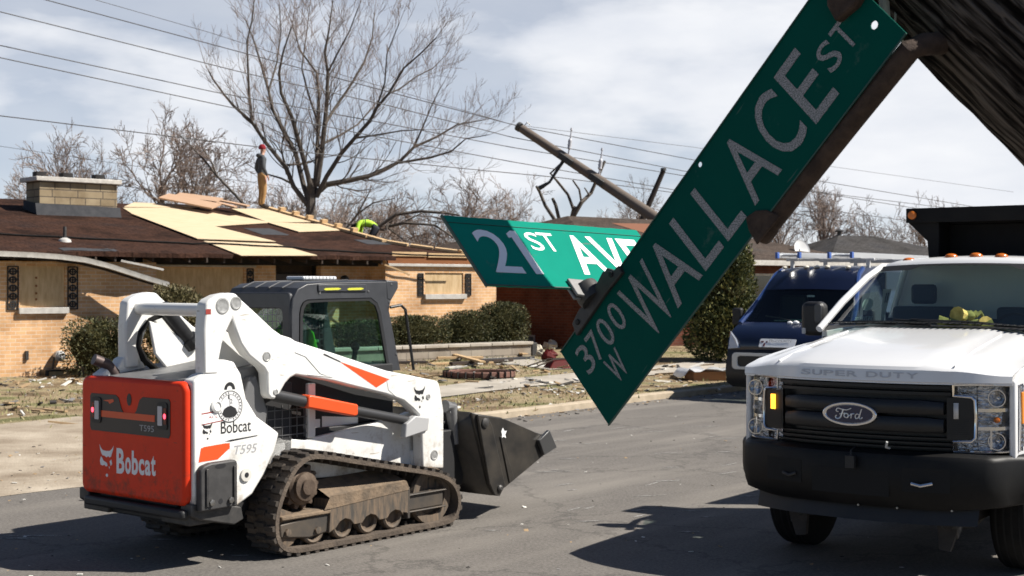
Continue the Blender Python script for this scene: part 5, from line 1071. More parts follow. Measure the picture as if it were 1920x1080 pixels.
    m = MB(); m.box(.52, .95, min(w0, w1)+.02, max(w0, w1)-.02, .175, .29); m.box(.52, .97, min(w0, w1), max(w0, w1), .288, .30); m.box(.52, .97, min(w0, w1), max(w0, w1), .160, .172); m.box(.53, .56, min(w0, w1), max(w0, w1), .12, .36); m.build('tension_housing', fgr, B_t, bevel=.006)
    m = MB(); m.prism([(-.72, .235), (-.26, .27), (-.24, .13), (-.45, .105), (-.72, .14)], min(w0, w1)+.02, max(w0, w1)-.02, 'y'); m.build('rear_frame', fgr, B_t, bevel=.012)
    m = MB(); m.box(-.72, -.25, min(w0, w1), max(w0, w1), .258, .29); m.build('mud_ledge', dirt, B_t, bevel=.01)
    m = MB()
    for x, z in ((-.66, .175), (-.38, .155)): m.lathe([(.026, 0), (.026, .02), (.012, .022)], (x, w1-.02*s_, z), (0, s_, 0), 6)
    m.build('frame_bolt', mudst, B_t)
# cab
cabm = thing  # noqa
oy = .375
prof = [(-.32, 1.22), (-.315, 1.70), (-.30, 1.80), (-.25, 1.87), (-.16, 1.905), (.0, 1.915), (.70, 1.925), (.755, 1.90), (.70, 1.70), (.83, 1.22)]
inn = [(-.24, 1.24), (-.235, 1.68), (-.225, 1.73), (-.20, 1.765), (-.16, 1.78), (.0, 1.785), (.49, 1.79), (.56, 1.75), (.595, 1.68), (.70, 1.24)]
m = MB()
for s_ in (-1, 1): m.ring(prof, inn, min(s_*oy, s_*(oy-.045)), max(s_*oy, s_*(oy-.045)))
tops = [(-.30, 1.80), (-.25, 1.87), (-.16, 1.905), (.0, 1.915), (.70, 1.925), (.755, 1.90)]
m.loft([[(x, y, z+.012*(1-(y/oy)**2)) for x, z in tops] for y in (-oy, -.2, 0, .2, oy)])
# rear wall with a window
m.ring([(y, z) for y, z in rrect(-oy+.02, oy-.02, 1.22, 1.84, .03, 3)], [(y, z) for y, z in rrect(-oy+.10, oy-.10, 1.30, 1.72, .04, 3)], -.318, -.28, 'x')
CB = m.build('cab', cabg, TL, bevel=.012)
for y in (-.22, -.07, .08, .23): MB().tube([(-.27, y, 1.872), (-.16, y, 1.915), (.4, y, 1.93)], .008, 6).build('roof_rib', cabg, CB)
MB().box(-.305, -.300, -oy+.08, oy-.08, 1.28, 1.74).build('rear_window', glass('cab_rear_glass', (.62, .74, .74), .06), CB, smooth=False)
gside = glass('cab_side_glass', (.55, .78, .70), .06)
for s_ in (-1, 1): MB().prism(inn, s_*(oy-.02)-.002, s_*(oy-.02)+.002, 'y').build('side_window', gside, CB, smooth=False)
m = MB(); m.ring([(p[0], p[1]) for p in inn], [(.22+(p[0]-.22)*.94, 1.51+(p[1]-1.51)*.94) for p in inn], -oy-.006, -oy+.01); m.build('window_seal', black_plastic, CB)
m = MB(); m.ring([(p[0], p[1]) for p in inn], [(.22+(p[0]-.22)*.94, 1.51+(p[1]-1.51)*.94) for p in inn], oy-.01, oy+.006); m.build('window_seal', black_plastic, CB)
# wire screens on the far side, visible through the glass
m = MB()
for k in range(9): m.box(.24+.05*k, .251+.05*k, .31, .314, 1.24, 1.78)
for k in range(11): m.box(.22, .68, .314, .318, 1.25+.05*k, 1.261+.05*k)
m.build('window_screen', black_paint, CB, smooth=False)
m = MB()
for k in range(12): m.box(-.275, -.272, -.27+.05*k, -.261+.05*k, 1.30, 1.72)
for k in range(9): m.box(-.272, -.269, -.28, .28, 1.32+.05*k, 1.329+.05*k)
m.build('window_screen', black_paint, CB, smooth=False)
m = MB(); m.prism([(.66, 1.935), (.80, 1.925), (.80, 1.87), (.72, 1.77), (.67, 1.78)], -oy-.003, oy+.003, 'y'); m.build('front_visor', cabg, CB, bevel=.012)
m = MB(); m.box(-.06, .44, -oy-.012, -oy-.001, 1.845, 1.90); lb = m.build('marker_rail', cabg, CB, bevel=.006)
for x0 in (-.01, .23): MB().plate([(x0, 1.862), (x0+.02, 1.872), (x0+.15, 1.874), (x0+.18, 1.866), (x0+.15, 1.857), (x0+.02, 1.855)], (0, -oy-.012, 0), X, Z, .002).build('reflective_strip', mat('reflector_yellow', (.62, .62, .06), .4), lb, smooth=False)
m = MB()
for x, z in ((-.04, 1.835), (.47, 1.845), (.70, 1.76), (.78, 1.35), (.72, 1.90)): m.lathe([(.010, 0), (.008, .006)], (x, -oy, z), (0, -1, 0), 8)
m.build('cab_bolt', steel, CB)
m = MB(); m.tube([(.70, -oy-.01, 1.72), (.80, -oy-.03, 1.735), (.85, -oy-.03, 1.70), (.955, -oy-.02, 1.22)], .012, 8); m.build('grab_rail', black_paint, CB)
# seat and levers inside
m = MB(); m.box(-.05, .40, -.25, .25, 1.0, 1.20); m.box(-.16, -.04, -.25, .25, 1.15, 1.62); se = m.build('seat', black_plastic, CB, bevel=.03)
m = MB(); m.tube([(.45, -.20, 1.15), (.5, -.2, 1.38)], .02, 8); m.sphere((.5, -.2, 1.41), .035); m.build('control_lever', black_plastic, CB)
MB().box(.22, .26, -.30, .30, 1.2, 1.26).build('lap_bar', grey_st, CB, bevel=.01)
m = MB(); m.prism(rrect(.05, .40, 1.932, 1.962, .012, 3), -.10, .10, 'y'); bc = m.build('beacon', mat('beacon_clear', (.62, .64, .66), .2, coat=.4), TL, bevel=.01); MB().box(.08, .37, -.07, .07, 1.915, 1.934).build('beacon_base', black_plastic, bc)
m = MB()
for k in range(9): m.box(.07+.036*k, .074+.036*k, -.102, -.099, 1.936, 1.958)
m.build('beacon_rib', grey_st, bc, smooth=False)
# bucket
bs = [(1.24, .875), (1.38, .845), (1.64, .80), (1.80, .745), (2.07, .65), (2.21, .615), (2.285, .505), (2.11, .43), (1.66, .24), (1.52, .19), (1.45, .28), (1.30, .70)]
m = MB(); inner = [(1.24, .875), (1.30, .70), (1.45, .28), (1.52, .19), (1.66, .24), (2.11, .43), (2.285, .505)]
m.loft([[(x, y, z) for x, z in inner] for y in (-.74, .74)]); BK = o = m.build('bucket', bkt, TL)
for s_ in (-1, 1): m = MB(); m.prism(bs, s_*.765, s_*.74, 'y'); m.build('bucket_side', bkt, BK, bevel=.004)
sl = o.modifiers.new('thick', 'SOLIDIFY'); sl.thickness = .014; sl.offset = 0
m = MB(); m.loft([[(x, y, z) for x, z in ((1.24, .875), (1.38, .845), (1.64, .80))] for y in (-.74, .74)]); o = m.build('bucket_lip', bkt, BK); sl = o.modifiers.new('thick', 'SOLIDIFY'); sl.thickness = .014; sl.offset = 0
for s_ in (-1, 1):
    m = MB(); m.prism([(1.28, .86), (1.40, .84), (1.455, .76), (1.62, .26), (1.55, .18), (1.49, .19), (1.42, .30)], s_*.795, s_*.766, 'y'); m.build('side_rib', bkt, BK, bevel=.006)
    m = MB(); m.prism([(1.58, .66), (1.60, .66), (1.76, .30), (1.70, .27)], s_*.775, s_*.7655, 'y'); m.build('side_rib', bkt, BK, bevel=.003)
    for x, z, r_ in ((1.36, .79, .04), (1.545, .245, .028)): m = MB(); m.lathe([(r_, 0), (r_, .012), (r_*.5, .022)], (x, s_*.795, z), (0, s_, 0), 16); m.build('hinge_pin', dark_steel, BK)
    m = MB(); m.prism([(2.06, .59), (2.20, .665), (2.30, .51), (2.13, .46)], s_*.80, s_*.766, 'y'); m.build('tip_plate', mat('tip_steel', (.12, .12, .12), .4, .6), BK, bevel=.004)
    m = MB(); m.tube([(1.10, s_*.60, .93), (1.17, s_*.60, .92), (1.22, s_*.60, .62)], [.05, .05, .03], 12); m.lathe([(.05, -.03), (.05, .03)], (1.17, s_*.60, .91), (0, 1, 0), 14); m.build('bucket_cylinder', grey_st, BK)
m = MB(); m.plate([(1.60, .70), (1.62, .73), (1.64, .70), (1.67, .70), (1.65, .67), (1.66, .64), (1.63, .655), (1.60, .64), (1.61, .67)], (0, -.766, 0), X, Z, .001); m.build('sticker_scrap', decalw, BK, smooth=False)
m = MB(); m.prism([(.92, .80), (1.26, .80), (1.42, .34), (1.40, .26), (.98, .24), (.92, .40)], -.52, .52, 'y'); m.box(.90, 1.2, -.62, -.45, .30, .74); m.box(.90, 1.2, .45, .62, .30, .74); m.build('coupler', mat('chassis_black', (.018, .018, .019), .6), TL, bevel=.012)
m = MB(); m.box(2.1, 2.30, -.74, .74, .475, .50, 0, Matrix.Translation((2.2, 0, .49)) @ Matrix.Rotation(R(-23), 4, 'Y') @ Matrix.Translation((-2.2, 0, -.49))); m.build('cutting_edge', steel, BK)
# lime vest hung over the seat
mw = Matrix.Translation((-1.697, 10.856, 0)) @ Matrix.Rotation(LA, 4, 'Z')
m = MB(); rg = random.Random(5); rows = []
for i in range(13):
    z = 1.20+.50*i/12; w = .23 if i < 9 else .23-.05*(i-8); rows.append([(.06+.03*math.sin(j*1.1+i*.5), w*(2*j/10-1), z) for j in range(11)])
rows2 = [[(x-.27, y, z) for x, y, z in r_] for r_ in rows]
m.loft(rows+[[(-.08, y, 1.745) for x, y, z in rows[-1]]]+rows2[::-1]); vest = m.build('safety_vest', mat('lime_cloth', (.25, .75, .03), .8), None); so = vest.modifiers.new('thick', 'SOLIDIFY'); so.thickness = .008
vest.matrix_world = mw; tag(vest, 'lime green safety vest hung over the seat inside the loader cab', 'safety vest')
m = MB()
for z in (1.36, 1.46): m.box(.092, .096, -.22, .22, z, z+.02)
o = m.build('reflective_band', decalw, vest, smooth=False)
# ---------------------------------------------------------------- white dump truck
TA = R(-36)
TT = thing('dump_truck', 'white dump truck with black grille and bumper parked at the right', 'truck', (2.378, 9.409, 0), TA)
tw = mat('truck_white', (.80, .80, .80), .25, col2=(.76, .76, .755), nscale=1.5, coat=.6)
tblk = mat('truck_black_plastic', (.009, .009, .010), .5, col2=(.018, .017, .016), nscale=6, bump=.04, bscale=200)
tgr = mat('grille_black', (.006, .006, .0065), .4)
hlamp = mat('lamp_chrome', (.10, .105, .115), .12, 1., col2=(.85, .86, .88), nscale=26, namt=.35, bump=.9, bscale=22, stretch=(1, 1, 2.2))
lens = glass('lamp_lens', (.94, .95, .96), .03)
amber = mat('amber_lens', (.75, .25, .02), .25); amber_on = mat('amber_lit', (.9, .4, .05), .3, emit=(1, .42, .03, 2.2))
wglass = glass('truck_windshield', (.62, .74, .71), .06)
HWD = .92
def bow(x, k=.26): return -k*max(0, 1-(abs(x)/HWD)**2.2)
xs = [-.92+1.84*i/30 for i in range(31)]
def strip(z0, z1, dep, x0=-.92, x1=.92, k=.26, n=24, back=.06, rz=0):    # bowed bar across the front
    m_rows = []
    for i in range(n+1):
        x = x0+(x1-x0)*i/n; y = bow(x, k)+dep
        m_rows.append([(x, y+back, z0), (x, y, z0+rz), (x, y, z1-rz), (x, y+back, z1)])
    return m_rows
# hood: rows from the front lip to the cowl
def hood_pt(x, y_off, z, r_):
    ax = abs(x); side = sst(.60, .90, ax)*sst(1.285, 1.40, z); bul = (1-sst(.44, .56, ax))*sst(1.33, 1.39, z)
    return (x, bow(x)*(1-r_)+y_off, z-side*(.045+.06*r_)+.035*bul*min(1, r_*3+.35)*(1-.3*r_))
rows = []
for r_, yo_, z in ((0, -.004, 1.276), (0, -.012, 1.282), (.0, -.004, 1.352), (.0, .012, 1.368), (.0, .05, 1.385), (.03, .12, 1.402), (.12, .2, 1.425), (.3, .42, 1.462), (.55, .72, 1.508), (.8, .98, 1.545), (1, 1.22, 1.572)):
    rows.append([hood_pt(x, yo_, z, r_) for x in xs])
m = MB(); m.loft(rows); m.loft([[(x, bow(x)+.05, 1.268) for x in xs], [(x, bow(x)-.005, 1.268) for x in xs], rows[0]]); HD = m.build('hood', tw, TT, ang=24)
m = MB()
# SUPER DUTY: letters follow the bowed lip
x = -.395
for ch, w in (('S', .085), ('U', .085), ('P', .085), ('E', .08), ('R', .085), (' ', .045), ('D', .09), ('U', .085), ('T', .08), ('Y', .09)):
    if ch != ' ':
        xm = x+w*.42; d_ = Vector((1, (bow(xm+.02)-bow(xm-.02))/.04, 0)).normalized()
        o_ = Vector((x, bow(xm)-.009-d_.y*w*.42, 1.303)); m.text(ch, o_, d_, Vector((0, .10, 1)), w*.84, .036, .003, 0, .012, 0, .001)
    x += w
m.build('lettering', mat('emboss_shade_grey', (.50, .50, .52), .3), HD, smooth=False)  # grey puts the relief shading of white embossed letters into their colour
m = MB()
for s_ in (-1, 1): m.tube([hood_pt(s_*.60, .02, 1.383, 0), hood_pt(s_*.58, .42, 1.468, .3), hood_pt(s_*.56, .98, 1.552, .8)], .006, 5)
m.build('hood_crease', tw, HD)
# fenders and cab sides
for s_ in (-1, 1):
    m = MB(); fe = [(0.02, .78), (0.02, 1.29), (.1, 1.335), (.2, 1.366), (.42, 1.394), (.72, 1.424), (1.22, 1.462), (1.3, 1.45), (1.3, .55), (1.14, .55), (1.12, .72), (1.0, .87), (.84, .93), (.56, .93), (.38, .87), (.28, .78)]
    m.prism([(y, z) for y, z in fe], s_*.89, s_*.93, 'x'); m.build('fender', tw, TT, bevel=.012)
    m = MB(); m.prism([(.24, .60), (.26, .80), (.36, .90), (.56, .97), (.84, .97), (1.04, .90), (1.15, .76), (1.16, .58), (1.08, .6), (1.06, .74), (.96, .84), (.82, .90), (.58, .90), (.42, .84), (.33, .74), (.31, .60)], s_*.88, s_*.985, 'x'); m.build('wheel_arch_trim', tblk, TT, bevel=.01)
    m = MB(); m.prism([(1.31, .55), (1.31, 1.55), (2.52, 1.58), (2.52, .55)], s_*.88, s_*.93, 'x'); d_ = m.build('door', tw, TT, bevel=.012); MB().box(s_*.93-.0, s_*.955, 2.25, 2.42, 1.30, 1.34).build('door_handle', tblk, d_, bevel=.006)
    m = MB(); m.add([(s_*.86, 1.42, 1.56), (s_*.86, 2.5, 1.58), (s_*.72, 2.5, 2.0), (s_*.72, 2.08, 2.0)], [(0, 1, 2, 3)]); m.build('door_window', glass('door_glass', (.75, .85, .83), .05), d_, smooth=False)
    m = MB(); m.tube([(s_*.90, 1.2, 1.555), (s_*.84, 1.5, 1.76), (s_*.76, 1.80, 1.95), (s_*.70, 1.98, 2.04), (s_*.70, 2.5, 2.05), (s_*.86, 2.56, 1.58)], .028, 8); m.build('roof_pillar', tw, TT)
    # tow mirror
    m = MB(); m.prism(rrect(-1.10*1, -.915, 1.50, 1.765, .05, 4) if s_ < 0 else rrect(1.02, 1.22, 1.50, 1.765, .05, 4), 1.30, 1.42, 'y'); mi = m.build('mirror', tblk, TT, bevel=.035, seg=3)
    c_ = -1.0 if s_ < 0 else 1.12
    m = MB(); m.tube([(s_*.90, 1.42, 1.55), (c_, 1.40, 1.55)], .035, 8); m.build('mirror_arm', tblk, mi)
    m = MB(); m.prism(rrect(c_+.02, c_+.08, 1.60, 1.75, .02, 2) if s_ < 0 else rrect(c_-.08, c_-.02, 1.60, 1.75, .02, 2), 1.285, 1.302, 'y'); m.build('mirror_cap', mat('mirror_grey', (.06, .06, .062), .35), mi, bevel=.008)
    MB().prism(rrect(c_-.085, c_-.055, 1.515, 1.56, .005, 1), 1.292, 1.302, 'y').build('mirror_reflector', mat('reflector_clear', (.5, .5, .5), .3), mi)
MB().box(-.88, .88, 1.22, 1.29, .6, 1.50).build('firewall', tblk, TT, smooth=False)
MB().box(-.87, .87, 2.50, 2.56, .55, 1.62).build('cab_back', tblk, TT, smooth=False)
# roof
rows = []
for y, z, w in ((1.93, 2.018, .70), (1.955, 2.045, .715), (2.0, 2.07, .72), (2.12, 2.085, .72), (2.4, 2.095, .72), (2.56, 2.08, .70), (2.58, 1.62, .84)):
    rows.append([(w*(2*i/20-1), y-.05*(1-(2*i/20-1)**2)*(1 if y < 2.1 else 0), z+.038*(1-(2*i/20-1)**2)*(1 if z > 1.9 else 0)-.03*max(0, abs(2*i/20-1)-.85)/.15) for i in range(21)])
m = MB(); m.loft(rows); RF = m.build('roof', tw, TT, ang=60)
for x, z in ((-.50, 2.092), (-.16, 2.120), (.035, 2.124), (.23, 2.117), (.58, 2.085)):
    m = MB(); m.sphere((x, 2.03, z-.004), (.05, .055, .026), 12, 8); m.build('marker_light', orange_lens, RF)
# cowl, windshield, wipers
m = MB(); m.loft([[(x, 1.16+.02*abs(x)*0-.10*(1-(x/.86)**2), 1.566+.03*(1-(x/.9)**2)-.03*sst(.6, .9, abs(x))) for x in [.86*(i/10-1) for i in range(21)]], [(x, 1.30-.12*(1-(x/.86)**2), 1.585+.02*(1-(x/.9)**2)) for x in [.86*(i/10-1) for i in range(21)]]]); CW = m.build('cowl', tblk, TT)
m = MB()
for i in range(34):
    x = -.78+i*.047; m.box(x-.008, x+.008, 1.13-.11*(1-(x/.86)**2), 1.24-.11*(1-(x/.86)**2), 1.592+.028*(1-(x/.9)**2), 1.60+.026*(1-(x/.9)**2), 0)
m.build('cowl_rib', tgr, CW, smooth=False)
wr = []
for t_ in [i/8 for i in range(9)]:
    w = .83-.15*t_; wr.append([(w*(2*i/16-1), 1.27+.68*t_-(.13-.04*t_)*(1-(2*i/16-1)**2), 1.565+.475*t_+.02*(1-(2*i/16-1)**2)) for i in range(17)])
m = MB(); m.loft(wr); WS = m.build('windshield', wglass, TT)
def ws(x, t_, off=.006):
    w = .83-.15*t_; u = x/w; return Vector((x, 1.27+.68*t_-(.13-.04*t_)*(1-u*u)-off, 1.565+.475*t_+.02*(1-u*u)+off*.9))
m = MB(); m.loft([[tuple(ws((.83-.15*1)*(2*i/16-1), 1-(.03 if 3 < i < 13 else .09), .003)) for i in range(17)], [tuple(ws((.68)*(2*i/16-1), 1.0, .003)) for i in range(17)]]); m.build('shade_band', black_plastic, WS, smooth=False)
for (x0, x1, t0, t1) in ((-.10, -.66, .02, .075), (.62, -.18, .02, .10)):
    m = MB(); a, b = ws(x0+.1, .0, .02), ws(x1, t1, .012); m.tube([a, a.lerp(b, .45)+Vector((0, -.01, .012)), b], [.012, .010, .006], 6); b0, b1 = ws(x1-.13, t1-.005, .01), ws(x1+.38, t1*.55, .01); m.tube([b0, b0.lerp(b1, .5), b1], .009, 6); m.build('wiper', black_plastic, TT)
# cabin inside: dash, seats, door sticker, gloves on the dash
m = MB(); m.box(-.80, .80, 1.32, 1.62, 1.36, 1.545); m.build('dashboard', tblk, TT, bevel=.03)
m = MB(); m.box(-.75, -.25, 1.95, 2.4, 1.05, 1.25); m.box(-.75, -.25, 2.3, 2.44, 1.2, 1.72); m.box(-.6, -.4, 2.32, 2.42, 1.74, 1.9); m.box(.1, .75, 1.95, 2.4, 1.05, 1.25); m.box(.1, .75, 2.3, 2.44, 1.2, 1.72); m.box(.35, .55, 2.32, 2.42, 1.74, 1.9); m.build('seat', mat('seat_grey', (.06, .065, .065), .8), TT, bevel=.03)
m = MB(); m.ring(disc(.42, 1.50, .19, 24), disc(.42, 1.50, .17, 24), 1.72, 1.745); m.build('steering_wheel', black_plastic, TT)
# side-window stickers seen mirrored through the windshield
m = MB(); o_ = (-.795, 1.66, 1.60)
m.text('219.733.0709', (-.775, 1.95, 1.60), Vector((.0, -1, 0)), Vector((.20, 0, 1)), .36, .045, .001); m.plate(disc(.16, .14, .11, 18, .05), (-.775, 1.95, 1.60), Vector((0, -1, 0)), Vector((.20, 0, 1)), .001)
o = m.build('window_sticker', mat('sticker_mint', (.62, .72, .66), .6), TT, smooth=False)
m = MB(); m.plate([(-.22, .0), (-.16, .0), (-.08, .26), (-.26, .26)], (-.765, 1.95, 1.60), Vector((0, -1, 0)), Vector((.20, 0, 1)), .001); pk = m.build('window_placard', mat('placard_white', (.75, .78, .74), .6), TT, smooth=False)
m = MB(); m.plate([(-.22, .15), (-.20, .15), (-.20, .23), (-.22, .23)], (-.763, 1.95, 1.60), Vector((0, -1, 0)), Vector((.20, 0, 1)), .001, 0, .002); m.plate([(-.18, .15), (-.16, .15), (-.16, .23), (-.18, .23)], (-.763, 1.95, 1.60), Vector((0, -1, 0)), Vector((.20, 0, 1)), .001, 0, .002); m.build('placard_bar', decalb, pk, smooth=False)
# grille
m = MB(); m.loft([[(x, bow(x)+.09, .80), (x, bow(x)+.09, 1.275)] for x in [-.66+1.32*i/20 for i in range(21)]]); GR = m.build('grille', tgr, TT)
def bar(z0, z1, dep, x0, x1, mt=tgr, nm='grille_bar', back=.07, rz=.012): m = MB(); m.loft(strip(z0, z1, dep, x0, x1, .26, 24, back, rz)); return m.build(nm, mt, GR, ang=40)
for z0, z1, d_ in ((1.235, 1.262, .01), (1.195, 1.222, .02), (.855, .872, .02), (.885, .902, .02), (.915, .932, .03), (.825, .842, .015)): bar(z0, z1, d_, -.58, .58, back=.05, rz=.004)
for s_ in (0, 1):
    z0, z1 = ((1.072, 1.165), (.955, 1.058))[s_]
    m = MB(); rw = []
    for i in range(25):
        x = -.54+1.08*i/24; e_ = sst(.40, .54, abs(x)); y = bow(x)-.02+.03*e_; rw.append([(x, y+.08, z0+.01*e_), (x, y+.012, z0+.004), (x, y, z0+.02), (x, y, z1-.012*e_-.02), (x, y+.015, z1-.012*e_), (x, y+.08, z1-.012*e_)])
    m.loft(rw); m.add([rw[0][k] for k in range(6)]+[rw[-1][k] for k in range(6)], [(0, 1, 2, 3, 4, 5), (11, 10, 9, 8, 7, 6)]); m.build('grille_bar', mat('grille_satin', (.011, .011, .012), .42), GR, ang=40)
# emblem
ex = -.03; ey = bow(ex)-.03; ez = 1.062
m = MB(); m.ring(disc(ex, ez, .184, 40, .078), disc(ex, ez, .158, 40, .058), ey-.014, ey+.03); m.prism(disc(ex, ez, .175, 40, .07), ey-.004, ey+.06, 'y'); EM = m.build('emblem', chrome, TT, bevel=.005)
MB().prism(disc(ex, ez, .156, 40, .057), ey-.010, ey-.0045, 'y').build('emblem_field', mat('emblem_navy', (.008, .013, .055), .2, coat=.5), EM, smooth=False)
m = MB()
def scr(pts, r_): 
    q = []
    for i in range(len(pts)-1):
        p0 = pts[max(i-1, 0)]; p1 = pts[i]; p2 = pts[i+1]; p3 = pts[min(i+2, len(pts)-1)]
        for k in range(5):
            t_ = k/5; q.append(tuple(.5*((2*p1[j])+(-p0[j]+p2[j])*t_+(2*p0[j]-5*p1[j]+4*p2[j]-p3[j])*t_*t_+(-p0[j]+3*p1[j]-3*p2[j]+p3[j])*t_**3) for j in (0, 1)))
    q.append(pts[-1]); m.tube([(ex+a, ey-.0115, ez+b) for a, b in q], r_, 6)
scr([(-.072, .012), (-.088, .018), (-.080, .034), (-.050, .030), (-.02, .026), (.005, .034), (.014, .040)], .0042)     # flag of the F
scr([(-.040, .029), (-.050, .0), (-.062, -.026), (-.084, -.032), (-.094, -.02), (-.084, -.012)], .0048)
scr([(-.066, -.002), (-.045, .002), (-.028, .006)], .0036)
scr([(-.012, -.024), (-.030, -.020), (-.034, -.006), (-.020, .004), (-.006, -.006), (-.012, -.024), (-.002, -.012), (.012, -.004)], .004)
scr([(.012, -.004), (.016, .002), (.012, -.026)], .0042); scr([(.014, -.008), (.024, .004), (.036, .002)], .0038)
scr([(.070, -.002), (.054, .004), (.042, -.008), (.046, -.026), (.060, -.022), (.070, -.004), (.084, .036), (.072, -.006), (.070, -.024), (.080, -.026), (.090, -.016)], .004)
m.build('lettering', mat('emblem_silver', (.72, .73, .75), .25, .6), EM)
# headlights: C shaped housings with clear lens, inner amber strips
for s_ in (-1, 1):
    b_ = lambda x: bow(x)
    z0, z1 = .848, 1.272
    def cz(x, z, off=0.): return (s_*x, bow(x)*.92+off+.10*sst(.80, .93, x), z)
    def sheet_(x0, x1, za, zb, off, n=8):
        return [[cz(x0+(x1-x0)*i/n, za, off), cz(x0+(x1-x0)*i/n, zb, off)] for i in range(n+1)]
    m = MB(); m.loft(sheet_(.60, .935, z0, z1, .07)); m.loft(sheet_(.72, .94, z0, z1, .05)); HL = m.build('headlight', hlamp, TT)
    # side wrap towards the fender
    m = MB(); m.loft([[(s_*.935, .10, z0), (s_*.935, .10, z1)], [(s_*.942, .26, z0+.06), (s_*.942, .26, z1-.02)]]); m.build('side_wrap', hlamp, HL)
    MB().box(s_*.936, s_*.948, .11, .20, 1.02, 1.22).build('side_marker', amber, HL, bevel=.004)
    # chrome outline, C form
    def rim(pts, r_=.011): 
        m = MB(); m.tube([cz(x, z, -.012) for x, z in pts], r_, 6); return m
    m = rim([(.60, z1-.005), (.70, z1), (.80, z1), (.935, z1-.01), (.94, 1.06), (.935, z0+.005), (.80, z0), (.60, z0), (.60, z0+.062), (.70, z0+.066), (.722, z0+.09), (.726, 1.06), (.72, z1-.10), (.70, z1-.078), (.60, z1-.072), (.60, z1-.005)], .009); m.build('lamp_rim', chrome, HL)
    m = MB()
    for za in (.985, 1.10): m.loft([[cz(.735+.19*i/4, za, -.004), cz(.735+.19*i/4, za+.022, -.004)] for i in range(5)])
    m.loft([[cz(.80, z0+.02, .0), cz(.80, .985, .0)], [cz(.812, z0+.02, -.004), cz(.812, .985, -.004)]]); m.build('lamp_divider', chrome, HL)
    m = MB()
    for za in (.915, 1.185):
        m = MB(); c_ = cz(.83, za, .03); m.loft([[(c_[0]+rr_*math.cos(a*.3491), c_[1]+hh_, c_[2]+rr_*math.sin(a*.3491)) for a in range(18)] for rr_, hh_ in ((.056, -.022), (.050, -.022), (.046, .0), (.030, .022), (.012, .028))], close=True); m.sphere((c_[0], c_[1]+.005, c_[2]), .014, 8, 6); m.build('reflector_bowl', chrome, HL)
    m = MB(); m.lathe([(.02, 0), (.018, .02), (.005, .03)], cz(.83, 1.05, .02), (0, -1, 0), 12); m.build('bulb', orange_lens if s_ > 0 else hlamp, HL)
    m = MB(); m.loft(sheet_(.735, .94, z0+.01, z1-.01, -.018)); m.loft([[cz(.60+.135*i/4, z1-.075, -.018), cz(.60+.135*i/4, z1-.008, -.018)] for i in range(5)]); m.loft([[cz(.60+.135*i/4, z0+.005, -.018), cz(.60+.135*i/4, z0+.065, -.018)] for i in range(5)]); m.build('lamp_glass', lens, HL)
    m = MB(); m.loft([[cz(.56+.155*i/6, z0+.075, -.004), cz(.56+.155*i/6, z1-.085, -.004)] for i in range(7)]); ins_ = m.build('lamp_insert', tgr, TT)
    m = MB(); 
    for k in range(9): m.loft([[cz(.57, .95+.012*k, -.010), cz(.57, .956+.012*k, -.010)], [cz(.69, .95+.012*k, -.010), cz(.69, .956+.012*k, -.010)]])
    m.build('insert_vent', tblk, ins_)
    c0, c1 = (.622, .655) if s_ < 0 else (.602, .630)
    m = MB(); m.loft([[cz(c0, 1.055, -.016), cz(c0, 1.155, -.016)], [cz(c1, 1.055, -.016), cz(c1, 1.155, -.016)]]); o = m.build('strobe_light', amber_on if s_ < 0 else mat('strobe_off', (.6, .58, .55), .3), ins_); so = o.modifiers.new('thick', 'SOLIDIFY'); so.thickness = .012; so.offset = 0
# bumper: bowed profile
bp_ = [(.10, .84), (-.02, .842), (-.07, .825), (-.085, .79), (-.085, .64), (-.075, .55), (-.03, .485), (.06, .47)]
m = MB(); rw = []
for i in range(41):
    x = -1.0+2.0*i/40; a = abs(x); yb = -.27*(1-min(1, a/.93)**2.4)-.02+.22*sst(.84, 1.0, a); dz = .06*sst(.55, 1.0, a)
    rw.append([(x, yb+y, z+(dz*(.65 if z < .6 else -.25 if z > .8 else 0))) for y, z in bp_])
m.loft(rw); m.add(rw[0]+rw[-1], [tuple(range(8)), tuple(range(15, 7, -1))]); BM = m.build('bumper', mat('bumper_black', (.004, .004, .0045), .5, spec=.25, col2=(.010, .0095, .009), nscale=4, bump=.03, bscale=80), TT, ang=40)
def yb(x): return -.27*(1-min(1, abs(x)/.93)**2.4)-.02+.22*sst(.84, 1.0, abs(x))-.085
for x0, x1, z0, z1, nm in ((-.62, -.34, .60, .75, 'tow_hook_opening'), (.34, .62, .60, .75, 'tow_hook_opening'), (-.26, .26, .56, .72, 'air_opening')):
    m = MB(); m.loft([[(x0+(x1-x0)*i/8, yb(x0+(x1-x0)*i/8)-.002, z0), (x0+(x1-x0)*i/8, yb(x0+(x1-x0)*i/8)-.002, z1)] for i in range(9)]); m.build(nm, mat('deep_black', (.004, .004, .004), .8), BM)
m = MB(); m.tube([(.40, yb(.4)-.01, .655), (.46, yb(.46)-.03, .645), (.52, yb(.52)-.01, .66)], .012, 8); m.build('tow_hook', chrome, BM)
m = MB(); m.tube([(-.48, yb(.48)-.01, .655), (-.42, yb(.42)-.03, .645), (-.38, yb(.38)-.01, .66)], .010, 8); m.build('tow_hook', dark_steel, BM)
m = MB(); m.loft([[(x, yb(x)+.10, .50), (x, yb(x)+.06, .39)] for x in [-.75+1.5*i/12 for i in range(13)]]); m.build('air_dam', tblk, BM)
m = MB(); m.tube([(.02, yb(0)+.06, .86), (.02, yb(0)-.02, .84), (.025, yb(0)-.03, .80)], .006, 6); m.box(-.005, .055, yb(0)-.055, yb(0)-.02, .73, .81); m.build('trailer_plug', tblk, TT, bevel=.006)
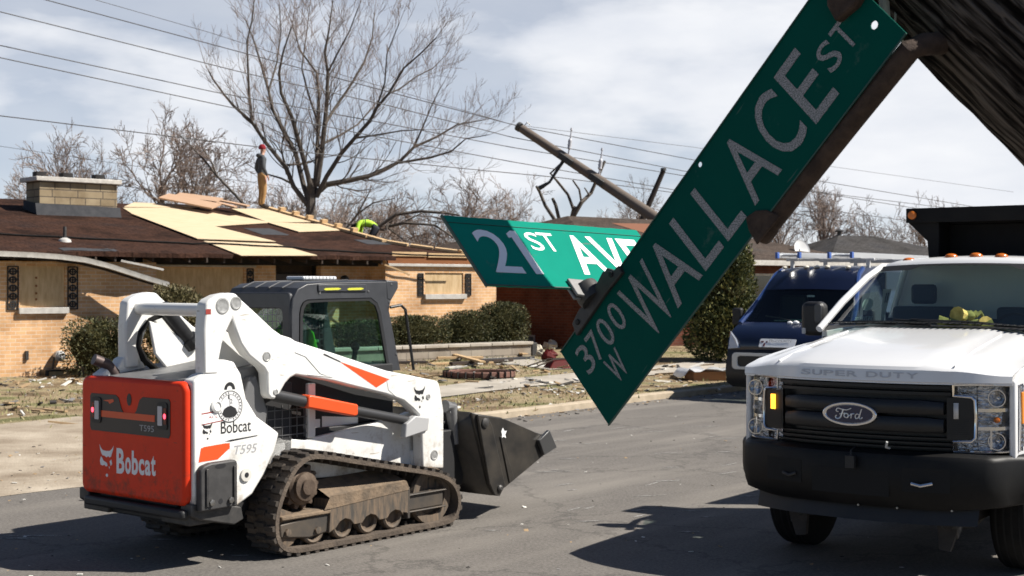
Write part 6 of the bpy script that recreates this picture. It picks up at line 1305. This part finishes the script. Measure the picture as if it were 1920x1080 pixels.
m = MB(); m.tube([(.24, yb(.24)+.06, .86), (.25, yb(.24)-.02, .875), (.262, yb(.24)-.035, .91)], .008, 6); m.build('cable_end', mat('cable_grey', (.5, .5, .48), .5), TT)
for x in (.05, .3, .62): m = MB(); m.lathe([(.008, 0), (.006, .006)], (x, yb(x)+.03, .49), (0, -1, 0), 8); m.build('bumper_bolt', steel, BM, smooth=False)
# running gear
def wheel(x, y, r_=.405, w=.25, side=1):
    m = MB(); m.lathe([(r_*.62, -w/2), (r_*.9, -w/2), (r_*.97, -w*.44), (r_, -w*.36), (r_, w*.36), (r_*.97, w*.44), (r_*.9, w/2), (r_*.62, w/2)], (x, y, r_), (1, 0, 0), 40); t_ = m.build('wheel', rubber, TT)
    m = MB()
    for k in (-.3, -.1, .1, .3): m.lathe([(r_*1.002, w*k-.006), (r_*1.002, w*k+.006)], (x, y, r_), (1, 0, 0), 40)
    m.build('tread_groove', mat('deep_black', (.004, .004, .004), .8), t_)
    m = MB(); m.lathe([(r_*.62, side*w*.42), (r_*.60, side*w*.30), (r_*.35, side*w*.34), (r_*.3, side*w*.52), (r_*.05, side*w*.54)], (x, y, r_), (1, 0, 0), 24); m.build('rim', steel, t_)
for s_ in (-1, 1):
    wheel(s_*.79, .72, side=s_); wheel(s_*.86, 4.15, side=s_); wheel(s_*.60, 4.15, side=s_)
    m = MB(); m.box(s_*.30, s_*.46, .10, 2.6, .50, .66); m.tube([(s_*.5, -.02, .36), (s_*.5, .5, .30), (s_*.5, 1.1, .40)], .035, 8); m.prism([(-.05, .44), (.12, .46), (.10, .34), (.0, .27)], s_*.52, s_*.58, 'x'); m.build('frame_rail', dark_steel, TT, bevel=.008)
    m = MB(); m.prism([(s_*.44, .44), (s_*.60, .44), (s_*.575, .32), (s_*.53, .19), (s_*.46, .20)], -.02, .02, 'y'); m.lathe([(.04, -.03), (.04, .03)], (s_*.52, 0, .37), (0, 1, 0), 12); m.build('plow_bracket', mat('bracket_dusty', (.05, .042, .038), .8, col2=(.025, .022, .02), nscale=9), TT)
m = MB(); m.cyl((-.72, .72, .42), (.72, .72, .42), .05, 12); m.sphere((.2, .72, .42), (.17, .16, .16)); m.build('front_axle', dark_steel, TT)
MB().box(-.80, .80, 1.35, 3.7, .30, .54).build('sun_block_box', near_black, TT, bevel=.02)  # box added to stop sunlight reaching the road below
MB().box(-.62, .62, .25, 1.3, .34, .8).build('under_shade_block', near_black, TT, bevel=.05)  # dark mass added to deepen the shade under the front
m = MB(); m.cyl((-.8, 4.15, .42), (.8, 4.15, .42), .06, 12); m.build('rear_axle', dark_steel, TT)
# dump body with cab guard
dbm = mat('dump_black', (.005, .005, .0055), .6, col2=(.010, .0095, .009), nscale=5, spec=.2)
m = MB(); m.box(-.98, .98, 2.75, 5.5, .98, 1.06); m.box(-.98, -.93, 2.75, 5.5, 1.06, 1.66); m.box(.93, .98, 2.75, 5.5, 1.06, 1.66); m.box(-.98, .98, 5.44, 5.5, 1.06, 1.66); DB = m.build('dump_body', dbm, TT, bevel=.01)
m = MB(); m.box(-.50, .90, 2.70, 2.75, 1.06, 2.40); m.build('headboard', dbm, DB, bevel=.008)
m = MB(); m.box(-.665, 1.05, 2.42, 2.78, 2.50, 2.525); m.box(-.665, 1.05, 2.40, 2.42, 2.405, 2.525); m.prism([(-.665, 2.405), (-.665, 2.50), (1.05, 2.50), (1.05, 2.405), (.95, 2.32), (-.56, 2.32)], 2.71, 2.78, 'y'); m.prism([(-.66, 2.41), (-.50, 2.255), (-.49, 2.12), (-.40, 2.12), (-.40, 2.41)], 2.44, 2.72, 'y'); m.prism([(1.04, 2.41), (.90, 2.255), (.89, 2.12), (.80, 2.12), (.80, 2.41)], 2.44, 2.72, 'y'); m.build('cab_guard', dbm, DB, bevel=.006)
for i, (x, y, z) in enumerate(((-.61, 2.398, 2.468), (.99, 2.398, 2.468))):
    m = MB(); m.lathe([(.036, 0), (.034, .012), (.02, .022)], (x, y, z), (0, -1, 0), 16); m.build('marker_light', mat('marker_amber', (.6, .16, .02), .3), DB)
m = MB(); m.box(-.40, .9, 2.60, 2.64, 2.06, 2.10); m.build('guard_crossbar', dbm, DB)
# gloves on the dash
gv = MB(); rg = random.Random(4)
def glove(c, a, m, s_=1):
    c = Vector(c); M = Matrix.Translation(c) @ Matrix.Rotation(a, 4, 'Z')
    m.sphere(c, (.055*s_, .05*s_, .035*s_), 12, 8)
    for k in range(4): q = [M @ Vector((.03*s_, -.036+.024*k, .0)), M @ Vector((.07*s_, -.045+.03*k, .02)), M @ Vector((.09*s_, -.048+.032*k, .0))]; m.tube(q, [.013, .012, .009], 7)
    q = [M @ Vector((-.01, .04, 0)), M @ Vector((.02, .07, .015)), M @ Vector((.045, .075, .0))]; m.tube(q, [.014, .012, .009], 7)
    m.tube([M @ Vector((-.04, 0, 0)), M @ Vector((-.09, 0, .01))], [.038, .045], 10)
Mtr = Matrix.Translation((2.378, 9.409, 0)) @ Matrix.Rotation(TA, 4, 'Z')
glove((.0, .02, .0), .4, gv); glove((.13, .0, .0), 2.4, gv); glove((.06, .03, .05), 1.3, gv, .9)
gv = gv.build('work_gloves', mat('glove_yellow', (.55, .45, .12), .85, col2=(.30, .24, .05), nscale=30), None)
gv.matrix_world = Mtr @ Matrix.Translation((.10, 1.32, 1.60)) @ Matrix.Scale(1.35, 4); tag(gv, 'yellow work gloves lying on the truck dashboard behind the windshield', 'gloves')
# ---------------------------------------------------------------- blue van
VA = R(-36); VO = Vector((4.32, 22.80, 0))
VV = thing('van', 'dark blue high roofed work van parked at the far kerb', 'van', VO, VA)
vb = mat('van_blue', (.003, .006, .022), .3, col2=(.004, .008, .030), nscale=2, coat=.5)
def vs_row(y, z, w, n=16, crown=.0, bowk=.12): return [(w*(2*i/n-1), y-bowk*(1-(2*i/n-1)**2), z+crown*(1-(2*i/n-1)**2)) for i in range(n+1)]
front = [(.06, .82, .97, .10), (.05, .90, .98, .12), (.10, 1.0, 1.0, .12), (.2, 1.12, 1.0, .12), (.40, 1.22, .99, .12), (.56, 1.275, .97, .12)]
m = MB(); m.loft([vs_row(y, z, w, bowk=b_) for y, z, w, b_ in front]); VH = m.build('hood', vb, VV, ang=60)
m = MB(); m.loft([vs_row(y, z, w, crown=c_, bowk=b_) for y, z, w, b_, c_ in ((1.05, 1.80, .80, .10, .02), (1.18, 1.95, .76, .10, .03), (1.32, 2.08, .72, .09, .04), (1.55, 2.155, .70, .06, .04), (1.9, 2.18, .72, 0, .04), (5.2, 2.20, .72, 0, .04), (5.25, 1.2, .98, 0, 0), (5.25, .35, .98, 0, 0))]); VR = m.build('roof', vb, VV, ang=50)
for s_ in (-1, 1):
    m = MB(); side = [(.10, .35), (.08, .82), (.2, 1.12), (.56, 1.27), (5.24, 1.2), (5.24, .35), (4.75, .35), (4.68, .60), (4.45, .74), (4.2, .74), (3.97, .60), (3.9, .35), (1.35, .35), (1.28, .60), (1.05, .74), (.8, .74), (.57, .60), (.5, .35)]
    m.prism(side, s_*.95, s_*1.0, 'x'); m.loft([[(s_*.995, .55, 1.26), (s_*.90, .95, 1.60), (s_*.80, 1.20, 1.86), (s_*.71, 1.5, 2.17)], [(s_*1.0, 1.7, 1.26), (s_*.95, 1.7, 1.62), (s_*.86, 1.7, 1.9), (s_*.72, 1.9, 2.18)], [(s_*1.0, 5.24, 1.2), (s_*.96, 5.24, 1.62), (s_*.86, 5.24, 1.9), (s_*.72, 5.2, 2.2)]]); sd = m.build('side', vb, VV, ang=40)
    m = MB(); m.add([(s_*.985, .75, 1.30), (s_*1.003, 1.75, 1.30), (s_*.93, 1.75, 1.78), (s_*.90, 1.13, 1.74)], [(0, 1, 2, 3)]); m.build('side_window', glass_dk, sd, smooth=False)
    m = MB(); m.add([(s_*1.003, 1.95, 1.32), (s_*1.003, 3.2, 1.31), (s_*.945, 3.2, 1.78), (s_*.942, 1.95, 1.79)], [(0, 1, 2, 3)]); m.build('panel_inset', mat('van_blue_grey', (.035, .055, .13), .3, coat=.5), sd, smooth=False)
    m = MB(); m.tube([(s_*.985, .50, 1.25), (s_*.90, .86, 1.54), (s_*.81, 1.12, 1.81), (s_*.745, 1.34, 2.05), (s_*.71, 1.6, 2.16)], .045, 8); m.build('roof_pillar', mat('van_blue_sunlit', (.02, .05, .17), .3, coat=.5), VV)  # pillar blue brightened to carry sunlight on the body paint
    m = MB(); m.prism(rrect(s_*1.16-.09, s_*1.16+.09, 1.20, 1.50, .04, 3), .70, .82, 'y'); mi = m.build('mirror', black_plastic, VV, bevel=.03); m = MB(); m.tube([(s_*.96, .80, 1.3), (s_*1.12, .78, 1.32)], .03, 8); m.build('mirror_arm', black_plastic, mi)
    for y in (.92, 4.32):
        m = MB(); m.lathe([(.2, -.1), (.31, -.1), (.335, -.07), (.335, .07), (.31, .1), (.2, .1)], (s_*.86, y, .335), (1, 0, 0), 28); w_ = m.build('wheel', rubber, VV); m = MB(); m.lathe([(.21, s_*.08), (.19, s_*.05), (.08, s_*.06), (.05, s_*.1)], (s_*.86, y, .335), (1, 0, 0), 20); m.build('rim', steel, w_)
    m = MB(); m.add([(s_*.74, .00, .86), (s_*.96, .07, .84), (s_*1.0, .22, 1.12), (s_*.92, .09, 1.10), (s_*.80, .01, 1.0)], [(0, 1, 2, 3, 4) if s_ > 0 else (4, 3, 2, 1, 0)]); o = m.build('headlight', mat('van_lamp', (.42, .45, .5), .2, .5), VV, smooth=False); so = o.modifiers.new('thick', 'SOLIDIFY'); so.thickness = .03; so.offset = 1
m = MB(); m.loft([vs_row(y, z, w, bowk=.13) for y, z, w in ((.10, .22, .93), (.0, .30, .98), (-.02, .48, .99), (.0, .62, .99), (.04, .80, .975), (.06, .83, .97))]); m.build('bumper', mat('van_bumper', (.012, .012, .014), .5), VV, ang=50)
m = MB(); m.ring([(x, z) for x, z in rrect(-.80, .80, .52, .79, .06, 4)], [(x, z) for x, z in rrect(-.70, .70, .57, .74, .05, 4)], -.17, -.12); GV = m.build('grille_surround', mat('satin_silver', (.5, .51, .52), .35, .5), VV, bevel=.008)
MB().prism(rrect(-.70, .70, .57, .74, .05, 4), -.15, -.11, 'y').build('grille', tgr, GV, smooth=False)
m = MB(); m.text('RAM', (-.1, -.151, .63), (1, 0, 0), (0, 0, 1), .16, .045, .004); m.build('lettering', mat('satin_silver', (.5, .51, .52), .35, .5), GV, smooth=False)
pn = [vs_row(y, z, w, bowk=.10) for y, z, w in ((.58, 1.285, .955), (.78, 1.47, .90), (1.05, 1.80, .80))]
m = MB(); m.loft(pn); m.build('windshield', glass('van_windshield', (.5, .62, .6), .05), VV)
m = MB(); m.box(-.85, .85, .9, 1.2, 1.1, 1.28); m.build('dashboard', tblk, VV, bevel=.03)
m = MB(); m.box(-.8, -.3, 1.6, 1.75, 1.0, 1.72); m.box(.3, .8, 1.6, 1.75, 1.0, 1.72); m.build('seat', mat('seat_grey', (.06, .065, .065), .8), VV, bevel=.05)
MB().box(-.95, .95, 2.0, 2.05, .5, 2.1).build('bulkhead', near_black, VV, smooth=False)
m = MB(); m.box(-.55, -.05, .88, 1.0, 1.285, 1.30); m.box(-.3, .1, .95, 1.02, 1.29, 1.315); m.build('dash_papers', mat('paper_green', (.5, .6, .42), .7), VV, smooth=False)
for x0, x1 in ((-.6, -.05), (.1, .62)):
    m = MB(); m.tube([(x1, .50, 1.30), ((x0+x1)/2, .58, 1.345), (x0, .66, 1.37)], .012, 5); m.build('wiper', black_plastic, VV)
m = MB(); m.box(.02, .15, .93, .95, 1.69, 1.72); m.build('mirror_pad', decalw, VV, smooth=False)
for x in (-.62, -.22, -.03, .16, .52):
    m = MB(); m.sphere((x, 1.48-.05*(1-x*x), 2.165+.03*(1-x*x)), (.05, .06, .03), 10, 6); m.build('marker_light', mat('marker_pale', (.65, .6, .5), .3), VR)
# door sign on the hood
uy = Vector((0, .53, .85)).normalized()
m = MB(); m.plate(rrect(0, .62, 0, .155, .02, 2), (-.36, -.088, .885), (1, .02, 0), uy, .004, 0, .006); sg = m.build('magnetic_sign', decalw, VH, smooth=False)
m = MB(); m.text('TRI-COUNTY', (-.21, -.040, .965), (1, .02, 0), uy, .40, .042, .002, 0, .0, 0, .011); m.text('SERVICES', (-.13, -.046, .94), (1, .02, 0), uy, .34, .02, .002, 0, .0, 0, .011) if False else None; m.build('lettering', decalg, sg, smooth=False)
m = MB(); m.plate([(0, .07), (.05, .07), (.05, .10), (0, .10)], (-.34, -.082, .895), (1, .02, 0), uy, .002, 0, .011); m.plate([(.055, .0), (.085, .0), (.085, .06), (.055, .06)], (-.34, -.082, .895), (1, .02, 0), uy, .002, 0, .011); m.plate([(.09, .07), (.115, .07), (.115, .10), (.09, .10)], (-.34, -.082, .895), (1, .02, 0), uy, .002, 0, .011); m.build('sign_mark', mat('mark_maroon', (.12, .03, .04), .5), sg, smooth=False)
m = MB(); m.sphere((-.05, .42, 1.27), (.05, .04, .03), 8, 6); m.sphere((.06, .41, 1.275), (.06, .04, .035), 8, 6); m.build('wiper_cap', decalw, VV)
# roof rack and ladders
rk = MB()
for y in (1.9, 3.3, 4.7): rk.box(-.80, .80, y-.025, y+.025, 2.30, 2.34); rk.box(-.72, -.66, y-.03, y+.03, 2.16, 2.30); rk.box(.66, .72, y-.03, y+.03, 2.16, 2.30)
rk.build('roof_rack', mat('rack_white', (.6, .6, .6), .4), VV, bevel=.006)
alu = mat('aluminium', (.62, .63, .64), .35, .6)
def ladder(x, y0, y1, z, label, tilt=0):
    t_ = thing('ladder', label, 'ladder', Matrix.Translation(VO) @ Matrix.Rotation(VA, 4, 'Z') @ Vector((x, y0, z)), VA, 'ladders on the van roof'); L = y1-y0
    for s_ in (-.2, .2):
        m = MB(); m.ring(rrect(s_-.018, s_+.018, 0, .09, .003, 1), rrect(s_-.012, s_+.012, .012, .078, .003, 1), 0, L) ; m.build('side_rail', alu, t_)
    for k in range(int(L/.3)): MB().cyl((-.2, .15+.3*k, .045), (.2, .15+.3*k, .045), .017, 8).build('rung', alu, t_)
    for s_ in (-.2, .2): m = MB(); m.box(s_-.022, s_+.022, -.03, .05, -.006, .098); m.build('end_cap', mat('cap_blue', (.05, .12, .4), .5), t_, bevel=.004)
    return t_
ladder(-.40, 1.1, 5.3, 2.342, 'longer aluminium ladder lying along the middle of the van roof'); ladder(.36, 1.5, 5.2, 2.342, 'aluminium ladder with blue end caps on the right side of the van roof')
# ---------------------------------------------------------------- people
def person(label, loc, rotz, J, bones, mats_of, root, fingers=True, group=None, extra=None):
    t_ = thing('person', label, 'person', loc, rotz)
    names = list(J); bm = bmesh.new(); vs = {}
    for n in names: vs[n] = bm.verts.new(J[n][0])
    for a, b in bones: bm.edges.new((vs[a], vs[b]))
    me = bpy.data.meshes.new('person_body_cage'); bm.verts.index_update(); order = [vs[n].index for n in names]; bm.to_mesh(me); bm.free()
    o = bpy.data.objects.new('person_body_cage', me); COL.objects.link(o)
    sk = o.modifiers.new('skin', 'SKIN'); sk.use_smooth_shade = True; sk.branch_smoothing = .6
    for n, i in zip(names, order):
        r_ = J[n][1]; me.skin_vertices[0].data[i].radius = r_ if isinstance(r_, tuple) else (r_, r_); me.skin_vertices[0].data[i].use_root = (n == root)
    o.modifiers.new('subd', 'SUBSURF').levels = 2; o.modifiers['subd'].render_levels = 2
    dg = bpy.context.evaluated_depsgraph_get(); nm = bpy.data.meshes.new_from_object(o.evaluated_get(dg)); bpy.data.objects.remove(o); bpy.data.meshes.remove(me)
    nm.name = 'body'; ml = []; nm.materials.clear()
    for k in mats_of.values():
        if k not in ml: ml.append(k)
    for k in ml: nm.materials.append(k)
    for p in nm.polygons:
        c = p.center; best = None
        for a, b in bones:
            A, B2 = Vector(J[a][0]), Vector(J[b][0]); d = B2-A; t__ = max(0, min(1, (c-A).dot(d)/max(1e-9, d.length_squared))); dist = (c-(A+d*t__)).length
            if best is None or dist < best[0]: best = (dist, (a, b))
        key = next((k for k in mats_of if best[1][1].startswith(k)), None); p.material_index = ml.index(mats_of[key or 'torso']); p.use_smooth = True
    b_ = bpy.data.objects.new('body', nm); COL.objects.link(b_); b_.parent = t_
    return t_
skin_m = mat('skin', (.48, .27, .19), .6); jack = mat('jacket_grey', (.055, .06, .066), .9, col2=(.085, .09, .096), nscale=8); tan = mat('work_trousers_tan', (.42, .25, .10), .9, col2=(.34, .19, .075), nscale=7); boot = mat('boot_dark', (.03, .022, .018), .8)
red_knit = mat('red_knit', (.25, .012, .02), .95, bump=.4, bscale=120); lime = mat('lime_jacket', (.42, .72, .03), .75, col2=(.50, .80, .06), nscale=6); dk = mat('dark_trousers', (.02, .022, .03), .9)
def hand(J, B, pre, w, d, s_=1):      # palm, four unequal fingers and a thumb
    w, d = Vector(w), Vector(d).normalized(); side = d.cross(Vector((0, 1, 0))).normalized(); n_ = d.cross(side)
    J[pre+'palm'] = (w+d*.06, (.018, .034)); B.append((pre+'wrist', pre+'palm'))
    for i, L in enumerate((.062, .072, .068, .052)):
        o_ = side*(.027-.018*i); J[pre+'k%d' % i] = (w+d*.095+o_, .009); J[pre+'f%d' % i] = (w+d*(.095+L*.55)+o_+n_*.008, .0085); J[pre+'t%d' % i] = (w+d*(.095+L)+o_+n_*.026, .007)
        B += [(pre+'palm', pre+'k%d' % i), (pre+'k%d' % i, pre+'f%d' % i), (pre+'f%d' % i, pre+'t%d' % i)]
    J[pre+'th0'] = (w+d*.04+side*.035+n_*.01, .011); J[pre+'th1'] = (w+d*.075+side*.052+n_*.022, .009); B += [(pre+'palm', pre+'th0'), (pre+'th0', pre+'th1')]
# man standing on the ridge: local +y is the way he faces
J = {'torso_pelvis': ((0, 0, .93), (.165, .125)), 'torso_waist': ((0, .01, 1.06), (.165, .125)), 'torso_chest': ((0, 0, 1.26), (.19, .135)), 'torso_top': ((0, -.02, 1.42), (.15, .10)), 'neck': ((0, 0, 1.50), .062), 'head_low': ((0, .03, 1.56), (.070, .078)), 'head_mid': ((0, .025, 1.64), (.078, .092)), 'head_top': ((0, .015, 1.71), (.066, .078)), 'head_nose': ((0, .125, 1.615), .012)}
B = [('torso_pelvis', 'torso_waist'), ('torso_waist', 'torso_chest'), ('torso_chest', 'torso_top'), ('torso_top', 'neck'), ('neck', 'head_low'), ('head_low', 'head_mid'), ('head_mid', 'head_top'), ('head_mid', 'head_nose')]
for s_, pre in ((-1, 'l_'), (1, 'r_')):
    J.update({pre+'shoulder': ((s_*.19, -.02, 1.39), .075), pre+'elbow': ((s_*.26, -.07, 1.13), .062), pre+'wrist': ((s_*.235, .06, .91), .042), pre+'hip': ((s_*.09, 0, .88), .115), pre+'knee': ((s_*.10, .03, .48), .080), pre+'ankle': ((s_*.095, -.02, .10), .058), pre+'foot': ((s_*.105, .06, .045), (.045, .042)), pre+'toe': ((s_*.11, .17, .035), (.042, .030))})
    B += [('torso_top', pre+'shoulder'), (pre+'shoulder', pre+'elbow'), (pre+'elbow', pre+'wrist'), ('torso_pelvis', pre+'hip'), (pre+'hip', pre+'knee'), (pre+'knee', pre+'ankle'), (pre+'ankle', pre+'foot'), (pre+'foot', pre+'toe')]
    hand(J, B, pre, J[pre+'wrist'][0], (0, .45, -.9))
mo = {'torso': jack, 'neck': jack, 'head': skin_m}
for pre in ('l_', 'r_'):
    mo.update({pre+'shoulder': jack, pre+'elbow': jack, pre+'wrist': jack, pre+'palm': skin_m, pre+'k0': skin_m, pre+'k1': skin_m, pre+'k2': skin_m, pre+'k3': skin_m, pre+'f0': skin_m, pre+'f1': skin_m, pre+'f2': skin_m, pre+'f3': skin_m, pre+'t0': skin_m, pre+'t1': skin_m, pre+'t2': skin_m, pre+'t3': skin_m, pre+'th': skin_m, pre+'hip': tan, pre+'knee': tan, pre+'ankle': tan, pre+'foot': boot, pre+'toe': boot})
hu, hv = 9.66, 6.05
q = HO+HU*hu+HN*hv
pm = person('man in grey jacket and tan trousers standing on the roof ridge', (q.x, q.y, roof_z(hv)+.055), R(-58), J, B, mo, 'torso_pelvis')
pm.scale = (.97, .97, .97)
m = MB(); m.lathe([(.100, 0), (.104, .03), (.100, .07), (.08, .11), (.04, .135), (.005, .14)], (0, .012, 1.655), (0, -.08, 1), 18); m.build('knit_hat', red_knit, pm)
m = MB(); m.sphere((0, -.09, 1.47), (.13, .075, .06), 12, 8); m.build('hood', jack, pm)
for s_ in (-1, 1): m = MB(); m.sphere((s_*.085, .02, 1.61), (.012, .02, .032), 8, 6); m.build('ear', skin_m, pm)
m = MB()
for s_ in (-1, 1): m.sphere((s_*.032, .108, 1.635), (.010, .006, .007), 8, 6)
m.box(-.022, .022, .104, .112, 1.572, 1.578); m.build('face_features', mat('eye_dark', (.05, .03, .025), .5), pm)
# kneeling roofer bent over the far hip, head towards -x
J = {'torso_pelvis': ((.20, 0, .42), (.16, .15)), 'torso_waist': ((.04, 0, .50), (.15, .14)), 'torso_chest': ((-.14, 0, .52), (.18, .15)), 'torso_top': ((-.27, 0, .49), (.14, .11)), 'neck': ((-.34, 0, .47), .065), 'head_low': ((-.40, 0, .44), .085), 'head_mid': ((-.46, 0, .42), .095), 'head_top': ((-.53, 0, .40), .07), 'head_nose': ((-.46, 0, .315), .012)}
B = [('torso_pelvis', 'torso_waist'), ('torso_waist', 'torso_chest'), ('torso_chest', 'torso_top'), ('torso_top', 'neck'), ('neck', 'head_low'), ('head_low', 'head_mid'), ('head_mid', 'head_top'), ('head_mid', 'head_nose')]
for s_, pre in ((-1, 'l_'), (1, 'r_')):
    J.update({pre+'shoulder': ((-.26, s_*.19, .47), .07), pre+'elbow': ((-.30, s_*.26, .24), .058), pre+'wrist': ((-.46, s_*.20, .08), .04), pre+'hip': ((.20, s_*.10, .38), .11), pre+'knee': ((.02, s_*.14, .07), .075), pre+'ankle': ((.42, s_*.13, .07), .05), pre+'foot': ((.50, s_*.13, .06), .04), pre+'toe': ((.55, s_*.13, .01), .035)})
    B += [('torso_top', pre+'shoulder'), (pre+'shoulder', pre+'elbow'), (pre+'elbow', pre+'wrist'), ('torso_pelvis', pre+'hip'), (pre+'hip', pre+'knee'), (pre+'knee', pre+'ankle'), (pre+'ankle', pre+'foot'), (pre+'foot', pre+'toe')]
    hand(J, B, pre, J[pre+'wrist'][0], (-.9, 0.01, -.25))
mo2 = dict(mo); 
for k in list(mo2):
    if mo2[k] is jack: mo2[k] = lime
    if mo2[k] is tan: mo2[k] = dk
mo2['head'] = mat('black_hood', (.012, .012, .014), .9); mo2['torso_pelvis'] = lime
hu, hv = 11.85, 4.1; q = HO+HU*hu+HN*hv
pk = person('roofer in lime yellow jacket bent over behind the right hip of the roof', (q.x, q.y, 3.06), R(-6), J, B, mo2, 'torso_pelvis')
m = MB(); m.ring([(y*1.02, z) for y, z in disc(0, .51, .195, 20, .165)], [(y, z) for y, z in disc(0, .51, .19, 20, .16)], -.08, -.06, 'x'); m.build('reflective_band', mat('band_dark', (.06, .07, .05), .6), pk)
# ---------------------------------------------------------------- debris on the lawn
def gp(px, py):
    z = .1
    for _ in range(6): q = G(px, py, z); z = lawn_z(q.x, q.y)
    q.z = z; return q
def lumber(name, label, a, b, w, h, mt, cat, lift=0, group=None):
    a, b = gp(*a), gp(*b); d = (b-a); d.z = 0; L = d.length
    o = MB().box(-L/2, L/2, -w/2, w/2, 0, h).build(name, mt, None, smooth=False); bv = o.modifiers.new('bevel', 'BEVEL'); bv.width = .004
    o.location = (a+b)/2+Vector((0, 0, lift)); o.rotation_euler = (0, -math.atan2(b.z-a.z, L), math.atan2(d.y, d.x)); return tag(o, label, cat, group)
gl = 'loose lumber on the lawn in front of the planter'
lumber('plank', 'longest pale plank lying level in the lumber pile by the hedges', (805, 684), (922, 681), .2, .04, pale_wood, 'plank', 0, gl)
lumber('plank', 'pale plank lying at the back of the lumber pile', (820, 676), (905, 675), .16, .05, pale_wood, 'plank', .03, gl)
lumber('plank', 'thin pale board lying crosswise over the lumber pile', (812, 664), (905, 690), .12, .04, pale_wood, 'plank', .10, gl)
lumber('plank', 'short grey board at the front of the lumber pile', (838, 691), (862, 688), .1, .03, frame_w, 'plank', 0, gl)
lumber('plank', 'white painted trim board lying in the grass right of the lumber pile', (990, 688), (1046, 687), .12, .03, mat('trim_white', (.7, .7, .67), .7), 'plank', 0, gl)
lumber('plank', 'brown weathered beam sloping over the end of the retaining wall', (978, 641), (1052, 652), .12, .09, mat('brown_beam', (.16, .08, .05), .9, col2=(.1, .05, .035), nscale=6), 'beam', .32)
lumber('plank', 'dark plank half buried at the left of the lumber pile', (700, 682), (800, 681), .25, .05, dark_wood, 'plank', 0, gl)
lumber('downpipe', 'long dark metal pipe lying along the foot of the wall', (900, 679), (1000, 674), .09, .07, mat('pipe_dark', (.06, .06, .065), .5, .4), 'pipe')
lumber('plank', 'pale splintered board lying in the litter below the hedge gap', (930, 663), (985, 669), .14, .03, pale_wood, 'plank', .05)
lumber('plank', 'dark splintered rafter lying under the pale boards', (845, 686), (960, 679), .10, .06, dark_wood, 'plank', .02)
# rusty tree ring
q = gp(898, 706); rr = thing('planter_ring', 'low round rusty edging ring lying on the lawn', 'edging ring', q)
m = MB(); m.ring(disc(0, 0, .68, 26, .62), disc(0, 0, .56, 26, .50), 0, .11, 'z'); m.build('ring', mat('ring_rust', (.13, .05, .035), .9, col2=(.22, .13, .10), nscale=9, bump=.4), rr, bevel=.015)
m = MB(); rg = random.Random(6)
for i in range(26):
    a = 2*math.pi*i/26; M = Matrix.Rotation(a, 4, 'Z'); m.box(.57, .68, -.008, .008, -.01, .118, 0, M)
m.build('ring_joint', near_black, rr, smooth=False)
# red scrap
q = gp(1052, 690); ct = thing('wheelbarrow', 'overturned dark red metal tray lying on the lawn beside the sign tip', 'wheelbarrow', q, .4)
ct.scale = (.75, .75, .75); redm = mat('scrap_red', (.12, .008, .008), .6, spec=.2, col2=(.08, .012, .010), nscale=6)
m = MB(); m.loft([[(-.45, -.25, 0), (.45, -.3, 0), (.5, .3, 0), (-.45, .25, 0)], [(-.3, -.16, .2), (.3, -.2, .22), (.32, .2, .22), (-.3, .16, .2)]], close=True); m.add([(-.3, -.16, .2), (.3, -.2, .22), (.32, .2, .22), (-.3, .16, .2)], [(0, 1, 2, 3)]); m.build('tray', redm, ct, bevel=.02)
m = MB()
for s_ in (-1, 1): m.tube([(-.9, s_*.25, .05), (-.3, s_*.18, .24), (.4, s_*.08, .26)], .02, 8)
m.build('handle', dark_wood, ct)
q = gp(1030, 676); o = MB(); rg = random.Random(9); o.sphere((0, 0, .09), (.18, .13, .12), 10, 7); o.v = [(x*(1+rg.uniform(-.25, .25)), y*(1+rg.uniform(-.25, .25)), max(0, z*(1+rg.uniform(-.2, .3)))) for x, y, z in o.v]; o = o.build('crumpled_bag', redm, smooth=False); o.location = q; tag(o, 'crumpled dark red bag lying left of the red tray', 'bag')
for i, (x, y, s_, lab) in enumerate(((1003, 662, .16, 'torn white insulation piece left of the sloping beam end'), (1032, 655, .2, 'curled cream insulation scrap beside the dark wall post'), (918, 664, .14, 'pale broken stone lying in front of the retaining wall'), (948, 668, .15, 'tan rubble lump between the planks and the pipe'), (1015, 668, .13, 'small cream foam scrap below the beam'))):
    rg = random.Random(40+i); m = MB(); m.sphere((0, 0, s_*.4), (s_*1.5, s_*.8, s_*.6), 9, 6); m.v = [(x_*(1+rg.uniform(-.35, .35)), y_*(1+rg.uniform(-.35, .35)), max(-.01, z_*(1+rg.uniform(-.35, .45)))) for x_, y_, z_ in m.v]
    o = m.build('debris_scrap', mat('foam_cream', (.58, .53, .42), .9, col2=(.4, .35, .27), nscale=10) if i != 2 else conc_pale, smooth=False); q = gp(x, y); o.location = q; o.rotation_euler = (0, 0, i*1.3); tag(o, lab, 'debris')
# cardboard box with plastic sheet by the kerb
q = gp(1322, 712); cb = thing('cardboard_box', 'low open cardboard box under clear plastic near the kerb by the van', 'box', q, .25)
m = MB(); m.box(-.32, .32, -.25, .25, 0, .16); m.build('carton', mat('cardboard', (.42, .22, .11), .85), cb, bevel=.006)
m = MB(); rg = random.Random(2); m.loft([[(-.55+.11*i, -.32+.2*j, .20+rg.uniform(-.035, .04)-.14*(1 if i in (0, 12) or j == 4 else 0)) for i in range(13)] for j in range(5)]); o = m.build('plastic_sheet', mat('milky_plastic', (.62, .63, .64), .25, alpha=.85), cb, ang=80); so = o.modifiers.new('thick', 'SOLIDIFY'); so.thickness = .004
# small blue ball-like float by the conifer
q = gp(1285, 640); m = MB(); m.lathe([(.06, 0), (.12, .03), (.14, .12), (.12, .22), (.05, .26)], (0, 0, 0), (.3, 0, 1), 14); o = m.build('bucket', mat('blue_plastic', (.05, .12, .3), .4)); o.location = q; tag(o, 'small blue plastic pail on the grass left of the conifer', 'pail')
